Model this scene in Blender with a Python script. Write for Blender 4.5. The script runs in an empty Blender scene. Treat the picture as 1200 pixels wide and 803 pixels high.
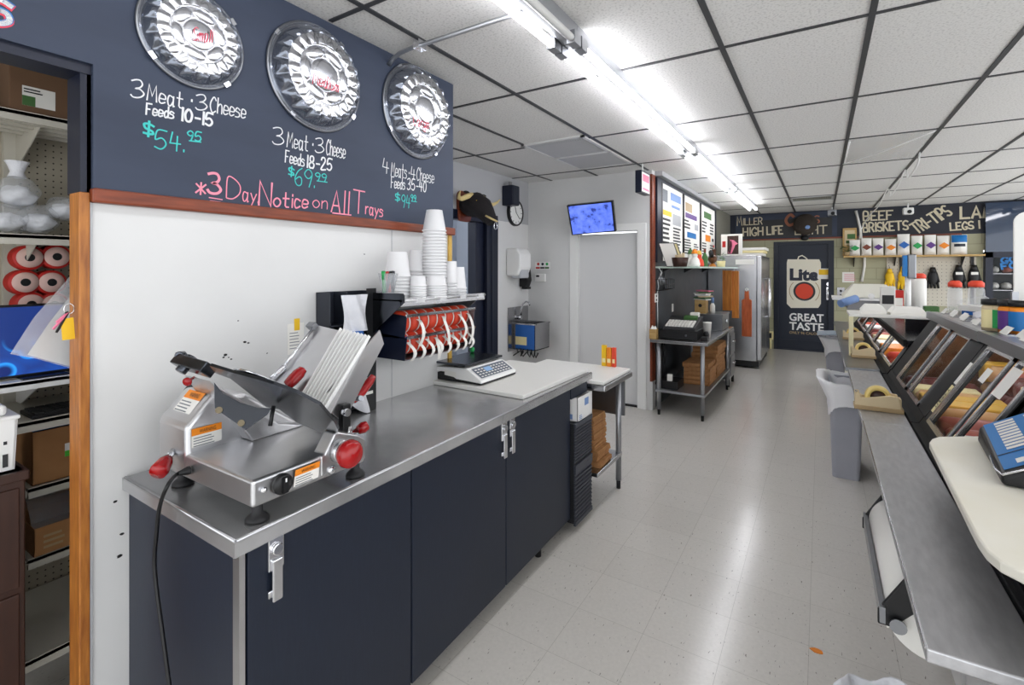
import bpy, bmesh, math, random
from mathutils import Vector, Matrix
random.seed(7)
sc = bpy.context.scene
COL = sc.collection
PI = math.pi

# ------------------------------------------------------------------ camera
FPX, YAW, HOR, CAMZ = 574.0, math.radians(32.23), 315.5, 1.58
ZC = CAMZ + 1.115                     # ceiling height
cam_d = bpy.data.cameras.new('camera'); cam = bpy.data.objects.new('camera', cam_d); COL.objects.link(cam)
cam_d.sensor_fit = 'HORIZONTAL'; cam_d.sensor_width = 36.0
cam_d.lens = 36.0 * FPX / 1200.0
cam_d.shift_x = 0.0
cam_d.shift_y = -(401.5 - HOR) / 1200.0
cam_d.clip_start = 0.02; cam_d.clip_end = 100
cam.location = (0, 0, CAMZ); cam.rotation_euler = (PI / 2, 0, YAW)
sc.camera = cam

# ------------------------------------------------------------------ world, exposure
w = bpy.data.worlds.new('world'); sc.world = w; w.use_nodes = True
bg = w.node_tree.nodes['Background']
bg.inputs[0].default_value = (0.93, 0.96, 1.0, 1); bg.inputs[1].default_value = 1.22
TUBE_STRENGTH = 7.0
sc.view_settings.view_transform = 'Standard'
sc.view_settings.look = 'None'
sc.view_settings.exposure = 1.12
sc.view_settings.gamma = 1.0
sc.view_settings.use_curve_mapping = False
sc.cycles.max_bounces = 7
sc.cycles.diffuse_bounces = 5
sc.cycles.glossy_bounces = 4
sc.cycles.transmission_bounces = 6
sc.cycles.transparent_max_bounces = 8
sc.cycles.caustics_reflective = False
sc.cycles.caustics_refractive = False
sc.cycles.sample_clamp_indirect = 4.0

# ------------------------------------------------------------------ where a point of the photo stands, given one known plane
_c, _s = math.cos(YAW), math.sin(YAW)
def _ray(u, v):
    r = (u - 600) / FPX
    return Vector((r * _c - _s, r * _s + _c, -(v - HOR) / FPX))
def atz(u, v, z):
    d = _ray(u, v); return d * ((z - CAMZ) / d.z) + Vector((0, 0, CAMZ))
def atx(u, v, x):
    d = _ray(u, v); return d * (x / d.x) + Vector((0, 0, CAMZ))
def aty(u, v, y):
    d = _ray(u, v); return d * (y / d.y) + Vector((0, 0, CAMZ))
def onplane(u, v, p, n):
    d = _ray(u, v); p = Vector(p); n = Vector(n); o = Vector((0, 0, CAMZ))
    return o + d * ((p - o).dot(n) / d.dot(n))

# ------------------------------------------------------------------ materials
def lin(c):
    c = c / 255.0
    return c / 12.92 if c <= 0.04045 else ((c + 0.055) / 1.055) ** 2.4
def rgb(c): return (lin(c[0]), lin(c[1]), lin(c[2]), 1)
M = {}
def mat(name, col, rough=0.5, metal=0.0, noise=None, col2=None, bump=None, emit=None, alpha=None, trans=None, coat=0.0, stretch=None, spec=0.5, ior=1.45):
    m = bpy.data.materials.new(name); m.use_nodes = True
    nt = m.node_tree; b = nt.nodes['Principled BSDF']
    b.inputs['Base Color'].default_value = rgb(col)
    b.inputs['Roughness'].default_value = rough
    b.inputs['Metallic'].default_value = metal
    b.inputs['Specular IOR Level'].default_value = spec
    b.inputs['IOR'].default_value = ior
    if coat: b.inputs['Coat Weight'].default_value = coat
    tc = nt.nodes.new('ShaderNodeTexCoord')
    vec = tc.outputs['Object']
    if stretch:
        mp = nt.nodes.new('ShaderNodeMapping'); mp.inputs['Scale'].default_value = stretch
        nt.links.new(vec, mp.inputs[0]); vec = mp.outputs[0]
    if noise:
        sc_, lo, hi = noise
        nz = nt.nodes.new('ShaderNodeTexNoise'); nz.inputs['Scale'].default_value = sc_; nz.inputs['Detail'].default_value = 5
        nt.links.new(vec, nz.inputs['Vector'])
        rp = nt.nodes.new('ShaderNodeValToRGB')
        rp.color_ramp.elements[0].position = lo; rp.color_ramp.elements[1].position = hi
        rp.color_ramp.elements[0].color = rgb(col2 if col2 else col); rp.color_ramp.elements[1].color = rgb(col)
        nt.links.new(nz.outputs['Fac'], rp.inputs[0]); nt.links.new(rp.outputs[0], b.inputs['Base Color'])
    if bump:
        nb = nt.nodes.new('ShaderNodeTexNoise'); nb.inputs['Scale'].default_value = bump[0]; nb.inputs['Detail'].default_value = 3
        nt.links.new(vec, nb.inputs['Vector'])
        bp = nt.nodes.new('ShaderNodeBump'); bp.inputs['Strength'].default_value = bump[1]; bp.inputs['Distance'].default_value = 0.01
        nt.links.new(nb.outputs['Fac'], bp.inputs['Height']); nt.links.new(bp.outputs[0], b.inputs['Normal'])
    if emit:
        b.inputs['Emission Color'].default_value = rgb(emit[0]); b.inputs['Emission Strength'].default_value = emit[1]
    if alpha is not None: b.inputs['Alpha'].default_value = alpha
    if trans is not None: b.inputs['Transmission Weight'].default_value = trans
    M[name] = m
    return m

mat('wall_white', (221, 221, 220), 0.38, noise=(3, .3, .7), col2=(216, 216, 215))
mat('wall_grey', (176, 177, 180), 0.6)
mat('wall_slate', (72, 76, 80), 0.55, noise=(6, .3, .7), col2=(62, 66, 70))
mat('navy', (28, 36, 52), 0.45, noise=(8, .3, .75), col2=(23, 30, 45), stretch=(30, 30, 2))
mat('navy_trim', (15, 22, 42), 0.4)
mat('chalk_navy', (59, 68, 87), 0.6, noise=(2.2, .3, .75), col2=(48, 56, 74), stretch=(1, .6, 2.5))
mat('chalk_dark', (52, 52, 54), 0.6)
mat('wood_red', (138, 66, 38), 0.4, noise=(9, .3, .7), col2=(105, 46, 26), stretch=(8, 1, 8))
mat('wood_orange', (190, 122, 52), 0.4, noise=(9, .3, .7), col2=(140, 80, 32), stretch=(8, 8, 1))
mat('wood_gold', (205, 165, 75), 0.4)
mat('wood_pale', (205, 172, 112), 0.5, noise=(9, .3, .7), col2=(180, 142, 85), stretch=(1, 8, 8))
mat('wood_board', (226, 150, 66), 0.42, noise=(5, .3, .7), col2=(190, 108, 44), stretch=(10, 10, 1))
mat('wood_rust', (206, 106, 58), 0.45, noise=(5, .3, .7), col2=(168, 76, 38), stretch=(10, 10, 1))
mat('wood_brown', (62, 36, 26), 0.4, noise=(6, .3, .7), col2=(50, 28, 20), stretch=(6, 6, 1))
mat('tbar', (62, 63, 66), 0.5)
mat('steel', (196, 196, 198), 0.26, 1.0, noise=(2.0, .3, .7), col2=(172, 172, 175), bump=(60, .02))
mat('steel_top', (222, 222, 222), 0.25, 0.72, noise=(2.5, .35, .68), col2=(176, 176, 178), bump=(14, .03))
mat('steel_dark', (150, 152, 156), 0.3, 0.9, noise=(2, .3, .7), col2=(128, 130, 134))
mat('steel_shelf', (196, 196, 198), 0.42, 0.85, noise=(60, .3, .7), col2=(180, 180, 183), stretch=(1, .25, 1), bump=(90, .03))
mat('alu', (215, 215, 216), 0.32, 1.0, noise=(4, .3, .7), col2=(198, 198, 200))
mat('chrome', (225, 226, 230), 0.1, 1.0)
mat('silver_foil', (214, 216, 222), 0.2, 1.0)
mat('gun', (80, 83, 89), 0.22, 1.0)
mat('galv', (168, 170, 174), 0.4, 0.9)
mat('red_gloss', (158, 6, 12), 0.25, coat=.2)
mat('red', (190, 40, 34), 0.5)
mat('red_label', (226, 74, 48), 0.5)
mat('black', (16, 16, 18), 0.45)
mat('black_gloss', (16, 16, 18), 0.2)
mat('rubber', (30, 30, 32), 0.55)
mat('white', (240, 240, 238), 0.4)
mat('paper', (238, 236, 230), 0.7)
mat('paper_print', (120, 124, 130), 0.7)
mat('poly_white', (238, 237, 232), 0.42, bump=(120, .03))
mat('poly_cream', (240, 237, 226), 0.4, noise=(5, .3, .7), col2=(234, 229, 212), bump=(90, .03))
mat('foam', (242, 240, 234), 0.55)
mat('orange', (240, 140, 30), 0.5)
mat('yellow', (236, 190, 28), 0.5)
mat('green', (40, 160, 84), 0.5)
mat('blue', (36, 100, 180), 0.45)
mat('cyan', (26, 116, 186), 0.4)
mat('purple', (92, 52, 130), 0.5)
mat('pink', (228, 120, 150), 0.5)
mat('chalk_white', (226, 228, 230), 0.8)
mat('chalk_pink', (240, 150, 170), 0.8)
mat('chalk_teal', (70, 196, 190), 0.8)
mat('chalk_red', (210, 70, 90), 0.8)
mat('chalk_cream', (214, 204, 178), 0.8)
mat('chalk_copper', (170, 110, 84), 0.8)
mat('cardboard', (176, 128, 82), 0.75, noise=(10, .3, .7), col2=(160, 112, 70))
mat('kraft', (188, 138, 90), 0.75, noise=(14, .3, .7), col2=(152, 104, 62), bump=(12, .2))
mat('carton_dark', (112, 84, 62), 0.8)
mat('shelf_beige', (196, 192, 180), 0.5)
mat('tan', (216, 196, 158), 0.45)
mat('tan_dark', (178, 152, 112), 0.5)
mat('bin_grey', (172, 174, 183), 0.42, noise=(4, .3, .7), col2=(163, 165, 175))
mat('cup_plastic', (244, 244, 245), 0.35, spec=.4)
mat('bag_film', (225, 228, 232), 0.15, alpha=.3, spec=.8, bump=(30, .6))
mat('bag_white', (232, 233, 238), 0.3, bump=(26, 1.0))
mat('glass', (245, 250, 250), 0.03, trans=1.0, ior=1.02)
mat('tray_clear', (150, 155, 166), 0.1, .8, alpha=.62)
mat('matte_black', (9, 9, 10), 0.6, spec=.3)
mat('screen_black', (14, 14, 20), 0.25)
mat('horn', (222, 200, 140), 0.4)
mat('fur_black', (30, 26, 28), 0.85, bump=(60, .5))
mat('cmu_olive', (168, 166, 140), 0.6)
mat('dial', (20, 20, 22), 0.35)
mat('grille_black', (26, 27, 30), 0.5)
mat('cheese', (232, 196, 84), 0.5, noise=(6, .3, .7), col2=(226, 170, 60))
mat('cheese_white', (240, 226, 170), 0.5)
mat('ham', (206, 128, 110), 0.45, noise=(8, .3, .7), col2=(176, 90, 78))
mat('turkey', (222, 184, 130), 0.5, noise=(8, .3, .7), col2=(196, 140, 84))
mat('beef', (120, 52, 44), 0.45, noise=(8, .3, .7), col2=(88, 34, 30))
mat('leaf', (70, 110, 60), 0.6)
mat('bronze_brown', (110, 66, 30), 0.3, 0.3, noise=(8, .3, .7), col2=(70, 40, 20))

# ------------------------------------------------------------------ mesh builder
class MB:
    def __init__(s): s.v = []; s.f = []; s.smooth = []
    def add(s, vs, fs, smooth=False):
        o = len(s.v); s.v += [Vector(p) for p in vs]
        for f in fs: s.f.append([o + i for i in f]); s.smooth.append(smooth)
        return s
    def box(s, x0, x1, y0, y1, z0, z1):
        vs = [(x, y, z) for z in (z0, z1) for y in (y0, y1) for x in (x0, x1)]
        return s.add(vs, [(0, 2, 3, 1), (4, 5, 7, 6), (0, 1, 5, 4), (2, 6, 7, 3), (0, 4, 6, 2), (1, 3, 7, 5)])
    def obox(s, c, ax, ay, az):
        c = Vector(c); ax = Vector(ax); ay = Vector(ay); az = Vector(az)
        vs = [c + i * ax + j * ay + k * az for k in (-1, 1) for j in (-1, 1) for i in (-1, 1)]
        return s.add(vs, [(0, 2, 3, 1), (4, 5, 7, 6), (0, 1, 5, 4), (2, 6, 7, 3), (0, 4, 6, 2), (1, 3, 7, 5)])
    def prism(s, poly, vec, smooth=False):
        vec = Vector(vec); n = len(poly); vs = [Vector(p) for p in poly]; vs += [p + vec for p in vs]
        s.add(vs, [list(range(n))[::-1], list(range(n, 2 * n))])
        o = len(s.v) - 2 * n
        for i in range(n):
            j = (i + 1) % n; s.f.append([o + i, o + j, o + n + j, o + n + i]); s.smooth.append(smooth)
        return s
    def hull8(s, a, b):           # two quads joined: a (4 points) to b (4 points)
        vs = [Vector(p) for p in a] + [Vector(p) for p in b]
        return s.add(vs, [(3, 2, 1, 0), (4, 5, 6, 7)] + [(i, (i + 1) % 4, 4 + (i + 1) % 4, 4 + i) for i in range(4)])
    def _frame(s, d):
        d = Vector(d).normalized(); u = Vector((0, 0, 1)) if abs(d.z) < .9 else Vector((1, 0, 0))
        a = d.cross(u).normalized(); return a, d.cross(a).normalized()
    def cyl(s, p0, p1, r0, r1=None, n=16, caps=True, smooth=True):
        r1 = r0 if r1 is None else r1; p0 = Vector(p0); p1 = Vector(p1); a, b = s._frame(p1 - p0)
        cs = [(math.cos(2 * PI * i / n), math.sin(2 * PI * i / n)) for i in range(n)]
        vs = [p0 + (a * x + b * y) * r0 for x, y in cs] + [p1 + (a * x + b * y) * r1 for x, y in cs]
        o = len(s.v); s.add(vs, [(i, (i + 1) % n, n + (i + 1) % n, n + i) for i in range(n)], smooth)
        if caps:
            s.f += [[o + i for i in range(n)][::-1], [o + n + i for i in range(n)]]; s.smooth += [False, False]
        return s
    def tube(s, pts, r, n=8, flat=None):
        pts = [Vector(p) for p in pts]; rings = []
        rr = r if isinstance(r, (list, tuple)) else [r] * len(pts)
        prev = None; o = len(s.v)
        for i, p in enumerate(pts):
            t = (pts[min(i + 1, len(pts) - 1)] - pts[max(i - 1, 0)])
            if t.length < 1e-9: t = Vector((0, 0, 1))
            t.normalize()
            if prev is None: a, b = s._frame(t)
            else:
                a = prev - t * prev.dot(t)
                if a.length < 1e-6: a, b = s._frame(t)
                a.normalize(); b = t.cross(a)
            prev = a
            for k in range(n):
                th = 2 * PI * k / n; s.v.append(p + (a * math.cos(th) + b * math.sin(th) * (flat or 1)) * rr[i])
        for i in range(len(pts) - 1):
            for k in range(n):
                s.f.append([o + i * n + k, o + i * n + (k + 1) % n, o + (i + 1) * n + (k + 1) % n, o + (i + 1) * n + k]); s.smooth.append(True)
        s.f += [[o + k for k in range(n)][::-1], [o + (len(pts) - 1) * n + k for k in range(n)]]; s.smooth += [False, False]
        return s
    def lathe(s, prof, c, ax=(0, 0, 1), n=24, smooth=True):
        c = Vector(c); d = Vector(ax).normalized(); a, b = s._frame(d); o = len(s.v); m = len(prof)
        for r, h in prof:
            for k in range(n):
                th = 2 * PI * k / n; s.v.append(c + d * h + (a * math.cos(th) + b * math.sin(th)) * max(r, 1e-5))
        for i in range(m - 1):
            for k in range(n):
                s.f.append([o + i * n + k, o + i * n + (k + 1) % n, o + (i + 1) * n + (k + 1) % n, o + (i + 1) * n + k]); s.smooth.append(smooth)
        return s
    def grid(s, fn, nu, nv, smooth=True):
        o = len(s.v)
        for i in range(nu + 1):
            for j in range(nv + 1): s.v.append(Vector(fn(i / nu, j / nv)))
        for i in range(nu):
            for j in range(nv):
                a = o + i * (nv + 1) + j; s.f.append([a, a + 1, a + nv + 2, a + nv + 1]); s.smooth.append(smooth)
        return s
    def blob(s, c, rad, n=16, m=10, noise=0.0, seed=0):
        rnd = random.Random(seed); c = Vector(c); ph = [rnd.uniform(0, 6.28) for _ in range(6)]
        def fn(u, v):
            th = 2 * PI * u; p = PI * v
            k = 1 + noise * (math.sin(3 * th + ph[0]) * math.sin(2 * p + ph[1]) + .6 * math.sin(5 * th + ph[2] + 3 * p) + .5 * math.sin(7 * p + ph[3] + 2 * th)) * math.sin(p)
            return c + Vector((rad[0] * math.sin(p) * math.cos(th) * k, rad[1] * math.sin(p) * math.sin(th) * k, rad[2] * math.cos(p) * k))
        return s.grid(fn, n, m)
    def build(s, name, m, parent=None, bevel=0.0, seg=2, solid=0.0, keep=False, merge=True):
        me = bpy.data.meshes.new(name)
        vs = s.v
        root = parent
        while root is not None and root.parent is not None: root = root.parent
        loc = Vector((0, 0, 0))
        if root is not None and not keep:
            inv = (Matrix.Translation(root.location) @ root.rotation_euler.to_matrix().to_4x4()).inverted()
            vs = [inv @ p for p in vs]
        elif root is None and vs:
            xs = [p.x for p in vs]; ys = [p.y for p in vs]; zs = [p.z for p in vs]
            loc = Vector(((min(xs) + max(xs)) / 2, (min(ys) + max(ys)) / 2, min(zs)))
            vs = [p - loc for p in vs]
        me.from_pydata([tuple(p) for p in vs], [], s.f)
        me.polygons.foreach_set('use_smooth', s.smooth)
        bm = bmesh.new(); bm.from_mesh(me)
        if merge: bmesh.ops.remove_doubles(bm, verts=bm.verts, dist=1e-5)
        bmesh.ops.recalc_face_normals(bm, faces=bm.faces); bm.to_mesh(me); bm.free()
        me.materials.append(M[m] if isinstance(m, str) else m)
        o = bpy.data.objects.new(name, me); COL.objects.link(o); o.location = loc
        if parent is not None: o.parent = parent
        if solid:
            md = o.modifiers.new('solid', 'SOLIDIFY'); md.thickness = solid; md.offset = 0
        if bevel:
            md = o.modifiers.new('bevel', 'BEVEL'); md.width = bevel; md.segments = seg; md.limit_method = 'ANGLE'; md.angle_limit = math.radians(40)
        return o

def _each(s, name, m, parent=None, **kw):
    par = list(range(len(s.v)))
    def f(i):
        while par[i] != i: par[i] = par[par[i]]; i = par[i]
        return i
    key = {}
    for i, p in enumerate(s.v):
        k = (round(p.x, 5), round(p.y, 5), round(p.z, 5))
        if k in key: par[f(i)] = f(key[k])
        else: key[k] = i
    for fc in s.f:
        for j in fc[1:]: par[f(j)] = f(fc[0])
    groups = {}
    for fi, fc in enumerate(s.f): groups.setdefault(f(fc[0]), []).append(fi)
    out = []
    for gi in groups.values():
        b = MB(); mp_ = {}
        for fi in gi:
            for j in s.f[fi]:
                if j not in mp_: mp_[j] = len(b.v); b.v.append(s.v[j])
            b.f.append([mp_[j] for j in s.f[fi]]); b.smooth.append(s.smooth[fi])
        out.append(b.build(name, m, parent, **kw))
    return out
MB.each = _each

def tag(o, label, cat, group=None, kind=None):
    o['label'] = label; o['category'] = cat
    if group: o['group'] = group
    if kind: o['kind'] = kind
    return o
def thing(name, label, cat, loc=(0, 0, 0), rotz=0.0, group=None):
    o = bpy.data.objects.new(name, None); COL.objects.link(o); o.empty_display_size = .05
    o.location = loc; o.rotation_euler = (0, 0, rotz)
    return tag(o, label, cat, group)
def struct(o): o['kind'] = 'structure'; return o
def dup(root, loc, rotz=None, label=None, group=None):
    r = root.copy(); COL.objects.link(r); r.location = loc
    if rotz is not None: r.rotation_euler = (0, 0, rotz)
    if label: r['label'] = label
    if group: r['group'] = group
    for ch in list(root.children):
        c = ch.copy(); COL.objects.link(c); c.parent = r
        for g in list(ch.children):
            d = g.copy(); COL.objects.link(d); d.parent = c
    return r

# ------------------------------------------------------------------ hand lettering (single-stroke glyphs)
YMAP = {ch: i for i, ch in enumerate('abcdefghijkl')}; YMAP.update({'Z': -1, 'Y': -2, 'X': -3, 'W': -4})
G = {'3': "0j2k4k5i4g2f4f6d5b3a1a0b", '4': "1k0e6e 4i4a", '1': "1k1a", '0': "3k1i0f1b3a5b6f5i3k", '5': "6k1k0f3g5f6d5b3a0b", '6': "5k2i0e1b3a5b5e3f0d",
     '9': "6h4f2f0h1j3k5j6h5d4a", '8': "3f1g1j3k5j5g3f0d1a3a5a6d3f", '2': "0i1k4k5h0a6a", '7': "0k6k2a", 'M': "0a1k4d7k8a", 'e': "0d5d5f3g1g0e0b2a5b",
     'a': "5f3g1g0d1a3a5d 5g5a6a", 't': "2k2b3a5a 0g5g", 'C': "6i4k2j0g0d2a4a6b", 'h': "0k0a 0e2g4g5e5a", 's': "5f3g1g0e4d5b3a0a", 'F': "0a0k6k 0f4f",
     'd': "5e3g1f0d1a3a5c 5k5a", '-': "1e5e", '$': "6i3j0i1f5e6c3b0b 3l3Z", '.': "0a0b", ':': "1e1f", '*': "0c6i 0i6c 3j3b", 'D': "0a0k3k6h6d3a0a",
     'y': "0g3b 6g1X", 'N': "0a0k6a6k", 'o': "3g1f0d1b3a5b6d5f3g", 'i': "1a1g 1i1j", 'c': "5f3g1g0d1a3a5b", 'n': "0g0a 0e2g4g5e5a", 'A': "0a3k6a 1d5d",
     'l': "1k1a", 'T': "0k8k 4k4a", 'r': "0g0a 0e2g4g", 'm': "0g0a 0e2g3f3a 3e5g6f6a", 'u': "0g0c1a3a5c 5g5a", 'g': "5f3g0e0c3a5c 5g5X3W0X", 'L': "0k0a6a",
     'R': "0a0k4k6i4f0f 3f6a", 'I': "1k1a", 'H': "0k0a 6k6a 0f6f", 'G': "6i4k2j0g0d2a5a6d4d", 'E': "6k0k0a6a 0f4f", 'O': "3k1i0f1b3a5b6f5i3k", 'S': "6j3k0i1f5e6b3a0b",
     'B': "0a0k4k5h4f0f 4f6d5a0a", 'K': "0k0a 6k0e 2f6a", 'P': "0a0k5k6h4f0f", 'W': "0k2a4h6a8k", 'b': "0k0a 0e2g4g6d4a2a0c", 'U': "0k0c2a4a6c6k", 'V': "0k3a6k", 'Y': "0k3f6k 3f3a", 'Q': "3k1i0f1b3a5b6f5i3k 4c6a", 'Z': "0k6k0a6a"}
ROUND = set("3056982Caeshdcongumr$SGODBRPUb")
def _smooth(p):
    if len(p) < 3: return p
    out = []
    for i in range(len(p) - 1):
        a, b, c, d = p[max(i - 1, 0)], p[i], p[i + 1], p[min(i + 2, len(p) - 1)]
        for t in (0, .25, .5, .75):
            out.append(tuple(.5 * (2 * b[k] + (c[k] - a[k]) * t + (2 * a[k] - 5 * b[k] + 4 * c[k] - d[k]) * t * t + (3 * b[k] - a[k] - 3 * c[k] + d[k]) * t ** 3) for k in (0, 1)))
    return out + [p[-1]]
def strokes(text, gap=2.2):
    x = 0; out = []
    for ch in text:
        if ch == ' ': x += 5; continue
        w_ = 0; gl = []
        for st in G[ch].split():
            pts = [(int(st[i]), YMAP[st[i + 1]]) for i in range(0, len(st), 2)]
            w_ = max(w_, max(p[0] for p in pts)); gl.append(_smooth(pts) if ch in ROUND else pts)
        for st in gl: out.append([(p[0] + x, p[1]) for p in st])
        x += w_ + gap
    return out, x - gap
def ribbon(mb, pts, nrm, wd):
    nrm = Vector(nrm).normalized(); P = []
    for p in pts:
        if not P or (Vector(p) - P[-1]).length > 1e-5: P.append(Vector(p))
    if len(P) < 2: return
    closed = (P[0] - P[-1]).length < 1e-5
    t0 = (P[1] - P[0]).normalized(); t1 = (P[-1] - P[-2]).normalized()
    if not closed: P[0] = P[0] - t0 * wd * .4; P[-1] = P[-1] + t1 * wd * .4
    vs = []; n = len(P)
    for i in range(n):
        a = (P[i] - P[i - 1]).normalized() if i else t0; b = (P[i + 1] - P[i]).normalized() if i < n - 1 else t1
        t = a + b
        if t.length < .3: t = a
        t.normalize(); e = nrm.cross(t).normalized(); k = min(1.6, 1 / max(.4, abs(t.dot(a)))) * wd / 2
        vs += [P[i] - e * k, P[i] + e * k]
    mb.add(vs, [(2 * i, 2 * i + 2, 2 * i + 3, 2 * i + 1) for i in range(n - 1)])
def write(mb, text, p0, p1, nrm, height, wd, slant=0.0, up=None, fit=True):
    """lettering from p0 to p1 along the baseline on a surface with normal nrm"""
    p0 = Vector(p0); p1 = Vector(p1); st, width = strokes(text); u = p1 - p0; L = u.length; u.normalize()
    upv = Vector(up) if up else Vector(nrm).cross(u).normalized()
    kx = L / width if fit else height / 10; off = Vector(nrm).normalized() * .0015
    for i_, s_ in enumerate(st):
        ribbon(mb, [p0 + off * (1 + .12 * (i_ % 5)) + u * (x * kx + slant * y * height / 10) + upv * (y * height / 10) for x, y in s_], nrm, wd)
    return mb
def printed(text, name, m, parent, origin, u, up, height, depth=0.0008, width=None, bold=0.0, font_off=0.0):
    """printed lettering: text turned into a mesh, laid on a surface"""
    cu = bpy.data.curves.new('txt', 'FONT'); cu.body = text; cu.size = 1.0; cu.extrude = 0.0; cu.offset = bold; cu.resolution_u = 3
    to = bpy.data.objects.new('txt', cu); COL.objects.link(to)
    bpy.context.view_layer.update()
    me = bpy.data.meshes.new_from_object(to.evaluated_get(bpy.context.evaluated_depsgraph_get()))
    bpy.data.objects.remove(to); bpy.data.curves.remove(cu)
    vs = [v.co.copy() for v in me.vertices]; fs = [list(p.vertices) for p in me.polygons]
    bpy.data.meshes.remove(me)
    x0 = min(v.x for v in vs); x1 = max(v.x for v in vs); y1 = max(v.y for v in vs); y0 = min(v.y for v in vs)
    u = Vector(u).normalized(); up = Vector(up).normalized(); n = u.cross(up); k = height / (y1 - y0)
    kx = width / (x1 - x0) if width else k
    mb = MB(); mb.add([Vector(origin) + u * ((v.x - x0) * kx) + up * ((v.y - y0) * k) + n * depth for v in vs], fs)
    return mb.build(name, m, parent)
def facing_quad(mb, o, u, up, w_, h_, off=.001):
    o = Vector(o); u = Vector(u).normalized(); up = Vector(up).normalized(); n = u.cross(up) * off
    return mb.add([o + n, o + u * w_ + n, o + u * w_ + up * h_ + n, o + up * h_ + n], [(0, 1, 2, 3)])
def lines_block(mb, o, u, up, w_, h_, rows, off=.0012, fill=.45, rnd=None):
    rnd = rnd or random.Random(3); u = Vector(u).normalized(); up = Vector(up).normalized()
    for i in range(rows):
        lw = w_ * rnd.uniform(.65, 1); facing_quad(mb, Vector(o) + up * (h_ * (1 - (i + .8) / rows)), u, up, lw, h_ / rows * fill, off)
def rrect(c, u, v, hw, hh, r, n=5):
    c = Vector(c); u = Vector(u); v = Vector(v); out = []
    for sx, sy, a0 in ((1, 1, 0), (-1, 1, 90), (-1, -1, 180), (1, -1, 270)):
        for i in range(n + 1):
            a = math.radians(a0 + 90 * i / n); out.append(c + u * (sx * (hw - r) + r * math.cos(a)) + v * (sy * (hh - r) + r * math.sin(a)))
    return out
# ================================================================== the room
# floor: vinyl tiles, flecked
m = bpy.data.materials.new('floor_tiles'); m.use_nodes = True; nt = m.node_tree; b = nt.nodes['Principled BSDF']; b.inputs['Roughness'].default_value = .3
tc = nt.nodes.new('ShaderNodeTexCoord'); N = nt.nodes.new; Lk = nt.links.new
mp = N('ShaderNodeMapping'); Lk(tc.outputs['Object'], mp.inputs[0])
br = N('ShaderNodeTexBrick'); br.offset = 0; br.inputs['Scale'].default_value = 1; br.inputs['Brick Width'].default_value = .3048; br.inputs['Row Height'].default_value = .3048
br.inputs['Mortar Size'].default_value = .0011; br.inputs['Mortar Smooth'].default_value = .5; br.inputs['Color1'].default_value = rgb((224, 220, 213)); br.inputs['Color2'].default_value = rgb((220, 216, 209)); br.inputs['Mortar'].default_value = rgb((186, 182, 174))
Lk(mp.outputs[0], br.inputs['Vector'])
v1 = N('ShaderNodeTexNoise'); v1.inputs['Scale'].default_value = 34; v1.inputs['Detail'].default_value = 2
mp2 = N('ShaderNodeMapping'); mp2.inputs['Rotation'].default_value = (0, 0, .5); mp2.inputs['Scale'].default_value = (3.4, 1, 1); Lk(tc.outputs['Object'], mp2.inputs[0]); Lk(mp2.outputs[0], v1.inputs['Vector'])
r1 = N('ShaderNodeValToRGB'); r1.color_ramp.elements[0].position = .685; r1.color_ramp.elements[1].position = .73; Lk(v1.outputs['Fac'], r1.inputs[0])
mu = r1
mx = N('ShaderNodeMixRGB'); mx.inputs['Color2'].default_value = rgb((146, 141, 135)); Lk(mu.outputs[0], mx.inputs[0]); Lk(br.outputs['Color'], mx.inputs['Color1'])
n3 = N('ShaderNodeTexNoise'); n3.inputs['Scale'].default_value = 70; n3.inputs['Detail'].default_value = 4; Lk(tc.outputs['Object'], n3.inputs['Vector'])
mx2 = N('ShaderNodeMixRGB'); mx2.blend_type = 'MULTIPLY'; mx2.inputs[0].default_value = .16; Lk(mx.outputs[0], mx2.inputs['Color1']); Lk(n3.outputs['Fac'], mx2.inputs['Color2'])
Lk(mx2.outputs[0], b.inputs['Base Color'])
b.inputs['Roughness'].default_value = .17
M['floor'] = m
fl = struct(MB().box(-4.6, 4.6, -2.6, 11.9, -.06, 0).build('floor', 'floor'))
mp.inputs['Location'].default_value = (fl.location.x + .9566, fl.location.y - 1.7917 + .0, 0)

# ceiling: mineral fibre tiles in a dark grid
m = bpy.data.materials.new('ceiling_tile'); m.use_nodes = True; nt = m.node_tree; b = nt.nodes['Principled BSDF']; b.inputs['Roughness'].default_value = .9
tc = nt.nodes.new('ShaderNodeTexCoord'); N = nt.nodes.new; Lk = nt.links.new
n1 = N('ShaderNodeTexNoise'); n1.inputs['Scale'].default_value = 90; n1.inputs['Detail'].default_value = 4; Lk(tc.outputs['Object'], n1.inputs['Vector'])
rp = N('ShaderNodeValToRGB'); rp.color_ramp.elements[0].position = .34; rp.color_ramp.elements[1].position = .5; rp.color_ramp.elements[0].color = rgb((205, 204, 202)); rp.color_ramp.elements[1].color = rgb((229, 228, 226)); Lk(n1.outputs['Fac'], rp.inputs[0]); Lk(rp.outputs[0], b.inputs['Base Color'])
bp = N('ShaderNodeBump'); bp.inputs['Strength'].default_value = .25; bp.inputs['Distance'].default_value = .005; Lk(n1.outputs['Fac'], bp.inputs['Height']); Lk(bp.outputs[0], b.inputs['Normal'])
M['ceiling'] = m
struct(MB().box(-4.6, 4.6, -2.6, 11.9, ZC, ZC + .06).build('ceiling', 'ceiling'))
g = MB()
for k in range(-6, 9):
    x = -.42 + .61 * k; g.box(x - .013, x + .013, -2.6 if x > -1.86 else 2.3, 11.0, ZC - .006, ZC + .01)
for n in range(-4, 8):
    y = 2.6437 + 1.22 * n; g.box(-1.86 if y < 2.3 else -3.2, 4.6, y - .011, y + .011, ZC - .005, ZC + .01)
struct(g.build('trim_1', 'tbar'))

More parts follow.
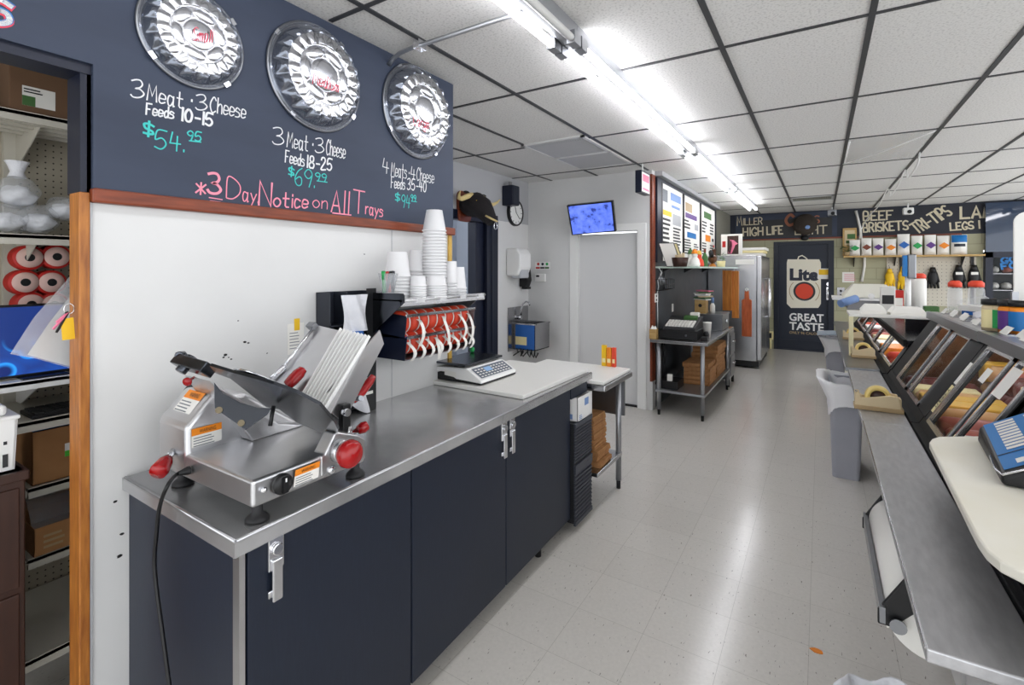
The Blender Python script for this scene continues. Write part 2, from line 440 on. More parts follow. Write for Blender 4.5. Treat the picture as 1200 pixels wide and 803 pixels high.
# left wall with the storeroom opening, blackboard paint above the white panels
XW = -1.88
YD = .548                                             # storeroom opening ends here
struct(MB().box(XW - .1, XW, YD + .02, 2.28, 0, ZC).box(XW - .1, XW, -2.6, YD + .02, 2.19, ZC).box(XW - .1, XW, -2.6, -.55, 0, 2.19).build('wall_left', 'wall_white'))
struct(MB().box(XW - .075, XW + .008, YD, .574, 0, 1.812).build('trim_2', 'wood_orange', bevel=.003))
struct(MB().box(XW - .105, XW + .0, YD + .004, .585, 1.812, 2.2).box(XW - .105, XW + .004, -.55, YD + .03, 2.17, 2.2).build('trim_3', 'navy_trim'))
struct(MB().box(XW - .004, XW + .03, .574, 2.302, 1.782, 1.826).build('trim_4', 'wood_red', bevel=.006))
struct(MB().box(XW - .02, XW + .012, 2.262, 2.292, .9, 1.782).build('trim_5', 'wood_gold', bevel=.004))
seam = MB()
ys = atx(459, 300, XW).y
seam.box(XW, XW + .002, ys - .002, ys + .002, .92, 1.78).box(XW - .03, XW + .006, .574, .58, 0, 1.78)
struct(seam.build('trim_6', 'wall_grey'))
mk = MB()
for (u, v, r) in ((287, 401, 1.6), (291, 402, 1.2), (264, 416, 1.8), (262, 419, 1.2), (271, 421, 1.0), (313, 414, .8), (135, 588, 1.5), (143, 626, 1.5), (140, 652, 2), (427, 298, 1), (279, 376, .8), (268, 419, .8)):
    p = atx(u, v, XW); rr_ = r * .0026; mk.blob(p, (.0012, rr_ * 1.5, rr_), 8, 6, .3, int(u))
mk = struct(mk.build('trim_7', 'black'))
# storeroom shell
struct(MB().box(-3.5, -3.4, -1.2, 1.6, 0, ZC).box(-3.4, XW - .1, 1.5, 1.6, 0, ZC).build('wall_storeroom', 'wall_grey'))

# the wall set back behind the panel wall, with the navy door frame
XB = -3.2
struct(MB().box(XB - .1, XB, 4.6, 5.57, 0, 2.15).build('wall_back_left', 'wall_white'))
struct(MB().box(XB - .1, XB, 1.6, 5.57, 2.15, ZC).build('trim_8', 'wall_grey'))
struct(MB().box(XB - .1, XB, 1.6, 3.3, 0, 2.15).build('wall_passage', 'wall_white'))
struct(MB().box(XB - .12, XB + .02, 3.2, 4.74, 2.105, 2.2).box(XB - .12, XB + .02, 4.52, 4.74, 0, 2.105).box(XB - .12, XB + .02, 3.2, 3.32, 0, 2.105)
       .box(XB - .14, XB - .03, 4.37, 4.52, 0, 2.105).box(XB - .02, XB + .03, 4.6, 4.635, 0, 2.105).build('door_2', 'navy_trim', bevel=.004))
struct(MB().box(-4.5, -4.4, 2.2, 5.6, 0, 2.5).box(-4.5, XB - .1, 5.5, 5.6, 0, 2.5).build('wall_back_room', mat('wall_bluegrey', (190, 198, 210), .6)))

# cross wall with the white door
YT = 5.47
struct(MB().box(XB, -2.5, YT, YT + .12, 0, ZC).box(-2.5, -1.75, YT, YT + .12, 2.02, ZC).box(-1.75, -1.6, YT, YT + .12, 0, ZC).build('wall_cross', 'wall_white'))
d1 = struct(MB().box(-2.5, -1.75, YT + .05, YT + .09, .02, 2.0).build('door_1', mat('door_white', (222, 222, 222), .4)))
hd = MB(); p = aty(671, 413, YT + .04)
hd.tube([p + Vector((-.0, .01, .06)), p + Vector((0, -.04, .05)), p + Vector((0, -.045, -.05)), p + Vector((0, .01, -.06))], .011); hd.build('door_handle', 'black', d1)
struct(MB().box(-2.6, -2.5, YT - .02, YT + .05, 0, 2.1).box(-1.76, -1.66, YT - .02, YT + .05, 0, 2.1).box(-2.5, -1.76, YT - .02, YT + .05, 2.02, 2.1).build('trim_9', 'white', bevel=.004))
struct(MB().box(-2.5, -1.76, YT + .02, YT + .06, 0, .018).build('trim_10', 'black'))
# menu wall: long wall running to the back
XM = -1.6
struct(MB().box(XM - .1, XM, YT + .12, 11, 0, ZC).build('wall_menu', 'wall_slate'))
struct(MB().box(XM - .02, XM + .006, YT - .004, YT + .125, .32, ZC - .05).build('trim_11', 'wood_red'))
struct(MB().box(XM - .02, XM + .012, YT - .006, YT + .11, 0, .32).build('trim_12', 'wall_white'))
struct(MB().box(XM, XM + .03, YT + .12, 5.82, 1.66, 2.63).box(XM, XM + .03, 9.2, 9.3, 1.7, 2.61).box(XM, XM + .03, 5.82, 9.3, 2.60, 2.63).build('trim_13', 'navy_trim'))
struct(MB().box(XM, XM + .012, 9.3, 11, 1.6, ZC).build('trim_14', mat('grey_block', (128, 126, 116), .6)))
struct(MB().box(XM, XM + .08, 5.6, 9.4, 2.645, ZC).build('trim_15', 'wall_grey'))

# back wall: painted block, navy band above, wood strip, steel door
m = bpy.data.materials.new('block_wall'); m.use_nodes = True; nt = m.node_tree; b = nt.nodes['Principled BSDF']; b.inputs['Roughness'].default_value = .55
tc = nt.nodes.new('ShaderNodeTexCoord'); mpb = nt.nodes.new('ShaderNodeMapping'); mpb.inputs['Rotation'].default_value = (PI / 2, 0, 0); nt.links.new(tc.outputs['Object'], mpb.inputs[0])
br = nt.nodes.new('ShaderNodeTexBrick'); br.inputs['Scale'].default_value = 1; br.inputs['Brick Width'].default_value = .4; br.inputs['Row Height'].default_value = .2; br.inputs['Mortar Size'].default_value = .006
br.inputs['Color1'].default_value = rgb((172, 170, 140)); br.inputs['Color2'].default_value = rgb((165, 163, 134)); br.inputs['Mortar'].default_value = rgb((146, 144, 118)); nt.links.new(mpb.outputs[0], br.inputs['Vector']); nt.links.new(br.outputs['Color'], b.inputs['Base Color'])
M['block'] = m
YB = 11.0
struct(MB().box(XM - .1, -.79, YB, YB + .15, 0, 2.17).box(.21, 2.27, YB, YB + .15, 0, 2.17).box(3.35, 4.6, YB, YB + .15, 0, 2.17).box(2.27, 3.35, YB, YB + .15, 1.9, 2.17).box(-.79, .21, YB, YB + .15, 2.12, 2.17).build('wall_back', 'block'))
struct(MB().box(XM - .1, 4.6, YB - .004, YB + .15, 2.17, ZC).build('trim_16', 'navy'))
struct(MB().box(XM, 2.0, YB - .02, YB + .0, 2.155, 2.185).build('trim_17', 'wood_red'))
d3 = struct(MB().box(-.71, .12, YB + .03, YB + .08, .02, 2.06).build('door_3', 'navy'))
struct(MB().box(-.79, -.71, YB - .01, YB + .1, 0, 2.12).box(.12, .21, YB - .01, YB + .1, 0, 2.12).box(-.71, .12, YB - .01, YB + .1, 2.06, 2.12).box(-.71, .12, YB + .0, YB + .1, 0, .02).build('trim_18', mat('frame_dark', (18, 26, 42), .4)))
MB().box(-.71, .12, YB + .022, YB + .03, .02, .2).build('kick_plate', 'frame_dark', d3)
yd = YB + .028
# printed can, words and hardware on the steel door
def PB(u, v): return aty(u, v, yd)
mb = MB(); can = [PB(*q) for q in ((922, 308), (923, 304), (960, 304), (962, 308), (962, 356), (959, 361), (927, 361), (922, 356))]
cl = MB(); cl.add(can, [list(range(8))]); cl.build('can_print', mat('print_cream', (238, 232, 214), .5), d3)
pt = MB(); ribbon(pt, [PB(935, 304), PB(936, 301), PB(940, 299.5), PB(944, 302), PB(946, 304)], (0, -1, 0), .02); pt.build('can_tab_print', 'print_cream', d3)
for c_, r0, r1, mm in (((942.5, 341.5), 0, 9.0, 'red_label'), ((942.5, 341.5), 9.0, 11.2, 'chalk_dark')):
    c0 = PB(*c_); k = 11.2 / FPX * 9.4; rb = MB(); n = 32
    ro = r1 / FPX * 9.4; ri = r0 / FPX * 9.4
    pts = []
    for i in range(n): a = 2 * PI * i / n; pts += [c0 + Vector((math.cos(a) * ri, -.002, math.sin(a) * ri * 1.0)), c0 + Vector((math.cos(a) * ro, -.002, math.sin(a) * ro))]
    rb.add(pts, [(2 * i, 2 * i + 1, (2 * i + 3) % (2 * n), (2 * i + 2) % (2 * n)) for i in range(n)]); rb.build('roundel_print', mm, d3, merge=False)
for sgn in (-1, 1):
    ab = MB(); c0 = PB(942.5, 341.5); ribbon(ab, [c0 + Vector((sgn * .25 * math.cos(a), -.002, .25 * math.sin(a))) for a in [math.radians(t) for t in range(-42, 43, 12)]], (0, -1, 0), .012); ab.build('arc_print', 'tan_dark', d3)
U = (1, 0, 0); UP = (0, 0, 1)
printed('Lite', 'can_lettering', mat('ink_navy', (40, 44, 60), .5), d3, PB(925.5, 329) + Vector((0, -.002, 0)), U, UP, .24, width=.48, bold=.05)
printed('GREAT', 'slogan_lettering', 'white', d3, PB(925, 376), U, UP, .155, width=.57, bold=.025)
printed('TASTE', 'slogan_lettering', 'white', d3, PB(925, 386.5), U, UP, .155, width=.57, bold=.025)
printed('ONLY 96 CALORIES', 'slogan_lettering', 'tan_dark', d3, PB(925, 391), U, UP, .05, width=.57, bold=.01)
nb = MB(); q = PB(958, 327); nb.box(q.x, q.x + .27, yd - .004, yd - .001, q.z, q.z + .2); nt_ = nb.build('notice', 'paper', d3); nt_['label'] = 'white paper notice with yellow print'
yb_ = MB(); facing_quad(yb_, (q.x + .02, yd - .004, q.z + .08), U, UP, .2, .1); yb_.build('notice_print', 'yellow', nt_)
hb = MB(); q = PB(970, 344); hb.box(q.x - .02, q.x + .03, yd - .02, yd, q.z - .12, q.z + .12).tube([q + Vector((0, -.01, .08)), q + Vector((.0, -.06, .06)), q + Vector((0, -.06, -.06)), q + Vector((0, -.01, -.08))], .012); hb.build('door_handle', 'chrome', d3)
hb = MB(); q = PB(971, 333); hb.cyl(q, q + Vector((0, -.03, 0)), .035); hb.build('deadbolt', 'chrome', d3)
for v in (288, 393):
    q = PB(910.5, v); MB().box(q.x - .025, q.x + .02, yd - .012, yd + .005, q.z - .06, q.z + .06).build('hinge', 'steel_dark', d3)

# ceiling air grilles
def grille(name, label, x0, x1, y0, y1, panels, frame_m, slat_m):
    t = thing(name, label, 'vent', ((x0 + x1) / 2, (y0 + y1) / 2, ZC - .012), group=None)
    f = MB(); f.box(x0, x1, y0, y0 + .03, ZC - .014, ZC).box(x0, x1, y1 - .03, y1, ZC - .014, ZC).box(x0, x0 + .03, y0, y1, ZC - .014, ZC).box(x1 - .03, x1, y0, y1, ZC - .014, ZC)
    pl = (y1 - y0) / panels
    for k in range(1, panels): f.box(x0, x1, y0 + k * pl - .02, y0 + k * pl + .02, ZC - .014, ZC)
    f.build('frame', frame_m, t)
    s_ = MB()
    n = int((x1 - x0) / .024)
    for i in range(n):
        x = x0 + .03 + (x1 - x0 - .06) * (i + .5) / n; s_.obox((x, (y0 + y1) / 2, ZC - .006), (.006, 0, .004), (0, (y1 - y0) / 2 - .03, 0), (.0006, 0, -.0008))
    s_.build('slats', slat_m, t)
    MB().box(x0 + .02, x1 - .02, y0 + .02, y1 - .02, ZC - .001, ZC - .0004).build('duct_back', 'tbar', t)
    return t
grille('ceiling_vent', 'white two panel return air grille in the ceiling above the white door', -2.27, -1.665, 3.75, 5.0, 2, 'wall_white', 'wall_grey')
grille('ceiling_vent', 'dusty grey supply air grille in the ceiling near the far wall', -.41, .17, 8.78, 9.25, 1, 'wall_grey', mat('dusty', (150, 150, 138), .8))

# fluorescent strip: four fixtures end to end along the room
M['tube_on'] = mat('tube_on', (255, 255, 255), .4, emit=((250, 250, 255), TUBE_STRENGTH))
def strip_light(x, y0, y1, label, right_on=True):
    t = thing('strip_light', label, 'ceiling light', (x, (y0 + y1) / 2, ZC), group='fluorescent strip lights in one line')
    h = MB(); h.prism([(x - .05, y0, ZC), (x + .05, y0, ZC), (x + .042, y0, ZC - .055), (x + .015, y0, ZC - .075), (x - .015, y0, ZC - .075), (x - .042, y0, ZC - .055)], (0, y1 - y0, 0))
    h.build('housing', 'galv', t)
    for sx in (-1, 1):
        on = right_on or sx < 0
        c = MB(); c.cyl((x + sx * .05, y0 + .07, ZC - .085), (x + sx * .05, y1 - .07, ZC - .085), .018, n=14); c.build('tube', 'tube_on' if on else 'white', t)
        for ya, yb2 in ((y0 + .005, y0 + .07), (y1 - .07, y1 - .005)):
            MB().box(x + sx * .05 - .02, x + sx * .05 + .02, ya, yb2, ZC - .108, ZC - .05).build('lamp_holder', 'galv', t)
    return t
XL = -.99
strip_light(XL, -.4, 2.05, 'twin tube fluorescent strip light nearest the platters, right tube unlit', False)
strip_light(XL, 2.055, 4.5, 'lit twin tube fluorescent strip light, second in the line from the platters')
strip_light(XL, 4.505, 6.95, 'lit twin tube fluorescent strip light beside the menu panels')
strip_light(XL, 6.955, 9.4, 'lit twin tube fluorescent strip light farthest off, above the steel fridge')
# the same kind of fixtures over the customer side of the counter (outside the picture, they light the cases)
for k, (y0, y1) in enumerate(((-.4, 2.05), (2.055, 4.5), (4.505, 6.95), (6.955, 9.4))):
    strip_light(2.9, y0, y1, ['twin tube strip light over the customer side, nearest the viewer', 'twin tube strip light over the customer side, second along', 'twin tube strip light over the customer side, third along', 'twin tube strip light over the customer side by the far wall'][k])
strip_light(-3.95, 2.4, 4.85, 'unseen strip light added to brighten the back room behind the navy doorway')  # unseen fixture, added so the back room does not stay dark
# conduit along the ceiling
cd = thing('conduit_pipe', 'grey metal conduit crossing the ceiling from the blackboard to the strip light', 'pipe', (-1.4, 1.77, ZC - .03))
c = MB(); c.tube([(-1.862, 1.775, ZC - .075), (-1.83, 1.775, ZC - .05), (-1.78, 1.772, ZC - .035), (-1.70, 1.77, ZC - .03), (-1.04, 1.77, ZC - .03)], .011, 10); c.build('pipe', 'galv', cd)
c = MB(); c.box(-1.665, -1.63, 1.745, 1.8, ZC - .048, ZC - .004); c.build('clamp', 'chrome', cd)
# plastic film patched on one tile
f_ = thing('plastic_sheet', 'clear plastic sheet taped crosswise under one ceiling tile', 'plastic sheet', (.49, 5.65, ZC - .01))
g = MB(); g.grid(lambda u, v: (.2 + .57 * u, 5.1 + 1.1 * v, ZC - .012 - .012 * math.sin(PI * u) * math.sin(PI * v) - .003 * math.sin(17 * u + 5 * v)), 14, 20); g.build('film', mat('film', (235, 236, 238), .15, alpha=.35), f_)
g = MB()
g.tube([(.2, 6.2, ZC - .014), (.49, 5.65, ZC - .03), (.77, 5.1, ZC - .014)], .009, 6, .4); g.tube([(.21, 5.12, ZC - .014), (.21, 6.2, ZC - .014)], .008, 6, .4)
g.each('tape_strip', 'white', f_)
cb = MB(); cp = [(.79, 5.95, ZC - .02), (.8, 6.2, ZC - .1), (.78, 6.6, ZC - .15), (.79, 6.9, ZC - .02), (.78, 7.4, ZC - .12), (.76, 8.0, ZC - .16), (.77, 8.4, ZC - .02), (.74, 9.2, ZC - .16), (.7, 10.0, ZC - .2), (.66, 10.9, ZC - .3), (.6, 10.97, ZC - .5), (.58, 10.97, 1.86)]
cs = []
for i in range(len(cp) - 1):
    a, b2, c2, d2 = [Vector(cp[max(0, min(len(cp) - 1, j))]) for j in (i - 1, i, i + 1, i + 2)]
    for t in (0, .25, .5, .75): cs.append(.5 * (2 * b2 + (c2 - a) * t + (2 * a - 5 * b2 + 4 * c2 - d2) * t * t + (3 * b2 - a - 3 * c2 + d2) * t ** 3))
cb.tube(cs + [Vector(cp[-1])], .008, 6); tag(cb.build('white_cable', 'white'), 'white cable looped under the ceiling and dropping down the far wall', 'cable')
# ================================================================== blackboard, platters, prep counter
XC = XW + .018
cbd = thing('chalkboard', 'large navy chalkboard with platter prices above the white panel wall', 'chalkboard', (XW, 1.0, 1.83))
bdm = MB(); poly = [(XW, YD - .06, ZC - .01), (XW, YD - .06, 2.2), (XW, .578, 2.2), (XW, .578, 1.822), (XW, 2.292, 1.822), (XW, 2.292, ZC - .01)]
bdm.prism(poly, (.018, 0, 0)); bdm.prism([(XW, -1.5, 2.2), (XW, YD - .06, 2.2), (XW, YD - .06, ZC - .01), (XW, -1.5, ZC - .01)], (.018, 0, 0)); bdm.build('board', 'chalk_navy', cbd)
def chalk(text, a, b, hpx, m, wd, slant=0.06, name='lettering'):
    p0 = atx(*a, XC); p1 = atx(*b, XC); d = _c * p0.y - _s * p0.x
    mb = MB(); write(mb, text, p0, p1, (1, 0, 0), hpx / FPX * d, wd, slant, up=(0, 0, 1)); return mb.build(name, m, cbd)
W_ = 'chalk_white'; K = .0044
chalk('3', (153, 113), (168, 116), 21, W_, K); chalk('Meat', (172, 117), (213, 127), 19, W_, K); chalk(':', (219, 125), (224, 126), 18, W_, K * 1.3)
chalk('3', (229, 128), (242, 130), 18, W_, K); chalk('Cheese', (246, 131), (287, 139), 18, W_, K)
chalk('Feeds', (171, 134), (203, 139), 13, W_, .005); chalk('10-15', (212, 141), (248, 148), 15, W_, .0075)
chalk('$', (168, 157), (179, 160), 15, 'chalk_teal', .007); chalk('54.', (181, 174), (215, 178), 22, 'chalk_teal', K); chalk('95', (219, 164), (235, 166), 11, 'chalk_teal', K); chalk('-', (218, 167), (235, 169), 6, 'chalk_teal', .004)
chalk('3', (319, 168), (332, 171), 20, W_, K); chalk('Meat', (336, 172), (360, 177), 18, W_, K); chalk(':', (363, 176), (366, 177), 17, W_, K * 1.3); chalk('3', (369, 178), (379, 180), 17, W_, K); chalk('Cheese', (382, 181), (404, 186), 18, W_, K)
chalk('Feeds', (334, 190), (356, 195), 14, W_, .005); chalk('18-25', (359, 196), (388, 200), 14, W_, .007)
chalk('$', (338, 205), (344, 207), 10, 'chalk_teal', .006); chalk('69.', (345, 217), (368, 220), 21, 'chalk_teal', K); chalk('99', (369, 211), (382, 213), 9, 'chalk_teal', K); chalk('-', (368, 214), (383, 216), 6, 'chalk_teal', .004)
chalk('4', (448, 202), (455, 204), 17, W_, K); chalk('Meats', (458, 206), (476, 209), 16, W_, K); chalk(':', (477, 208), (479, 209), 14, W_, K * 1.3); chalk('4', (481, 210), (486, 211), 15, W_, K); chalk('Cheese', (488, 211), (508, 215), 15, W_, K)
chalk('Feeds', (458, 220), (474, 222), 13, W_, .005); chalk('35-40', (477, 222), (499, 225), 13, W_, .006)
chalk('$', (463, 235), (468, 236), 9, 'chalk_teal', .006); chalk('94', (470, 243), (480, 244), 15, 'chalk_teal', K); chalk('99', (481, 235), (487, 236), 7, 'chalk_teal', .005); chalk('-', (480, 238), (488, 239), 6, 'chalk_teal', .004)
PK = 'chalk_pink'
chalk('*', (229, 229), (240, 230), 17, PK, .006); chalk('3', (243, 225), (258, 229), 24, PK, .0095); chalk('-', (241, 233), (260, 236), 5, PK, .004); chalk('-', (243, 237), (258, 239), 5, PK, .004)
chalk('D', (265, 232), (280, 234), 24, PK, K); chalk('ay.', (284, 235), (302, 238), 17, PK, K); chalk('N', (303, 240), (317, 242), 28, PK, .008); chalk('otice', (320, 242), (360, 244), 17, PK, .0065)
chalk('on', (366, 243), (383, 245), 15, PK, K); chalk('A', (388, 248), (398, 249), 25, PK, .007); chalk('ll', (401.5, 249.5), (408, 250.5), 26, PK, .0065); chalk('-', (384, 251), (411, 254), 5, PK, .006); chalk('T', (413, 249), (426, 251), 27, PK, .0065); chalk('rays', (428, 250.5), (448, 254), 14, PK, .006)
# the end of a word above the opening, chalked in three colours
for m_, wd, o in (('chalk_red', .02, 0), ('cyan', .016, .004), ('chalk_white', .012, .002)):
    chalk('s', (-16 + o * 400, 26 - o * 300), (10 + o * 200, 30 - o * 300), 46, m_, wd)

def platter(label, cy, cz, R, word, wa, wb, wh, rot):
    t = thing('party_platter', label, 'platter', (XC, cy, cz), group='clear domed party platters on the blackboard')
    P = 20
    def prof(r, th):
        x = abs(math.sin(P * th / 2 + rot))
        if r > .93: return .006 + .010 * math.exp(-((r - .965) / .018) ** 2)
        if r > .74:                                      # sloping scalloped side wall
            k = (.93 - r) / .19; return .008 + .045 * k ** .75 + .016 * x * math.sin(PI * k)
        if r > .55:                                      # scalloped band
            k = (r - .55) / .19; return .053 + .008 * math.sqrt(max(0, 1 - (k / (.45 + .6 * x)) ** 2)) * (.35 + .65 * x)
        if r > .525: return .050
        if r > .31:                                      # ring of round petals
            ph = (3 * th / PI + rot) % 1.0 - .5; q = ((r - .417) / .105) ** 2 + (ph / .46) ** 2
            return .052 + .009 * math.sqrt(max(0, 1 - q))
        if r > .285: return .050
        return .052 + .011 * math.sqrt(max(0, 1 - (r / .29) ** 2))
    nt_ = 240
    def fn_(r0, r1):
        def fn(a, b):
            r = r0 + (r1 - r0) * a; th = 2 * PI * b; rr_ = r * (1 + (.02 * abs(math.sin(P * th / 2 + rot)) * math.exp(-((r - .78) / .07) ** 2)))
            return (XC + .004 + prof(r, th) * R / .2, cy + R * rr_ * math.cos(th), cz + R * rr_ * math.sin(th))
        return fn
    g = MB(); g.grid(fn_(0, .745), 50, nt_); g.build('dome_top', 'silver_foil', t)
    g = MB(); g.grid(fn_(.745, 1), 26, nt_); g.build('dome_side', 'tray_clear', t)
    g = MB(); g.lathe([(R * .9, .002), (R * 1.0, .002), (R * 1.015, .008), (R * 1.0, .014), (R * .96, .012)], (XC, cy, cz), (1, 0, 0), 64); g.build('base_rim', 'steel_dark', t)
    g = MB()
    for k in range(4):
        a = rot + k * PI / 2 + .5; g.obox((XC + .014, cy + R * .985 * math.cos(a), cz + R * .985 * math.sin(a)), (.006, 0, 0), (0, .008 * math.cos(a), .008 * math.sin(a)), (0, -.012 * math.sin(a), .012 * math.cos(a)))
    g.each('clip', 'silver_foil', t)
    xx = XC + .006 + .066 * R / .2
    mb = MB(); p0 = atx(*wa, xx); p1 = atx(*wb, xx); write(mb, word, p0, p1, (1, 0, 0), wh, .0036 * R / .2, .1, up=(0, 0, 1)); mb.build('lettering', 'chalk_red', t)
    return t
platter('smallest silver party platter, marked Small, on the left of the blackboard', .855, 2.388, .172, 'Small', (226, 47), (248, 50), .045, .2)
platter('medium silver party platter, marked Medium, middle of the three on the blackboard', 1.35, 2.412, .228, 'Medium', (366, 98), (396, 108), .05, .5)
platter('large silver party platter, marked Large, beside the right edge of the blackboard', 1.978, 2.433, .248, 'Large', (484, 146), (502, 151), .05, .1)

# ------------------------------------------------------------------ prep counter
ZT = .917
A_ = atz(275, 637, ZT); B_ = atz(694, 436.8, ZT); C_ = atz(143, 560, ZT)
xf0, yf0, xf1, yf1 = A_.x, A_.y, B_.x, B_.y
ctr = thing('prep_counter', 'long navy refrigerated prep counter with stainless steel top along the white wall', 'counter', (-1.55, 1.7, 0))
top = MB(); top.prism([(XW + .003, yf0 + .012, ZT - .004), (xf0, yf0, ZT - .004), (xf1, yf1, ZT - .004), (XW + .003, yf1 + .02, ZT - .004)], (0, 0, .004))
top.prism([(xf0, yf0, ZT - .038), (xf1, yf1, ZT - .038), (xf1 - .012, yf1, ZT - .038), (xf0 - .012, yf0, ZT - .038)], (0, 0, .0355))
top.prism([(xf0, yf0, ZT - .038), (XW + .003, yf0 + .012, ZT - .038), (XW + .003, yf0 + .024, ZT - .038), (xf0, yf0 + .012, ZT - .038)], (0, 0, .0355))
top.prism([(xf1, yf1, ZT - .038), (XW + .003, yf1 + .02, ZT - .038), (XW + .003, yf1 + .008, ZT - .038), (xf1, yf1 - .012, ZT - .038)], (0, 0, .0355))
top.build('worktop', 'steel_top', ctr)
rim = MB(); rim.tube([(xf0 - .006, yf0 + .006, ZT), (xf1 - .006, yf1 - .004, ZT)], .005, 8); rim.tube([(xf0 - .006, yf0 + .006, ZT), (XW + .01, yf0 + .018, ZT)], .005, 8); rim.build('raised_edge', 'steel', ctr)
def fx(y): return xf0 + (xf1 - xf0) * (y - yf0) / (yf1 - yf0) - .03     # cabinet front along the counter
ye = 2.66; yn = yf0 + .03; zb = .09
bod = MB(); bod.prism([(XW + .004, yn, zb), (fx(yn) - .024, yn, zb), (fx(ye) - .024, ye, zb), (XW + .004, ye, zb)], (0, 0, ZT - .045 - zb)); bod.build('body', 'navy', ctr)
kick = MB(); kick.prism([(XW + .05, yn + .08, .0), (fx(yn) - .14, yn + .08, 0), (fx(ye) - .14, ye - .03, 0), (XW + .05, ye - .03, 0)], (0, 0, zb)); kick.build('plinth', 'black', ctr)
st = MB(); st.prism([(fx(yn) - .028, yn - .003, zb), (fx(yn) + .001, yn - .003, zb), (fx(yn) + .001, yn + .012, zb), (fx(yn) - .028, yn + .012, zb)], (0, 0, ZT - .042 - zb)); st.build('corner_post', 'alu', ctr)
def yfront(u): return atx(u, 560, fx(1.4)).y
splits = [yn + .016, yfront(482), yfront(595), ye - .002]
for i in range(3):
    y0, y1 = splits[i] + .003, splits[i + 1] - .003
    d = MB(); d.prism([(fx(y0) - .022, y0, zb - .0), (fx(y0), y0, zb - .0), (fx(y1), y1, zb - .0), (fx(y1) - .022, y1, zb - .0)], (0, 0, ZT - .047 - zb)); dr = d.build('door', 'navy', ctr, bevel=.003)
    yl = (y0 + .07, y1 - .03, y0 + .035)[i]; xx = fx(yl)
    l = MB(); l.box(xx, xx + .014, yl - .022, yl + .022, ZT - .13, ZT - .04).cyl((xx + .012, yl, ZT - .075), (xx + .024, yl, ZT - .075), .016)
    l.box(xx + .012, xx + .022, yl - .014, yl + .014, ZT - .21, ZT - .1).box(xx, xx + .014, yl - .022, yl - .012, ZT - .20, ZT - .18)
    l.build('latch_handle', 'chrome', dr, bevel=.003)
# compressor grille under the far end of the top
cy0, cy1 = ye + .004, yf1 - .01
gr = MB(); gx = -1.232
gr.box(XW + .05, gx - .012, cy0, cy1, .06, .655); gr.build('compressor_box', 'grille_black', ctr)
gr = MB()
for (z0, z1) in ((.07, .36), (.42, .64)):
    for k in range(12):
        z = z0 + (z1 - z0) * (k + .5) / 12; gr.box(gx - .012, gx - .004, cy0, cy1, z - .004, z + .004)
    for k in range(16):
        y = cy0 + (cy1 - cy0) * (k + .5) / 16; gr.box(gx - .014, gx - .006, y - .002, y + .002, z0, z1)
for z in (.06, .37, .395, .645): gr.box(gx - .014, gx, cy0, cy1, z - .012, z + .012)
gr.build('grille', mat('grille_wire', (60, 63, 72), .4), ctr)
gr = MB(); gr.box(XW + .05, gx - .03, cy0, cy1 - .02, .80, ZT - .04); gr.build('end_panel', 'navy', ctr)
gr = MB()
for y in (yn + .15, ye - .3, cy1 - .03):
    gr.cyl((fx(y) - .06, y, 0), (fx(y) - .06, y, zb), .018)
gr.each('foot', 'black', ctr)
# box on the compressor
bx = thing('food_box', 'small open white carton printed blue, on the compressor at the counter end', 'box', (gx - .12, 2.8, .655))
p = MB(); x0, x1, y0, y1 = gx - .2, gx - .006, 2.705, 2.925
p.box(x0, x1, y0, y0 + .004, .656, .80).box(x0, x1, y1 - .004, y1, .656, .80).box(x0, x0 + .004, y0, y1, .656, .80).box(x1 - .004, x1, y0, y1, .656, .80).box(x0, x1, y0, y1, .656, .66); p.build('carton', 'white', bx)
p = MB(); facing_quad(p, (x1, y0 + .1, .735), (0, 1, 0), (0, 0, 1), .06, .045); lines_block(p, (x1, y0 + .02, .665), (0, 1, 0), (0, 0, 1), .05, .03, 3); facing_quad(p, (x0 + .1, y0, .67), (1, 0, 0), (0, 0, 1), .06, .03); p.build('carton_print', mat('print_blue', (120, 150, 200), .6), bx)

# white cutting board and counting scale on the counter
q0, q1, q2 = atz(500, 449, ZT), atz(613, 469, ZT), atz(689, 436, ZT)
cb = MB(); x1 = q1.x; y0 = q1.y; cb.prism([(q0.x + .0, q0.y - .01, ZT + .001), (q1.x, q1.y, ZT + .001), (xf1 - .025, yf1 - .02, ZT + .001), (XW + .02, yf1 - .01, ZT + .001)], (0, 0, .022))
tag(cb.build('cutting_board', 'poly_white', bevel=.004), 'thick white plastic cutting board on the steel prep counter, under the scale', 'cutting board')
ZB_ = ZT + .0235
sL, sF, sR = atz(507, 444, ZB_), atz(564, 453, ZB_), atz(602, 438.5, ZB_)
ux = (sF - sL); uy = (sR - sF); print('scale', ux.length, uy.length, sF)
sc_t = thing('counting_scale', 'white digital counting scale with grey platter on the white cutting board', 'scale', tuple((sL + sR) / 2), 0)
lx = ux.normalized(); ly = Vector((-lx.y, lx.x, 0)); Wd = ux.length; Ln = uy.length
def S(a, b, z): return sF - lx * (Wd * a) + ly * (Ln * b) + Vector((0, 0, z))     # a: from front to back, b: along the front
prof_ = [(0, .012), (0, .028), (.28, .085), (1, .075), (1, .03), (.86, .05), (.72, .05), (.5, .018)]
g = MB(); g.prism([S(a, 0, z) for a, z in prof_], ly * Ln); g.build('housing', 'white', sc_t, bevel=.006)
g = MB(); g.prism([S(a, .01, z) for a, z in [(.01, .004), (.01, .02), (.97, .045), (.97, .004)]], ly * (Ln * .98)); g.build('base', 'black', sc_t)
g = MB(); g.prism([S(.30, -.02, .094), S(1.0, -.02, .094), S(1.0, 1.02, .094), S(.30, 1.02, .094)], (0, 0, .014)); g.build('platter', 'gun', sc_t, bevel=.004)
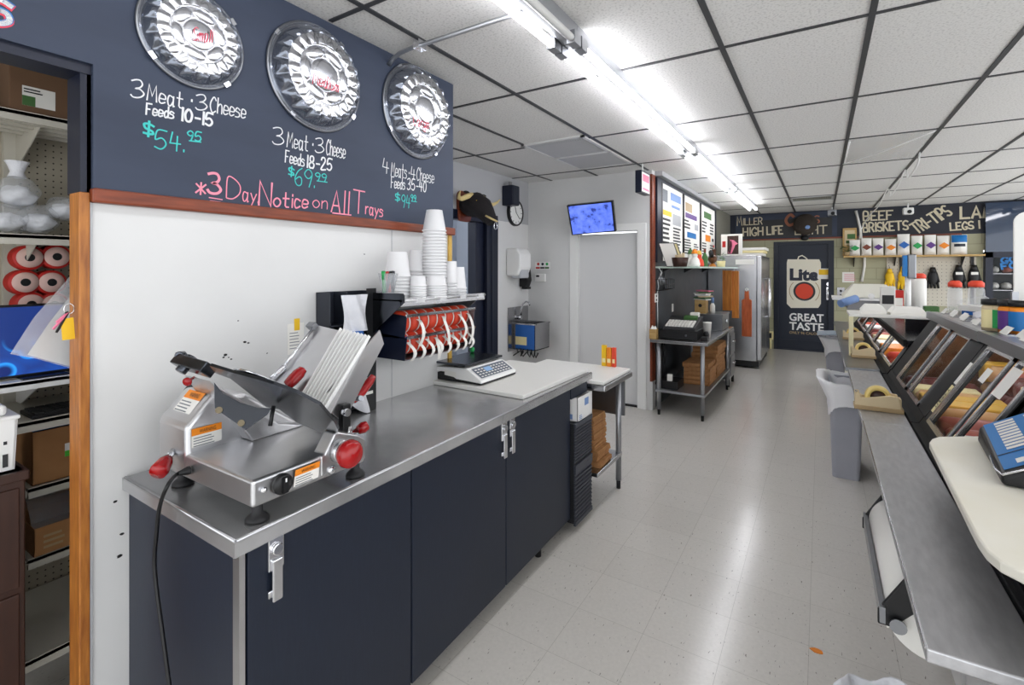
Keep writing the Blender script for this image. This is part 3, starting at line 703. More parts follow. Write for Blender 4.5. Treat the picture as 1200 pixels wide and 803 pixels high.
g = MB(); pn = [S(a, b, z + .0025) for a, z, b in ((.035, .0352, .06), (.035, .0352, .94), (.245, .078, .94), (.245, .078, .06))]; g.add(pn, [(0, 1, 2, 3)]); g.build('keypad', mat('keypad_grey', (92, 100, 114), .4), sc_t, merge=False)
def KP(a, b): return S(.035 + .21 * b, .06 + .88 * a, .0352 + .0428 * b + .0032)
g = MB(); g.add([KP(.3, .45), KP(.5, .45), KP(.5, .85), KP(.3, .85)], [(0, 1, 2, 3)]); g.build('display', mat('lcd', (150, 190, 230), .3), sc_t)
g = MB()
for i in range(10):
    for j in range(4):
        a = .04 + .094 * i; b = .08 + .22 * j
        if 2 < i < 5 and j > 1: continue
        g.add([KP(a, b), KP(a + .06, b), KP(a + .06, b + .1), KP(a, b + .1)], [(0, 1, 2, 3)])
g.build('keys', 'paper', sc_t)
g = MB(); g.add([S(.74, -.004, .034), S(.50, -.004, .028), S(.50, -.004, .058), S(.74, -.004, .062)], [(0, 1, 2, 3)]); g.build('rating_label', 'paper', sc_t)
gc = MB(); q = atz(554, 414, ZB_ + .108); gc.blob(q + Vector((-.02, .02, .018)), (.016, .016, .018), 10, 8, .15, 3); tag(gc.build('bag_clip', 'green'), 'small green clip on the grey platter of the scale', 'clip')

# ------------------------------------------------------------------ meat slicer
sl = thing('meat_slicer', 'stainless gravity meat slicer with red knobs on the near end of the counter', 'slicer', (-1.46, .87, ZT))
CX, CY = -1.217, .698; z0 = .972; z1 = 1.042
BX = -1.70; BY = 1.06
b_ = MB(); b_.prism([(CX, CY, z0), (CX, BY, z0), (BX, BY, z0), (BX, CY, z0)], (0, 0, z1 - z0)); b_.build('base', 'alu', sl, bevel=.008, seg=3)
# front panel rising at the right end, behind the index knob
fp = [(CX + .002, CY + .21, z0 + .004)] + [tuple(onplane(u, v, (CX + .002, 0, 0), (1, 0, 0))) for u, v in ((375, 543), (379, 535), (392, 508), (397, 506), (419, 510), (422, 528), (421, 542))] 
fp = [(CX + .002, CY + .20, z0 + .01), (CX + .002, CY + .20, z1 - .002)] + [tuple(onplane(u, v, (CX, 0, 0), (1, 0, 0))) for u, v in ((380, 533), (392, 508), (397, 506.5), (419, 510))] + [(CX + .002, BY, z1), (CX + .002, BY, z0 + .01)]
fp = [(CX + .002, y, z) for _, y, z in fp]
f_ = MB(); f_.prism(fp, (-.05, 0, 0)); f_.build('front_panel', 'alu', sl, bevel=.004)
# motor housing at the rear left
HX = atx(175 / 2.973 + 160, 0, 1).x if False else onplane(160 + 175 / 2.973, 360 + 515 / 2.973, (0, CY, 0), (0, 1, 0)).x
hx_top = onplane(160 + 175 / 2.973, 360 + 420 / 2.973, (HX, 0, 0), (1, 0, 0))
lft = onplane(180, 495, (0, CY, 0), (0, 1, 0)); print('housing', HX, hx_top, lft)
hz = hx_top.z
ridge = onplane(250, 462, (HX, 0, 0), (1, 0, 0)); print('ridge', ridge)
h_ = MB(); prof = [(HX, CY - .0015, z0 + .012), (HX, CY - .0015, hz), (HX, ridge.y, ridge.z), (HX, ridge.y + .1, ridge.z - .02), (HX, BY, z1)]
h_.prism(prof, (BX - .03 - HX, 0, 0)); h_.build('motor_housing', 'alu', sl, bevel=.012, seg=3)
# blade, gauge plate and guard: all lie along the slope of the cutting plane
ang = math.radians(40.5); pd = Vector((0, math.cos(ang), -math.sin(ang))); pn_ = Vector((0, math.sin(ang), math.cos(ang)))
P0 = Vector((-1.45, .71, 1.305))
def BP(u, v, off=0.0): return onplane(u, v, P0 + pn_ * off, pn_)
def Z(p, z=(160, 360), s=2.973): return (z[0] + p[0] / s, z[1] + p[1] / s)
bl_top = [(258, 200), (330, 222), (420, 246), (480, 264), (560, 294), (640, 336), (690, 395), (705, 425)]
bl_bot = [(690, 440), (640, 432), (560, 398), (500, 352), (455, 345), (400, 300), (330, 245), (275, 225)]
cen = P0 + pd * .2; pts3 = [BP(*Z(p)) for p in bl_top + bl_bot]
for p in pts3: pass
xs = [p.x for p in pts3]; print('blade x', min(xs), max(xs), 'y', min(p.y for p in pts3), max(p.y for p in pts3))
g = MB(); g.prism([p - pn_ * .004 for p in pts3], pn_ * .008); g.build('gauge_plate', 'gun', sl)
g = MB(); bc = sum(pts3, Vector()) / len(pts3) + pn_ * .012
g.lathe([(.02, -.006), (.135, -.004), (.15, 0), (.135, .003), (.02, .006)], bc, pn_, 48); g.build('blade', 'chrome', sl)
# slice deflector
df = [(270, 262), (300, 300), (360, 332), (420, 350), (470, 352), (455, 375), (380, 428), (272, 352)]
dp = [onplane(*Z(p), P0 - Vector((0, 0, .06)), Vector((.75, -.5, .35))) for p in df]
g = MB(); g.prism(dp, Vector((-.006, .004, -.003))); g.build('slice_deflector', 'gun', sl, bevel=.001)
g = MB()
for p in ((288, 360), (365, 405)):
    q = onplane(*Z(p), P0 - Vector((0, 0, .06)), Vector((.75, -.5, .35))); g.cyl(q, q + Vector((.75, -.5, .35)).normalized() * .008, .009)
g.each('screw', mat('brass', (128, 118, 98), .35, 1.0), sl)
g = MB(); qa = BP(*Z((478, 345)), -.012); qb = qa + Vector((.015, -.02, -.05)); g.tube([qa, (qa + qb) / 2 + Vector((0, 0, .004)), qb], .006, 8); g.build('deflector_pin', 'black', sl)
# wedge body below the plate (blade carrier)
g = MB(); a1 = P0 + pd * .05; a2 = P0 + pd * .33
g.prism([Vector((-1.66, a1.y, a1.z)) - pn_ * .02, Vector((-1.66, a2.y, a2.z)) - pn_ * .02, Vector((-1.66, 1.05, z1)), Vector((-1.66, .86, z1))], (.16, 0, 0)); g.build('blade_carrier', 'alu', sl, bevel=.006)
# knife guard clamp at the upper left
g = MB(); cA, cB_ = BP(*Z((262, 222)), .0), BP(*Z((155, 190)), .0)
dcl = (cA - cB_).normalized(); side = dcl.cross(pn_).normalized()
g.obox((cA + cB_) / 2 - dcl * .012, dcl * ((cA - cB_).length / 2 + .0), side * .022, pn_ * .016)
g.tube([cB_ - side * .02 + pn_ * .01, cB_ - dcl * .02 + pn_ * .022, cB_ + side * .02 + pn_ * .01], .012, 8)
g.cyl(cB_ + dcl * .03 - pn_ * .03, cB_ + dcl * .03 + pn_ * .024, .016); g.build('guard_clamp', 'gun', sl, bevel=.004)
g = MB(); cC = BP(*Z((245, 270)), -.0); g.obox(cC - pn_ * .03 - dcl * .01, dcl * .045, side * .02, pn_ * .016); cD = BP(*Z((225, 295)), -.03); g.obox(cD - pn_ * .02, dcl * .03, side * .018, pn_ * .03); g.build('clamp_bracket', 'black', sl, bevel=.004)
g = MB(); r0 = BP(*Z((200, 245)), -.02); r1 = BP(*Z((168, 266)), -.05); dd = (r1 - r0).normalized(); g.lathe([(.004, 0), (.005, .02), (.007, .024), (.013, .032), (.013, .036), (0, .038)], r0, dd, 16); g.build('release_knob', 'red_gloss', sl)
# food tray with ridges
ta = math.radians(42.6); td = Vector((0, math.cos(ta), math.sin(ta))); tn = Vector((0, -math.sin(ta), math.cos(ta)))
T0 = Vector((-1.3, .958, 1.173))
def TP(u, v, off=0.0): return onplane(u, v, T0 + tn * off, tn)
tl, tr2 = TP(371, 381), TP(432, 396); bl2 = TP(316, 443); br2 = TP(*Z((665, 385)))
print('tray', tl, tr2, bl2, br2)
g = MB(); g.prism([tl, tr2, br2, TP(*Z((575, 322))), bl2], -tn * .006); g.build('food_tray', 'alu', sl)
g = MB()
for i in range(9):
    ft = i / 8.0
    a = TP(*Z((715 + 98 * ft, 78 + 26 * ft))); b = TP(*Z((583 + 72 * ft, 312 + 52 * ft)))
    if i == 0: b = TP(*Z((560, 345)))
    d_ = (b - a).normalized(); sd = d_.cross(tn).normalized() * .0040
    g.hull8([a - sd, a + sd, a + sd * .4 + tn * .010, a - sd * .4 + tn * .010], [b - sd, b + sd, b + sd * .4 + tn * .010, b - sd * .4 + tn * .010])
g.each('tray_ridge', 'white', sl)
fe = [(640, 335), (662, 296), (722, 228), (735, 212), (848, 80), (862, 128), (722, 402)]
xfen = TP(*Z((640, 335))).x + .004; print('fence x', xfen)
fpl = [onplane(*Z(p), (xfen, 0, 0), (1, 0, 0)) for p in fe]
g = MB(); g.prism(fpl, (-.005, 0, 0)); g.build('tray_fence', 'alu', sl)
g = MB(); ra, rb = TP(*Z((615, 72)), .012), TP(*Z((468, 252)), .012); rm = TP(*Z((515, 208)), .012); g.tube([ra, rm], .006, 10); g.tube([rm, rb], .011, 10); g.build('pusher_rod', 'chrome', sl)
g = MB(); q = TP(*Z((612, 66)), .008); g.obox(q, td * .012, Vector((.02, 0, 0)), tn * .012); g.build('rod_block', 'steel_dark', sl, bevel=.003)
g = MB(); ra, rb = TP(*Z((580, 216)), .03), TP(*Z((527, 272)), .03); dd = (rb - ra); n = 10
g.tube([ra - dd * .06, ra, ra + dd * .3, ra + dd * .7, rb, rb + dd * .05], [.006, .019, .026, .026, .022, .01], 14, .7); g.build('pusher_handle', 'red_gloss', sl)
g = MB(); hp = [onplane(*Z(p), (xfen - .05, 0, 0), (1, 0, 0)) for p in ((728, 325), (755, 318), (785, 295), (812, 260), (824, 240))]
g.tube(hp, [.012, .018, .016, .015, .012], 12); g.build('tray_handle', 'red_gloss', sl); g = MB(); g.tube([hp[1], hp[1] + Vector((.05, -.01, .01))], .009, 8); g.each('handle_post', 'steel_dark', sl)
g = MB(); a = onplane(*Z((715, 352)), (CX - .06, 0, 0), (1, 0, 0)); b = onplane(*Z((735, 425)), (CX - .06, 0, 0), (1, 0, 0)); g.obox((a + b) / 2, (.012, 0, 0), (0, .016, 0), (0, 0, (a - b).length / 2 + .01)); g.build('tray_arm', 'black', sl, bevel=.004); g = MB(); g.tube([b + Vector((0, 0, .01)), Vector((b.x, min(b.y, BY - .03), z1 - .02))], .013, 10); g.build('arm_post', 'chrome', sl)
g = MB(); g.cyl(a + Vector((.012, 0, -.01)), a + Vector((.03, 0, -.01)), .012); g.build('arm_bolt', 'chrome', sl)
# knobs and controls on the front
def FP(u, v, off=0.0): return onplane(u, v, (CX + .002 + off, 0, 0), (1, 0, 0))
k = FP(*Z((705, 500))); g = MB(); g.lathe([(.0, 0), (.034, .0), (.034, .022), (.028, .024), (0, .024)], k, (1, 0, 0), 28); g.build('index_dial', 'steel', sl)
k2 = k + Vector((.024, .0, 0)); g = MB()
g.lathe([(0, 0), (.03, .0), (.035, .006), (.041, .02), (.039, .036), (.028, .048), (0, .052)], k2, (1, 0, 0), 28); g.build('index_knob', 'red_gloss', sl)
k = FP(*Z((503, 614))); g = MB(); g.lathe([(0, 0), (.027, 0), (.027, .012), (.024, .016), (0, .016)], k, (1, 0, 0), 28); g.obox(k + Vector((.018, 0, 0)), (.006, 0, 0), (0, .007, 0), (0, 0, .02)); g.build('switch_dial', 'dial', sl)
g = MB(); g.obox(k + Vector((.0245, 0, .014)), (.0006, 0, 0), (0, .002, 0), (0, 0, .005)); g.build('dial_mark', 'white', sl)
for p, r in (((442, 637), .008), ((680, 567), .013)):
    k = FP(*Z(p)); g = MB(); g.lathe([(0, 0), (r, 0), (r, .005), (r * .6, .008), (0, .009)], k, (1, 0, 0), 20); g.build('button', 'chrome', sl)
k = onplane(*Z((770, 430)), (CX - .12, 0, 0), (1, 0, 0)); g = MB(); g.lathe([(0, 0), (.014, 0), (.02, .02), (.016, .036), (0, .04)], k, (.3, .9, .3), 16); g.build('locking_knob', 'red_gloss', sl); g = MB(); g.cyl(k + Vector((.3, .9, .3)) * .005, Vector((k.x, BY - .03, z1 - .015)), .009); g.build('knob_stem', 'chrome', sl)
# carriage lever on the left face
def LPn(u, v, off=0.0): return onplane(u, v, (0, CY - off, 0), (0, 1, 0))
a = LPn(*Z((128, 500)), .002); b = LPn(*Z((72, 580)), .06); dd = (b - a).normalized(); L = (b - a).length
g = MB(); g.cyl(a, a + dd * L * .5, .010); g.build('lever_shaft', 'chrome', sl)
g = MB(); g.lathe([(0, L * .3), (.013, L * .32), (.02, L * .5), (.025, L * .85), (.022, L * 1.0), (0, L * 1.02)], a, dd, 20); g.build('lever_knob', 'red_gloss', sl)
# feet
for (x, y) in ((-1.258, .735), (-1.262, 1.06), (-1.66, .735), (-1.66, 1.03)):
    g = MB(); g.lathe([(.0, 0), (.03, .001), (.03, .007), (.022, .016), (.014, .022), (.012, .056)], (x, y, ZT + .0005), (0, 0, 1), 20); g.build('foot', 'rubber', sl)
# warning labels
def label_on(o, u, up, w_, h_, nm='warning_label'):
    g = MB(); facing_quad(g, o, u, up, w_, h_, .0012); pl = g.build(nm, 'paper', sl)
    g = MB(); facing_quad(g, Vector(o) + Vector(up).normalized() * h_ * .62, u, up, w_, h_ * .38, .0018); g.build('label_band', 'orange', pl)
    g = MB(); lines_block(g, Vector(o) + Vector(u).normalized() * w_ * .06, u, up, w_ * .8, h_ * .56, 4, .002, .35); g.build('label_print', 'paper_print', pl)
    printed('WARNING', 'label_lettering', 'wood_brown', pl, Vector(o) + Vector(u).normalized() * w_ * .25 + Vector(up).normalized() * h_ * .7, u, up, h_ * .2, .0024, width=w_ * .55)
o = FP(*Z((546, 628)), .002); label_on(o, (0, 1, 0), (0, .12, 1), .078, .045)
o = onplane(*Z((190, 492)), (HX, 0, 0), (1, 0, 0)) + Vector((.001, 0, 0)); label_on(o, (0, 1, .0), (0, 0, 1), .085, .055)
slope = (Vector((0, ridge.y, ridge.z)) - Vector((0, CY, hz))).normalized()
o = Vector((-1.69, CY, hz)) + slope * .035 + Vector((0, 0, 0)); label_on(o, (1, 0, 0), slope, .10, .07)
# power cord
a = LPn(*Z((185, 568)), .004); g = MB(); g.lathe([(.0, 0), (.012, 0), (.012, .006), (.008, .02), (.006, .03)], a, (0, -1, 0), 14); g.build('cord_gland', 'black', sl)
pts = [a + Vector((0, -.01, 0)), a + Vector((-.01, -.03, -.005))] + [onplane(u, v, (0, yf0 - .022, 0), (0, 1, 0)) for u, v in ((196, 570), (187, 595), (183, 630), (181, 660), (184, 695), (190, 740), (198, 800), (204, 850))]
cs = []
for i in range(len(pts) - 1):
    q = [pts[max(0, min(len(pts) - 1, j))] for j in (i - 1, i, i + 1, i + 2)]
    for t in (0, .2, .4, .6, .8): cs.append(.5 * (2 * q[1] + (q[2] - q[0]) * t + (2 * q[0] - 5 * q[1] + 4 * q[2] - q[3]) * t * t + (3 * q[1] - q[0] - 3 * q[2] + q[3]) * t ** 3))
g = MB(); g.tube(cs + [pts[-1]], .0052, 8); g.build('power_cord', 'black', sl)
# ================================================================== cup shelf, label bins, organizer
ZS = 1.44
sh = thing('cup_shelf', 'grey steel wall shelf carrying the cup stacks, above the label bins', 'shelf', (-1.74, 1.93, ZS - .1))
ya, yb = 1.6, 2.25; xs_ = -1.6
g = MB(); g.box(XW + .001, xs_, ya, yb, ZS - .006, ZS).box(xs_ - .004, xs_, ya, yb, ZS - .03, ZS + .006); g.box(XW + .001, XW + .004, ya, yb, ZS, ZS + .03); g.build('shelf_board', 'steel', sh)
g = MB(); g.tube([(xs_ + .001, ya, ZS - .004), (xs_ + .001, yb, ZS - .004)], .006, 8)
for k in range(4): y = ya + .1 + k * .16; g.box(xs_, xs_ + .007, y, y + .05, ZS - .018, ZS + .004)
g.build('price_rail', 'alu', sh)
g = MB(); g.prism([(XW, yb - .004, ZS - .006), (xs_ - .01, yb - .004, ZS - .006), (XW, yb - .004, ZS - .2)], (0, .003, 0)); g.build('end_bracket', 'steel_dark', sh)
g = MB(); g.prism([(XW + .05, 1.6, ZS + .03), (xs_ + .012, 1.6, ZS + .03), (xs_ + .02, 1.6, ZS + .02), (xs_ + .02, 1.6, ZS - .01), (XW + .1, 1.6, ZS - .16), (XW + .05, 1.6, ZS - .16)], (0, .004, 0)); g.build('end_bracket', 'gun', sh)
g = MB(); g.box(XW + .004, XW + .02, ya + .12, ya + .16, ZS - .3, ZS).box(XW + .004, XW + .02, yb - .1, yb - .06, ZS - .3, ZS); g.build('wall_upright', 'alu', sh)

def bin_rack(zr, label):
    t = thing('label_rack', label, 'rack', (-1.72, 1.9, zr - .06))
    y0, y1 = 1.655, 2.175
    g = MB(); g.box(XW + .02, -1.63, y0, y1, zr - .105, zr - .1); g.box(XW + .02, XW + .024, y0, y1, zr - .1, zr + .01); g.build('tray', 'steel_dark', t)
    for y in (y0 - .004, y1):
        g = MB(); g.prism([(XW + .02, y, zr - .105), (-1.63, y, zr - .105), (-1.615, y, zr), (XW + .02, y, zr + .02)], (0, .004, 0)); g.build('side_plate', 'navy_trim' if y < 2 else 'steel_dark', t)
    g = MB(); g.box(-1.622, -1.612, y0 - .004, y1 + .004, zr - .006, zr + .008); g.build('front_rail', 'chrome', t)
    return t, y0, y1
for zr, n, gp, lab in ((1.362, 8, 'label rolls in the upper rack', 'grey wall rack of red label rolls, right under the cup shelf'), (1.26, 8, 'label rolls in the lower rack', 'grey wall rack of red label rolls, lower of the two')):
    t, y0, y1 = bin_rack(zr, lab)
    row = 'upper' if zr > 1.3 else 'lower'
    proto = None
    for i in range(n):
        y = y0 + (y1 - y0) * (i + .5) / n; wd = (y1 - y0) / n * .42
        pos = (-1.70, y, zr - .035)
        lb = '%s red label roll from the left in the %s rack under the cup shelf' % (['first', 'second', 'third', 'fourth', 'fifth', 'sixth', 'seventh', 'last'][i], row)
        if proto is None:
            r_ = thing('label_roll', lb, 'label roll', pos, 0, gp)
            g = MB(); g.lathe([(.02, -wd), (.054, -wd), (.054, wd), (.02, wd), (.02, -wd)], pos, (0, 1, 0), 28); g.build('roll', 'red_label', r_)
            g = MB(); g.lathe([(.0125, -wd - .001), (.022, -wd - .001), (.022, wd + .001), (.0125, wd + .001), (.0125, -wd - .001)], pos, (0, 1, 0), 20); g.build('core', 'paper', r_); g = MB(); g.lathe([(.0546, wd * .5), (.0546, wd * .8)], pos, (0, 1, 0), 28); g.build('print_stripe', 'paper', r_)
            proto = r_
        else:
            r_ = dup(proto, pos, None, lb)
        if i in ((1, 4, 6, 7) if row == 'upper' else (0, 3, 5)): pass
        else: continue
        ln = .05 + .05 * ((i * 37) % 5) / 4 if (i % 3 != 2) else .03
        g = MB(); P_ = [Vector((-1.648 + .03 * math.sin(a * 1.6), y + .012 * math.sin(a * 2 + i), zr - .03 - a * ln)) for a in [q / 8 * 1.6 for q in range(9)]]
        P_ = [Vector((-1.655, y, zr - .02))] + [p + Vector((.012, 0, 0)) for p in P_]
        vs = []
        for p in P_: vs += [p - Vector((0, wd * .4, 0)), p + Vector((0, wd * .4, 0))]
        g.add(vs, [(2 * q, 2 * q + 1, 2 * q + 3, 2 * q + 2) for q in range(len(P_) - 1)], True); g.build('liner_tail', 'paper', r_)

# black wall organizer
og = thing('wall_organizer', 'black metal wall organizer stuffed with bags and papers, behind the slicer tray', 'organizer', (-1.83, 1.49, ZT))
g = MB(); x0, x1, y0, y1 = XW + .002, -1.785, 1.363, 1.62
g.box(x0, x0 + .004, y0, y1, ZT + .002, 1.478).box(x0, x1, y0, y0 + .004, 1.0, 1.478).box(x0, x1, y1 - .004, y1, ZT + .002, 1.478)
for z in (.99, 1.16, 1.33): g.box(x0, x1, y0, y1, z, z + .004)
g.box(x0, x1, y0 + .09, y0 + .094, ZT + .002, 1.478); g.build('case', mat('organizer_navy', (36, 40, 50), .4), og)
g = MB(); g.box(x1, x1 + .003, y0 + .2, y1, ZT + .002, 1.49); g.build('front_plate', 'black', og)
pp = MB(); pp.grid(lambda u, v: (-1.775 + .012 * math.sin(9 * u + 4 * v) + .01 * u, 1.42 + .13 * u, 1.30 + .165 * v), 12, 14)
tag(pp.build('deli_bags', 'bag_white'), 'wad of white deli bags hanging from the black wall organizer', 'bags')
pp = MB(); pp.box(-1.795, -1.765, 1.42, 1.53, 1.235, 1.30); pb = pp.build('bag_box', 'blue'); tag(pb, 'blue carton of bags in the black organizer, under the white bags', 'box')
pp = MB(); pp.grid(lambda u, v: (-1.772 + .016 * math.sin(8 * u + 5 * v), 1.40 + .16 * u, .95 + .16 * v + .03 * math.sin(5 * u)), 12, 12); tag(pp.build('paper_wad', 'bag_white'), 'crumpled white paper low in the organizer by the red slicer handle', 'paper')
g = MB()
for q in ((431, 425), (433, 460)):
    a = atx(q[0], q[1], -1.781); g.box(a.x, a.x + .001, a.y - .025, a.y + .02, a.z - .008, a.z + .006)
tg_ = g.build('shelf_tags', 'paper', og)
# taped note on the wall
nt2 = thing('taped_note', 'white paper note with yellow tab taped to the wall behind the slicer', 'note', tuple(atx(345, 395, XW + .002)))
a = atx(337, 380, XW + .002); b2 = atx(356, 413, XW + .002); g = MB(); g.box(XW + .001, XW + .003, a.y, b2.y, b2.z, a.z); g.build('sheet', 'paper', nt2)
g = MB(); g.box(XW + .003, XW + .0045, a.y + .03, a.y + .055, a.z - .03, a.z + .02); g.build('tab', 'yellow', nt2)
g = MB(); lines_block(g, (XW + .0032, a.y + .008, b2.z + .02), (0, 1, 0), (0, 0, 1), (b2.y - a.y) * .7, (a.z - b2.z) * .6, 6, .0005, .25); g.build('note_lines', 'paper_print', nt2)

# stacks of plastic cups on the shelf
def cup_mesh(rt, rb, h, inv=True, m='cup_plastic'):
    g = MB(); lip = .004
    if inv: prof = [(0, h), (rb, h), (rt, .006), (rt + lip, .006), (rt + lip, 0), (rt - .001, 0), (rb - .002, h - .002), (0, h - .002)]
    else: prof = [(0, 0), (rb, 0), (rt, h - .006), (rt + lip, h - .006), (rt + lip, h), (rt - .001, h), (rb - .002, .002), (0, .002)]
    g.lathe(prof, (0, 0, 0), (0, 0, 1), 28); return g
def cup_stack(px, vbot, vtop, X, rt, rb, h, n, label, group, inv=True):
    p = atx(px, vbot, X); y = p.y; d = _c * y - _s * X
    H = (vbot - vtop) / FPX * d; pitch = (H - h) / max(1, n - 1)
    c0 = cup_mesh(rt, rb, h, inv).build('deli_cup', 'cup_plastic')
    for i in range(n):
        c = c0 if i == 0 else c0.copy()
        if i: COL.objects.link(c)
        c.location = (X, y, ZS + .0005 + i * pitch)
        pos = 'bottom' if i == 0 else ('top' if i == n - 1 else 'inside')
        lb = {'bottom': 'lowest cup of the %s', 'top': 'topmost cup of the %s', 'inside': 'cup nested inside the %s'}[pos] % label
        tag(c, lb, 'cup', group)
cup_stack(509, 347, 247, -1.72, .060, .042, .11, 22, 'tallest white cup stack on the wall shelf', 'cups in the tallest stack')
cup_stack(466, 349, 295, -1.73, .060, .046, .12, 7, 'wide cup stack behind the marker bag', 'cups behind the marker bag')
cup_stack(489, 347, 294, -1.80, .045, .036, .11, 8, 'cup stack just left of the tallest one, at the wall', 'cups left of the tallest stack')
cup_stack(490, 349, 323, -1.64, .038, .034, .05, 6, 'short cup stack at the shelf front, left', 'short cups at the shelf front')
cup_stack(511, 348, 324, -1.63, .050, .042, .045, 6, 'short wide cup stack in front of the tallest', 'short wide cups at the shelf front')
cup_stack(528, 346, 307, -1.72, .036, .033, .12, 5, 'straight cup stack right of the tallest', 'cups right of the tallest stack')
cup_stack(539, 345, 313, -1.69, .034, .024, .12, 3, 'slim cup stack nearest the shelf end', 'slim cups by the shelf end')
mbx = thing('marker_bag', 'clear plastic cup holding coloured markers on the left end of the shelf', 'marker cup', (-1.66, 1.63, ZS))
p = atx(455, 345, -1.66)
g = MB(); g.lathe([(.0, 0), (.026, 0), (.045, .09), (.044, .09), (.025, .002)], (p.x, p.y, ZS + .031), (0, 0, 1), 20); g.build('cup', 'bag_film', mbx)
for k, (m_, a, dx) in enumerate((('black', .3, -.01), ('red', -.2, .006), ('chalk_dark', .5, .012), ('green', -.5, -.016), ('navy_trim', .1, .018))):
    t = thing('marker', '%s marker standing in the clear cup on the shelf' % ['black', 'red', 'grey', 'green', 'navy'][k], 'marker', (p.x, p.y, ZS + .034))
    q0 = Vector((p.x + dx * .5, p.y + dx, ZS + .035)); q1 = q0 + Vector((.02 * math.cos(k * 2), math.sin(a) * .05, .095)); g = MB(); g.cyl(q0, q0.lerp(q1, .65), .008); g.build('barrel', m_, t); g = MB(); g.cyl(q0.lerp(q1, .65), q1, .009); g.build('cap', m_, t)

# ================================================================== storeroom seen through the opening
XP = -2.78                                            # pegboard back of the shelving
m = bpy.data.materials.new('pegboard'); m.use_nodes = True; nt = m.node_tree; b = nt.nodes['Principled BSDF']; b.inputs['Roughness'].default_value = .6
tc = nt.nodes.new('ShaderNodeTexCoord'); mp_ = nt.nodes.new('ShaderNodeMapping'); nt.links.new(tc.outputs['Object'], mp_.inputs[0])
def pegnodes():
    sx = nt.nodes.new('ShaderNodeSeparateXYZ'); nt.links.new(mp_.outputs[0], sx.inputs[0]); acc = None
    for ax in ('X', 'Y', 'Z'):
        f = nt.nodes.new('ShaderNodeMath'); f.operation = 'PINGPONG'; f.inputs[1].default_value = .0127; nt.links.new(sx.outputs[ax], f.inputs[0])
        q = nt.nodes.new('ShaderNodeMath'); q.operation = 'POWER'; q.inputs[1].default_value = 2; nt.links.new(f.outputs[0], q.inputs[0])
        if ax == 'X': continue
        if acc is None: acc = q
        else:
            s_ = nt.nodes.new('ShaderNodeMath'); s_.operation = 'ADD'; nt.links.new(acc.outputs[0], s_.inputs[0]); nt.links.new(q.outputs[0], s_.inputs[1]); acc = s_
    lt = nt.nodes.new('ShaderNodeMath'); lt.operation = 'LESS_THAN'; lt.inputs[1].default_value = .0032 ** 2; nt.links.new(acc.outputs[0], lt.inputs[0]); return lt
lt = pegnodes(); mxp = nt.nodes.new('ShaderNodeMixRGB'); mxp.inputs['Color1'].default_value = rgb((176, 168, 150)); mxp.inputs['Color2'].default_value = rgb((50, 46, 40)); nt.links.new(lt.outputs[0], mxp.inputs[0]); nt.links.new(mxp.outputs[0], b.inputs['Base Color'])
M['pegboard'] = m
gs = thing('storeroom_shelving', 'beige metal store shelving with pegboard back, through the left opening', 'shelving', (-2.55, .6, 0))
g = MB(); g.box(XP - .02, XP, -.6, 1.3, .15, 2.6); g.build('pegboard_back', 'pegboard', gs)
for yy in (-.3, .59, 1.25):
    g = MB(); g.box(XP, XP + .03, yy - .02, yy + .02, .1, 2.6)
    for k in range(36): g.box(XP + .028, XP + .0305, yy - .006, yy + .006, .25 + k * .065, .28 + k * .065)
    g.build('upright', 'shelf_beige', gs)
xf = -2.4
def gshelf(z, front, y0=-.5, y1=1.24, lip=.035, m='shelf_beige', ribs=False):
    g = MB(); g.box(XP + .03, front, y0, y1, z - .012, z).box(front - .012, front, y0, y1, z - lip, z + .003)
    if ribs:
        for k in range(4): x = XP + .1 + k * .07; g.box(x, x + .02, y0, y1, z - .03, z - .012)
    g.build('shelf', m, gs)
    g = MB()
    for yy in (y0 + .06, .605, y1 - .03):
        g.prism([(XP + .03, yy, z - .012), (front - .02, yy, z - .012), (XP + .03, yy, z - .16)], (0, .004, 0))
    g.each('shelf_bracket', m, gs)
gshelf(2.14, xf, ribs=True); gshelf(1.705, xf - .05); gshelf(1.178, xf, lip=.03, m='white'); gshelf(1.045, xf + .06, y0=.50); gshelf(.79, xf, y0=.56); gshelf(.535, xf, y0=.56); gshelf(.26, xf + .15, y0=.50)
# carton on the top shelf
def carton(name, label, x0, x1, y0, y1, z0_, z1_, open_=False, prn=None, lab=None):
    t = thing(name, label, 'box', ((x0 + x1) / 2, (y0 + y1) / 2, z0_))
    g = MB()
    if open_:
        w_ = .004
        g.box(x0, x1, y0, y0 + w_, z0_, z1_).box(x0, x1, y1 - w_, y1, z0_, z1_).box(x0, x0 + w_, y0, y1, z0_, z1_).box(x1 - w_, x1, y0, y1, z0_, z1_).box(x0, x1, y0, y1, z0_, z0_ + w_)
    else: g.box(x0, x1, y0, y1, z0_, z1_)
    g.build('carton', 'cardboard' if z1_ < 2 else 'carton_dark', t, bevel=.002)
    if not open_:
        g = MB(); g.box(x1, x1 + .0006, y0, y1, (z0_ + z1_) / 2 + .02, (z0_ + z1_) / 2 + .05); g.build('tape', 'tan_dark', t)
    return t
t = carton('cardboard_carton', 'brown taped carton with white label on the top storeroom shelf', -2.74, -2.42, .515, .80, 2.142, 2.42)
g = MB(); facing_quad(g, (-2.4194, .548, 2.17), (0, 1, 0), (0, 0, 1), .09, .07); sl_ = g.build('label', 'paper', t)
g = MB(); facing_quad(g, (-2.4188, .548, 2.17), (0, 1, 0), (0, 0, 1), .035, .035); g.build('label_print', 'leaf', sl_)
g = MB(); lines_block(g, (-2.4186, .552, 2.215), (0, 1, 0), (0, 0, 1), .06, .02, 2); g.build('label_lines', 'black', sl_)
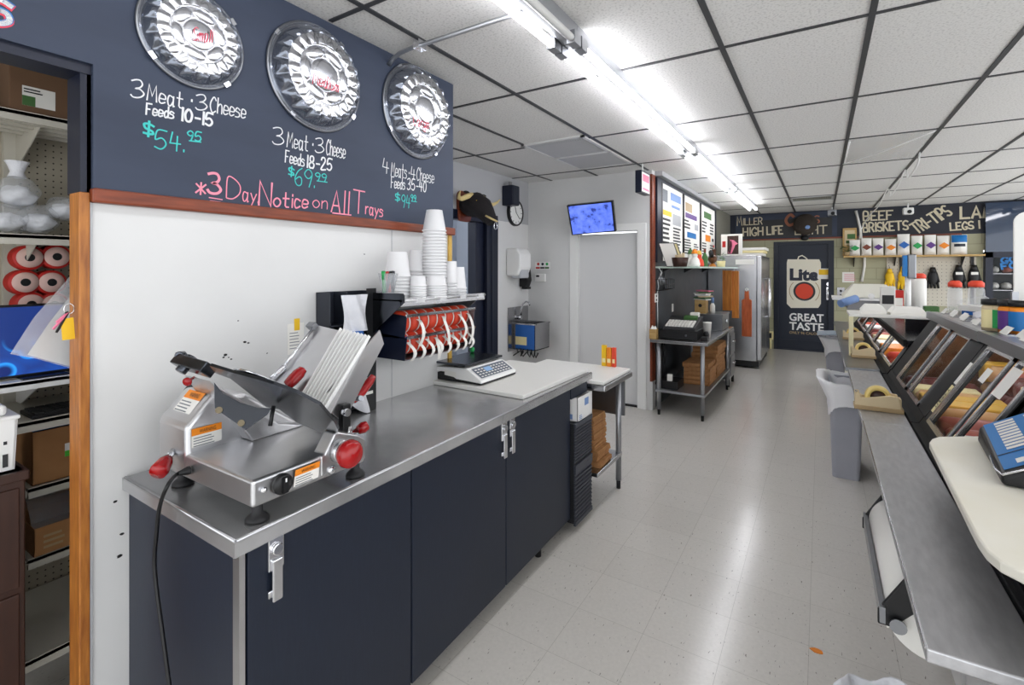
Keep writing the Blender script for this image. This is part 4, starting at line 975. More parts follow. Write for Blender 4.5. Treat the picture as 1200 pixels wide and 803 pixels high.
# tied bags
def tied_bag(c, r, label, neck=True, seed=0):
    t = thing('plastic_bag', label, 'bag', (c[0], c[1], c[2] - r[2]), group=None)
    g = MB(); g.blob(c, r, 40, 28, .09, seed); g.build('bag_body', 'bag_film', t)
    g = MB(); g.blob(Vector(c) - Vector((0, 0, r[2] * .2)), (r[0] * .7, r[1] * .7, r[2] * .62), 18, 12, .2, seed + 3); g.build('contents', 'bag_white', t)
    if neck:
        g = MB(); cc = Vector(c) + Vector((0, 0, r[2] * .93)); g.lathe([(r[1] * .42, 0), (r[1] * .3, .02), (r[1] * .42, .045), (r[1] * .55, .06)], cc, (0, 0, 1), 14); g.build('knot', 'bag_white', t)
    return t
for (u, v, ru, lb, nk, sd) in ((20, 226, 24, 'knotted clear plastic bag on top of the bag pile in the storeroom', True, 1), (8, 257, 22, 'clear plastic bag at the left bottom of the bag pile', False, 2), (44, 258, 22, 'clear plastic bag at the middle bottom of the bag pile', False, 3), (74, 245, 18, 'clear plastic bag beside the doorpost at the end of the bag pile', False, 4)):
    xx = -2.56 if v > 235 else -2.58
    c = atx(u, v, xx); d = _c * c.y - _s * c.x; r = ru / FPX * d
    tied_bag((c.x, c.y, max(c.z, 1.706 + r * .8)), (r * 1.2, r * .85, r * .8), lb, nk, sd)
# spools of red twine hanging on the pegboard
proto = None
for i, (u, v, lb) in enumerate(((35, 302, 'red twine spool, upper left of the group on the pegboard'), (67, 301, 'red twine spool, upper right of the group on the pegboard'), (30, 331, 'red twine spool, middle left of the group on the pegboard'), (61, 331, 'red twine spool, middle right of the group on the pegboard'), (37, 357, 'red twine spool, bottom left, half behind the blue monitor'), (64, 357, 'red twine spool, bottom right, behind the hanging plastic sleeve'))):
    c = atx(u, v, -2.62)
    if proto is None:
        proto = thing('twine_spool', lb, 'spool', tuple(c), 0, 'red twine spools on the pegboard')
        g = MB(); g.lathe([(.014, .002), (.039, .002), (.039, -.002), (.014, -.002)], c, (1, 0, 0), 28); g.lathe([(.014, -.075), (.042, -.075), (.042, -.08), (.014, -.08)], c, (1, 0, 0), 28); g.each('flange', mat('spool_card', (222, 186, 176), .7), proto)
        g = MB(); pr = [(.016, -.003)] + [(.047 + .002 * (q % 2), -.003 - q * .0045) for q in range(17)] + [(.016, -.075)]; g.lathe(pr, c, (1, 0, 0), 28); g.build('twine', 'red', proto)
        g = MB(); g.lathe([(.015, -.08), (.015, .003), (.012, .003), (.012, -.08)], c, (1, 0, 0), 16); g.cyl(c - Vector((.15, 0, 0)), c + Vector((.012, 0, 0)), .003); g.cyl(c - Vector((.002, 0, 0)), c + Vector((.0005, 0, 0)), .0125); g.build('core', 'black', proto)
    else: dup(proto, tuple(c), None, lb)
# computer monitor and keyboard
mo = thing('computer_monitor', 'flat computer monitor showing blue neon rings on the white storeroom shelf', 'monitor', (-2.46, .6, 1.18))
y0 = .36; y1 = .82; z1m = atx(20, 360, -2.47).z
g = MB(); g.box(-2.50, -2.472, y0 - .01, y1 + .01, 1.185, z1m + .008); g.box(-2.55, -2.42, .55, .68, 1.179, 1.186); g.build('bezel', 'black', mo, bevel=.003)
m = bpy.data.materials.new('wallpaper'); m.use_nodes = True; nt = m.node_tree; b = nt.nodes['Principled BSDF']; b.inputs['Roughness'].default_value = .25; b.inputs['Base Color'].default_value = (.005, .01, .03, 1)
tc = nt.nodes.new('ShaderNodeTexCoord'); vo = nt.nodes.new('ShaderNodeTexVoronoi'); vo.inputs['Scale'].default_value = 11; nt.links.new(tc.outputs['Object'], vo.inputs['Vector'])
rg = nt.nodes.new('ShaderNodeValToRGB'); el = rg.color_ramp.elements; el[0].position = .42; el[0].color = (.004, .012, .09, 1); el[1].position = .5; el[1].color = (.02, .25, .75, 1); e = el.new(.54); e.color = (.01, .05, .25, 1); e = el.new(.8); e.color = (.01, .03, .16, 1)
nt.links.new(vo.outputs['Distance'], rg.inputs[0]); sp = nt.nodes.new('ShaderNodeSeparateXYZ'); nt.links.new(tc.outputs['Object'], sp.inputs[0]); mr = nt.nodes.new('ShaderNodeMapRange'); mr.inputs['From Min'].default_value = .15; mr.inputs['From Max'].default_value = .06; nt.links.new(sp.outputs['Z'], mr.inputs['Value'])
mxw = nt.nodes.new('ShaderNodeMixRGB'); mxw.inputs['Color1'].default_value = (.008, .022, .12, 1); nt.links.new(mr.outputs[0], mxw.inputs[0]); nt.links.new(rg.outputs[0], mxw.inputs['Color2']); nt.links.new(mxw.outputs[0], b.inputs['Emission Color']); b.inputs['Emission Strength'].default_value = .8
M['wallpaper'] = m
g = MB(); g.box(-2.472, -2.471, y0, y1, 1.195, z1m); g.build('screen', 'wallpaper', mo)
kb = thing('computer_keyboard', 'black keyboard on the beige shelf under the monitor', 'keyboard', (-2.42, .65, 1.046))
g = MB(); g.box(-2.50, -2.36, .56, .98, 1.046, 1.06); g.build('case', 'black', kb, bevel=.003)
g = MB()
for i in range(5):
    for j in range(14): g.box(-2.49 + i * .026, -2.469 + i * .026, .57 + j * .0285, .594 + j * .0285, 1.06, 1.066)
g.build('keys', 'rubber', kb)
# open carton, bag carton
t = carton('cardboard_carton', 'open brown carton with green label on the middle storeroom shelf', -2.72, -2.42, .575, .85, .792, .985, True)
g = MB(); facing_quad(g, (-2.4194, .665, .87), (0, 1, 0), (0, 0, 1), .03, .05); l_ = g.build('label', 'paper', t); g = MB(); facing_quad(g, (-2.4188, .665, .87), (0, 1, 0), (0, 0, 1), .03, .022); g.build('label_print', mat('lime', (80, 190, 60), .5), l_)
g = MB(); g.grid(lambda u, v: (-2.71 + .27 * u, .59 + .24 * v, .95 + .02 * math.sin(9 * u + 3) * math.sin(7 * v)), 10, 10); g.build('contents', 'blue', t)
t = carton('cardboard_carton', 'low open carton of clear bags on the lower storeroom shelf', -2.72, -2.40, .575, .85, .537, .64, True)
g = MB(); g.grid(lambda u, v: (-2.715 + .31 * u, .58 + .26 * v, .60 + .13 * math.sin(PI * min(1, u * 1.05)) * (.75 + .25 * math.sin(5 * v + 3 * u)) + .012 * math.sin(19 * u) * math.sin(15 * v)), 18, 18); g.build('contents', 'bag_film', t)
g = MB(); lines_block(g, (-2.3995, .60, .555), (0, 1, 0), (0, 0, 1), .07, .06, 3); g.build('carton_print', 'tan_dark', t)
# dark cabinet with a white basket, front left
cbx = thing('storeroom_cabinet', 'dark brown wooden cabinet at the far left inside the storeroom', 'cabinet', (-2.25, .35, 0))
yR = atx(30, 620, -2.12).y; zt_ = atx(20, 553, -2.12).z
g = MB(); g.box(-2.55, -2.12, -.2, yR, .12, zt_).box(-2.56, -2.11, -.21, yR + .008, zt_ - .03, zt_); g.build('case', 'wood_brown', cbx, bevel=.004)
g = MB(); g.box(-2.12, -2.112, -.18, yR - .015, zt_ - .36, zt_ - .05); g.build('drawer', 'wood_brown', cbx, bevel=.003)
g = MB(); g.box(-2.12, -2.112, -.18, yR - .015, .16, zt_ - .38); g.build('door', 'wood_brown', cbx, bevel=.003)
bk = thing('storage_basket', 'white plastic basket with slots on the dark storeroom cabinet', 'basket', (-2.28, .35, zt_))
yR2 = yR - .012; zq = zt_ + .16
g = MB(); g.prism([(-2.15, -.1, zt_ + .002), (-2.15, yR2 - .006, zt_ + .002), (-2.145, yR2, zq), (-2.145, -.1, zq)], (-.006, 0, 0)); g.prism([(-2.15, yR2 - .006, zt_ + .002), (-2.5, yR2 - .006, zt_ + .002), (-2.5, yR2, zq), (-2.145, yR2, zq)], (0, -.006, 0)); g.box(-2.5, -2.15, -.1, yR2 - .006, zt_ + .002, zt_ + .008); g.build('body', 'white', bk)
g = MB(); g.box(-2.5, -2.14, -.11, yR2 + .006, zq, zq + .012); g.build('rim', 'white', bk, bevel=.004)
g = MB(); g.box(-2.49, -2.16, -.09, yR2 - .02, zq + .012, zq + .045); g.build('lid', 'white', bk, bevel=.01)
g = MB()
for k in range(5): y = yR2 - .022 - k * .02; g.box(-2.147, -2.1455, y - .012, y, zt_ + .015, zt_ + .055); g.box(-2.1475, -2.1455, y - .01, y - .002, zt_ + .085, zt_ + .095)
g.each('slot', 'chalk_dark', bk)
# plastic sleeve with paper hanging by the post, keys with a yellow tag
hs = thing('plastic_sleeve', 'clear plastic sleeve with white paper hanging beside the orange doorpost', 'plastic sleeve', tuple(atx(75, 380, -2.02)))
sp_ = lambda u, v, o: atx(u, v, -2.03 + o)
g = MB(); g.add([sp_(84, 322, 0), sp_(84, 432, 0), sp_(45, 421, .01), sp_(12, 415, .015), sp_(40, 372, .012)], [(0, 1, 2, 3, 4)]); g.build('sleeve', 'bag_film', hs, solid=.002)
g = MB(); g.add([sp_(84, 345, -.005), sp_(84, 430, -.005), sp_(32, 416, .004), sp_(58, 378, .0)], [(0, 1, 2, 3)]); g.build('paper', 'paper', hs, solid=.001)
ks = thing('key_bunch', 'bunch of keys with a yellow tag hanging on the orange doorpost', 'keys', tuple(atx(78, 372, -1.90)))
kp = lambda u, v, o=0: atx(u, v, -1.90 + o)
g = MB(); g.add([kp(71, 374), kp(86, 372), kp(88, 397), kp(73, 399)], [(0, 1, 2, 3)]); g.build('tag', 'yellow', ks, solid=.002)
g = MB(); c = kp(81, 362); g.tube([c + Vector((0, .012 * math.cos(a), .016 * math.sin(a))) for a in [k * PI / 6 for k in range(13)]], .0018, 6); g.build('ring', 'chrome', ks)
for k, (u, v, m_) in enumerate(((66, 378, 'pink'), (62, 386, 'pink'), (76, 367, 'black'), (66, 390, 'black'))):
    a = kp(80, 366); q = kp(u, v); g = MB(); g.tube([a, q], .0035, 6); g.build('key', m_, ks)
# ================================================================== recess: bull head, clock, speaker, dispensers, sink, TV
bh = thing('bull_head_mount', 'black bull head mount with cream horns on a wood plaque above the navy doorway', 'bull head', (XB, 4.1, 2.05))
Y0 = 4.12
g = MB(); pl = rrect((XB + .002, Y0 - .02, 2.24), (0, 1, 0), (0, 0, 1), .11, .16, .06); g.prism(pl, (.03, 0, 0)); g.build('plaque', 'wood_red', bh, bevel=.005)
g = MB()
path = [(XB + .03, Y0, 2.22, .12), (XB + .09, Y0, 2.25, .155), (XB + .16, Y0, 2.25, .165), (XB + .23, Y0, 2.215, .145), (XB + .29, Y0, 2.15, .11), (XB + .335, Y0, 2.09, .085), (XB + .36, Y0, 2.05, .06)]
g.tube([p[:3] for p in path], [p[3] for p in path], 18, .8); g.build('head', 'fur_black', bh)
for sg in (-1, 1):
    g = MB(); hp = [(XB + .17, Y0 + sg * .09, 2.34), (XB + .17, Y0 + sg * .16, 2.32), (XB + .16, Y0 + sg * .24, 2.285), (XB + .17, Y0 + sg * .30, 2.285), (XB + .2, Y0 + sg * .335, 2.31), (XB + .23, Y0 + sg * .35, 2.345)]
    g.tube(hp, [.028, .028, .025, .02, .013, .004], 12); g.build('horn', 'horn', bh)
    g = MB(); g.blob((XB + .15, Y0 + sg * .15, 2.365), (.018, .045, .014), 10, 8); g.build('ear', 'fur_black', bh)
    g = MB(); g.blob((XB + .25, Y0 + sg * .112, 2.27), (.012, .012, .014), 10, 8); g.build('eye', 'yellow', bh)
g = MB(); g.tube([(XB + .34, Y0 - .085, 2.12), (XB + .39, Y0 - .06, 2.09), (XB + .41, Y0 + .0, 2.07), (XB + .39, Y0 + .05, 2.07)], .01, 8); g.build('muzzle_band', 'horn', bh)
g = MB(); g.tube([(XB + .405, Y0 + .028 * math.sin(a), 2.02 + .035 * math.cos(a)) for a in [k * PI / 8 for k in range(17)]], .005, 6); g.build('nose_ring', 'chrome', bh)

ck = thing('wall_clock', 'round white wall clock with a dark rim beside the navy speaker', 'clock', (XB, 5.12, 2.12))
c = Vector((XB + .001, 5.12, 2.275))
g = MB(); g.lathe([(.145, .0), (.165, 0), (.165, .035), (.155, .045), (.145, .035)], c, (1, 0, 0), 40); g.build('rim', 'black', ck)
g = MB(); g.cyl(c, c + Vector((.03, 0, 0)), .147, n=40); g.build('face', 'white', ck)
g = MB()
for k in range(12):
    a = k * PI / 6; d = Vector((0, math.sin(a), math.cos(a))); g.obox(c + d * .125 + Vector((.031, 0, 0)), (.0006, 0, 0), d * .012, d.cross(Vector((1, 0, 0))) * .004)
g.build('hour_marks', 'black', ck)
for nm, a, L, wd in (('hour_hand', -.35, .075, .006), ('minute_hand', 2.3, .11, .004)):
    g = MB(); d = Vector((0, math.sin(a), math.cos(a))); g.obox(c + d * L * .45 + Vector((.033, 0, 0)), (.001, 0, 0), d * L * .55, d.cross(Vector((1, 0, 0))) * wd); g.build(nm, 'black', ck)
sp = thing('wall_speaker', 'navy box speaker on the grey wall above the clock', 'speaker', (XB, 4.92, 2.335))
g = MB(); g.box(XB + .002, XB + .15, 4.85, 5.0, 2.335, 2.57); g.build('cabinet', 'navy_trim', sp, bevel=.008)
g = MB(); g.box(XB + .15, XB + .158, 4.86, 4.99, 2.345, 2.56); g.build('front_grille', 'navy', sp)
g = MB(); g.box(XB + .06, XB + .08, 4.9, 4.95, 2.57, 2.62); g.build('bracket', 'steel', sp)

tw = thing('towel_dispenser', 'white paper towel dispenser on the wall above the hand sink', 'towel dispenser', (XB, 5.05, 1.5))
g = MB(); g.prism(rrect((XB + .1, 5.05, 1.665), (1, 0, 0), (0, 0, 1), .1, .16, .05), (0, .001, 0))
g = MB(); pr = [(XB + .002, 1.5), (XB + .16, 1.5), (XB + .2, 1.6), (XB + .2, 1.76), (XB + .15, 1.83), (XB + .002, 1.83)]
g.prism([(x, 4.94, z) for x, z in pr], (0, .26, 0)); g.build('cover', 'white', tw, bevel=.02, seg=3)
g = MB(); g.box(XB + .05, XB + .19, 4.97, 5.17, 1.47, 1.6); g.build('window', mat('grey_clear', (190, 192, 196), .2), tw, bevel=.02, seg=3)
sd = thing('soap_dispenser', 'black soap dispenser beside the white towel dispenser', 'soap dispenser', (XB, 5.3, 1.32))
g = MB(); g.prism([(XB + .002, 5.24, 1.36), (XB + .09, 5.24, 1.36), (XB + .12, 5.24, 1.44), (XB + .1, 5.24, 1.58), (XB + .002, 5.24, 1.6)], (0, .12, 0)); g.build('body', 'black', sd, bevel=.01)
g = MB(); g.box(XB + .03, XB + .11, 5.255, 5.345, 1.33, 1.36); g.build('lever', 'black_gloss', sd)
st_ = thing('wall_stickers', 'coloured stickers in two rows on the white wall above the thermostat', 'stickers', (-3.0, YT, 1.58))
q0 = aty(628, 315, YT); q1 = aty(644, 308, YT)
g = MB(); facing_quad(g, (q0.x - .01, YT, q0.z - .01), (1, 0, 0), (0, 0, 1), q1.x - q0.x + .02, q1.z - q0.z + .02); g.build('backing', 'white', st_)
for k, m_ in enumerate(('red', 'navy', 'green')):
    g = MB(); cx = q0.x + (q1.x - q0.x) * (.18 + .32 * k); g.cyl((cx, YT - .0015, q1.z - .016), (cx, YT - .003, q1.z - .016), .018, n=14); g.build('sticker', m_, st_)
    g = MB(); facing_quad(g, (q0.x + (q1.x - q0.x) * k / 3, YT - .002, q0.z), (1, 0, 0), (0, 0, 1), (q1.x - q0.x) / 3.3, .022); g.build('sticker', ('red', 'chalk_dark', 'leaf')[k], st_)
th = thing('thermostat', 'small white thermostat on the wall right of the soap dispenser', 'thermostat', (-3.0, YT, 1.43))
q0 = aty(628, 330, YT); q1 = aty(640, 321, YT)
g = MB(); g.box(q0.x, q1.x, YT - .03, YT, q0.z, q1.z); g.build('case', 'white', th, bevel=.008)
g = MB(); g.box(q0.x + .02, q0.x + .065, YT - .032, YT - .03, q1.z - .04, q1.z - .018); g.build('display', 'black', th)
hs = thing('hand_sink', 'small stainless wall hand sink with blue film on its side', 'sink', (XB, 5.27, .55))
g = MB(); g.box(XB + .001, XB + .012, 4.97, 5.45, .58, 1.115); g.build('backsplash', 'steel', hs, bevel=.006)
g = MB(); x0, x1, y0, y1 = XB + .012, -2.885, 5.09, 5.45; t_ = .006
g.box(x0, x1, y0, y0 + t_, .60, .915).box(x0, x1, y1 - t_, y1, .60, .915).box(x0, x0 + t_, y0, y1, .60, .915).box(x1 - t_, x1, y0, y1, .60, .915).box(x0, x1, y0, y1, .60, .61)
g.box(x0, x1 + .012, y0 - .012, y0 + .02, .91, .922).box(x0, x1 + .012, y1 - .02, y1 + .0, .91, .922).box(x1 - .02, x1 + .012, y0, y1, .91, .922); g.build('basin', 'steel', hs)
g = MB(); g.box(x0 + .03, x1 - .006, y0 - .003, y0 - .0005, .61, .905); fl_ = g.build('protective_film', 'blue', hs)
g = MB(); facing_quad(g, (x0 + .03, y0 - .003, .66), (1, 0, 0), (0, 0, 1), .16, .1, .001); g.build('film_label', 'cheese_white', fl_)
g = MB(); f0 = Vector((XB + .03, 5.2, .98)); g.cyl(f0 - Vector((.02, 0, 0)), f0 + Vector((.03, 0, 0)), .025)
g.tube([f0 + Vector((.02, 0, 0)), f0 + Vector((.03, 0, .1)), f0 + Vector((.045, .01, .17)), f0 + Vector((.08, .02, .2)), f0 + Vector((.12, .03, .19)), f0 + Vector((.135, .035, .15))], .011, 10); g.build('faucet', 'chrome', hs)
g = MB(); rnd = random.Random(5)
for k in range(6):
    a = Vector((x1 + .01 - .05 * k, y0 - .02, .62)); g.tube([a, a + Vector((rnd.uniform(-.03, .03), -.02, -.05)), a + Vector((rnd.uniform(-.05, .05), -.02, -.09)), a + Vector((.05, -.01, -.03))], .008, 6)
g.build('drain_straps', 'black', hs)

tv = thing('wall_television', 'small flat television with a blue picture tilted above the white door', 'television', (-2.22, 5.3, 1.98))
yt_, yb_ = 5.10, 5.26
T = [aty(664, 241, yt_), aty(718, 235.5, yt_), aty(722, 271, yb_), aty(670, 276, yb_)]
nv = (T[1] - T[0]).cross(T[3] - T[0]).normalized(); T[2] = T[2] - nv * (T[2] - T[0]).dot(nv)
if nv.y > 0: nv = -nv
g = MB(); g.prism(T, -nv * .04); g.build('housing', 'screen_black', tv, bevel=.004)
cT = sum(T, Vector()) / 4
I = [cT + (p - cT) * .93 + nv * .0015 for p in T]
m = bpy.data.materials.new('tv_picture'); m.use_nodes = True; nt = m.node_tree; b = nt.nodes['Principled BSDF']; b.inputs['Base Color'].default_value = (.01, .01, .03, 1); b.inputs['Roughness'].default_value = .2
tc = nt.nodes.new('ShaderNodeTexCoord'); nz = nt.nodes.new('ShaderNodeTexNoise'); nz.inputs['Scale'].default_value = 13; nz.inputs['Detail'].default_value = 3; nt.links.new(tc.outputs['Object'], nz.inputs['Vector'])
rg = nt.nodes.new('ShaderNodeValToRGB'); el = rg.color_ramp.elements; el[0].position = .36; el[0].color = (.02, .035, .2, 1); el[1].position = .42; el[1].color = (.07, .13, .58, 1); e = el.new(.7); e.color = (.13, .2, .72, 1)
nt.links.new(nz.outputs['Fac'], rg.inputs[0]); nt.links.new(rg.outputs[0], b.inputs['Emission Color']); b.inputs['Emission Strength'].default_value = .75; M['tv_picture'] = m
g = MB(); g.add(I, [(0, 1, 2, 3)]); g.build('screen', 'tv_picture', tv)
g = MB(); g.tube([cT - nv * .04, cT + Vector((0, .1, .02)), Vector((cT.x, YT, cT.z + .02))], .02, 8); g.build('wall_bracket', 'black', tv)

sg = thing('hanging_sign', 'small box sign with red and white print hung at the end of the menu wall', 'sign', (-1.58, 5.1, 2.36))
g = MB(); g.box(-1.62, -1.553, 4.95, 5.24, 2.37, 2.60); g.build('box', 'navy_trim', sg, bevel=.004)
g = MB(); facing_quad(g, (-1.553, 4.965, 2.385), (0, 1, 0), (0, 0, 1), .26, .2); g.build('face', 'paper', sg)
g = MB(); facing_quad(g, (-1.5515, 4.985, 2.49), (0, 1, 0), (0, 0, 1), .22, .075); facing_quad(g, (-1.5515, 4.985, 2.40), (0, 1, 0), (0, 0, 1), .22, .025); g.build('face_print', 'pink', sg)
g = MB(); g.cyl((-1.59, 5.1, 2.60), (-1.59, 5.1, ZC), .008); g.build('hanger', 'white', sg)

# ================================================================== white topped work table behind the counter
wt = thing('work_table', 'steel work table with a thick white cutting board top behind the prep counter', 'table', (-1.5, 3.1, 0))
x0, x1, y0, y1 = -1.85, -1.155, 2.98, 3.47
xa, ya = atz(690, 464, .85).x, atz(690, 464, .85).y
g = MB(); g.box(x0, x1, 2.935, y1, .80, .838); g.build('steel_top', 'steel', wt, bevel=.006)
g = MB(); g.box(x0, x1 - .012, 2.94, y1 - .01, .84, .862); g.build('board_top', 'poly_white', wt, bevel=.004)
for (x, y) in ((-1.235, 3.40), (-1.50, 2.98), (-1.78, 3.40), (-1.78, 2.98)):
    g = MB(); g.cyl((x, y, .06), (x, y, .80), .02, n=16); lg = g.build('leg', 'galv', wt)
    g = MB(); g.cyl((x, y, .0), (x, y, .06), .015, n=12); g.build('foot', 'black', lg)
g = MB(); g.box(-1.80, -1.215, 2.96, 3.42, .235, .262); g.build('undershelf', 'steel', wt, bevel=.003)
g = MB(); g.box(-1.76, -1.20, 3.425, 3.44, .52, .80); g.build('end_panel', 'steel_dark', wt)
rnd = random.Random(2)
names = ['lowest', 'second', 'third', 'fourth', 'fifth', 'sixth', 'seventh', 'eighth', 'topmost']
for k in range(9):
    z = .2635 + k * .0366; ins = .006 * k; dx, dy, tl_ = rnd.uniform(-.012, .012), rnd.uniform(-.008, .008), rnd.uniform(-.02, .02)
    x0, x1, y0, y1 = -1.55 - ins + dx, -1.235 - ins + dx, 3.03 + dy, 3.24 + dy
    g = MB(); n = 10
    for j in range(4):                                       # four folded layers per bundle
        zz = z + j * .0088; e = rnd.uniform(-.006, .006)
        g.prism([(x0, y0 + e, zz), (x1 + e, y0, zz), (x1 + e + tl_ * .3, y1, zz), (x0, y1, zz)], (0, 0, .0078))
    tag(g.build('bag_bundle', 'kraft', bevel=.002), '%s bundle of brown paper bags stacked under the white topped table' % names[k], 'paper bags', 'paper bag bundles under the work table')
sb = thing('spray_bottle', 'white spray bottle with black trigger on the brown bags under the table', 'spray bottle', (-1.36, 3.06, .597))
c = (-1.36, 3.06, .597); g = MB(); g.lathe([(0, 0), (.035, 0), (.037, .01), (.037, .08), (.02, .11), (.014, .125)], c, (0, 0, 1), 18); g.build('bottle', 'white', sb)
g = MB(); g.box(-1.385, -1.325, 3.045, 3.075, .722, .75); g.obox((-1.325, 3.06, .71), (.004, 0, 0), (0, .008, 0), (.008, 0, .02)); g.build('trigger', 'black', sb, bevel=.003)
for k, (u0, u1, v0, m_, lb) in enumerate(((705, 710, 405, 'yellow', 'thin yellow carton standing at the far edge of the white topped table'), (711, 716, 408, 'orange', 'thin orange carton between the yellow and red ones on the table edge'), (717, 721, 408, 'red_label', 'thin red carton at the right end of the three on the table edge'))):
    a = aty(u0, 425, 3.43); b2 = aty(u1, v0, 3.43); t = thing('spice_carton', lb, 'box', ((a.x + b2.x) / 2, 3.44, .862), 0, 'coloured cartons on the table edge')
    g = MB(); g.box(a.x, b2.x, 3.43, 3.455, .8625, b2.z); g.build('carton', m_, t); g = MB(); facing_quad(g, (a.x + .004, 3.43, .89), (1, 0, 0), (0, 0, 1), b2.x - a.x - .008, .03); g.build('carton_print', 'cheese_white', t)

# ================================================================== menu wall: panels, shelf, cash table
def XY(u, x): return atx(u, 300, x).y
xp = XM + .02
pan = [(XY(774.5, xp), XY(800, xp)), (XY(801, xp), XY(820, xp)), (XY(821, xp), XY(838, xp))]
mlab = ['menu panel nearest the doorway, with blue and yellow headings', 'middle menu panel with a blue heading across its centre', 'menu panel farthest along the wall, with a green heading']
for k, (y0, y1) in enumerate(pan):
    t = thing('menu_board', mlab[k], 'menu board', (xp, (y0 + y1) / 2, 1.72), 0, 'menu panels on the long wall')
    g = MB(); g.box(XM + .001, xp, y0, y1, 1.68, 2.60); g.build('panel', 'paper', t)
    g = MB()
    for (a, b2, c, d) in ((y0 - .012, y0 + .012, 1.68, 2.6), (y1 - .012, y1 + .012, 1.68, 2.6)): g.box(xp - .01, xp + .012, a, b2, c, d)
    g.build('frame', 'black', t)
    W = y1 - y0; rnd = random.Random(k)
    def blk(a, b2, c, d, m_):
        g = MB(); facing_quad(g, (xp, y0 + W * a, 1.70 + .88 * c), (0, 1, 0), (0, 0, 1), W * (b2 - a), .88 * (d - c), .0015); g.build('menu_print', m_, t)
    def txt(a, b2, c, d, n):
        g = MB(); lines_block(g, (xp, y0 + W * a, 1.70 + .88 * c), (0, 1, 0), (0, 0, 1), W * (b2 - a), .88 * (d - c), n, .0015, .5, rnd); g.build('menu_lines', 'chalk_dark', t)
    if k == 0:
        blk(.4, .9, .84, .95, 'print_blue'); blk(.08, .28, .78, .95, 'paper_print'); blk(.05, .45, .60, .67, 'yellow'); blk(.5, .9, .5, .66, 'wall_grey'); blk(.45, .85, .74, .78, 'print_blue')
        txt(.05, .42, .2, .58, 6); txt(.52, .92, .16, .48, 7); blk(.35, .46, .1, .17, 'cheese'); blk(.76, .9, .08, .13, 'chalk_dark')
    if k == 1:
        blk(.1, .5, .78, .92, 'tan_dark'); blk(.1, .8, .68, .76, 'purple'); blk(.2, .75, .37, .46, 'cyan'); blk(.65, .9, .52, .62, 'wall_grey'); txt(.05, .4, .5, .66, 3); txt(.05, .5, .1, .35, 6); txt(.6, .92, .1, .3, 5); blk(.75, .9, .12, .16, 'black')
    if k == 2:
        blk(.2, .7, .8, .92, 'leaf'); blk(.3, .65, .38, .5, 'orange'); txt(.08, .4, .52, .75, 4); txt(.6, .9, .52, .75, 4); txt(.08, .4, .12, .36, 5); txt(.6, .9, .2, .34, 3); blk(.75, .88, .4, .46, 'black')
# shelf over the cash table and along the fridge
ms = thing('menu_shelf', 'long narrow glass topped shelf under the menu panels with small decorations on it', 'shelf', (-1.4, 7.0, 1.58))
g = MB(); g.box(XM + .001, -1.12, 5.62, 8.52, 1.596, 1.606); g.build('shelf_board', mat('shelf_glass', (190, 206, 200), .15), ms)
g = MB(); g.box(-1.121, -1.112, 5.62, 8.52, 1.59, 1.61); g.box(XM + .001, -1.12, 5.612, 5.62, 1.59, 1.61); g.build('shelf_edge', mat('glass_edge', (196, 216, 204), .2), ms)
g = MB()
for y in (5.8, 7.0, 8.2): g.prism([(XM + .001, y, 1.596), (-1.47, y, 1.596), (XM + .001, y, 1.53)], (0, .006, 0))
g.each('bracket', 'black', ms)
ZM = 1.6065
def place(u, X=-1.35): return atx(u, 312, X)
def onshelf(name, label, cat, u, X): p = place(u, X); return thing(name, label, cat, (p.x, p.y, ZM)), p.x, p.y
# leaning frames
proto = None
for k, (u, m_, lb) in enumerate(((784, 'paper', 'white framed card leaning at the left end of the menu shelf'), (788, 'cheese_white', 'cream framed card leaning second from the left on the menu shelf'))):
    t, x, y = onshelf('picture_frame', lb, 'frame', u, -1.45)
    q = [Vector((x - .02, y - .02, ZM)), Vector((x + .14, y - .0, ZM)), Vector((x + .06, y - .04, ZM + .27)), Vector((x - .10, y - .06, ZM + .27))]
    g = MB(); g.prism(q, (0, .014, 0)); g.build('frame', 'black', t); c = sum(q, Vector()) / 4; n_ = (q[1] - q[0]).cross(q[3] - q[0]).normalized(); n_ = n_ if n_.y < 0 else -n_
    g = MB(); g.add([c + (p - c) * .94 + n_ * .002 for p in q], [(0, 1, 2, 3)]); g.build('card', m_, t)
# small basket, bottle, garland figures
t, x, y = onshelf('gift_basket', 'small dark basket with packets on the menu shelf', 'basket', 797, -1.3)
g = MB(); g.lathe([(0, 0), (.07, 0), (.09, .1), (.085, .1), (.065, .01)], (x, y, ZM), (0, 0, 1), 16); g.build('basket', 'wood_brown', t); g = MB()
for k in range(3): g.box(x - .05 + .035 * k, x - .025 + .035 * k, y - .02, y + .02, ZM + .02, ZM + .13 + .01 * k)
g.each('packet', 'tan', t)
def figure(u, X, label, body, hat, h):
    t, x, y = onshelf('shelf_figurine', label, 'figurine', u, X)
    g = MB(); g.lathe([(0, 0), (.055, 0), (.06, .03), (.05, .08), (.03, .11)], (x, y, ZM), (0, 0, 1), 14); g.blob((x, y, ZM + .13), (.034, .034, .036), 10, 8); g.build('body', body, t)
    g = MB(); g.lathe([(.036, .15), (.02, .20), (.002, h)], (x, y, ZM), (0, 0, 1), 12); g.build('hat', hat, t)
figure(809, -1.3, 'small white figurine with green hat on the menu shelf', 'foam', 'leaf', .22)
figure(814, -1.22, 'small orange and white figurine in the middle of the menu shelf', 'foam', 'orange', .2)
figure(819, -1.25, 'small red figurine with orange base beside the green bottle', 'red_label', 'cheese', .19)
t, x, y = onshelf('wine_bottle', 'green bottle standing on the menu shelf', 'bottle', 826, -1.28)
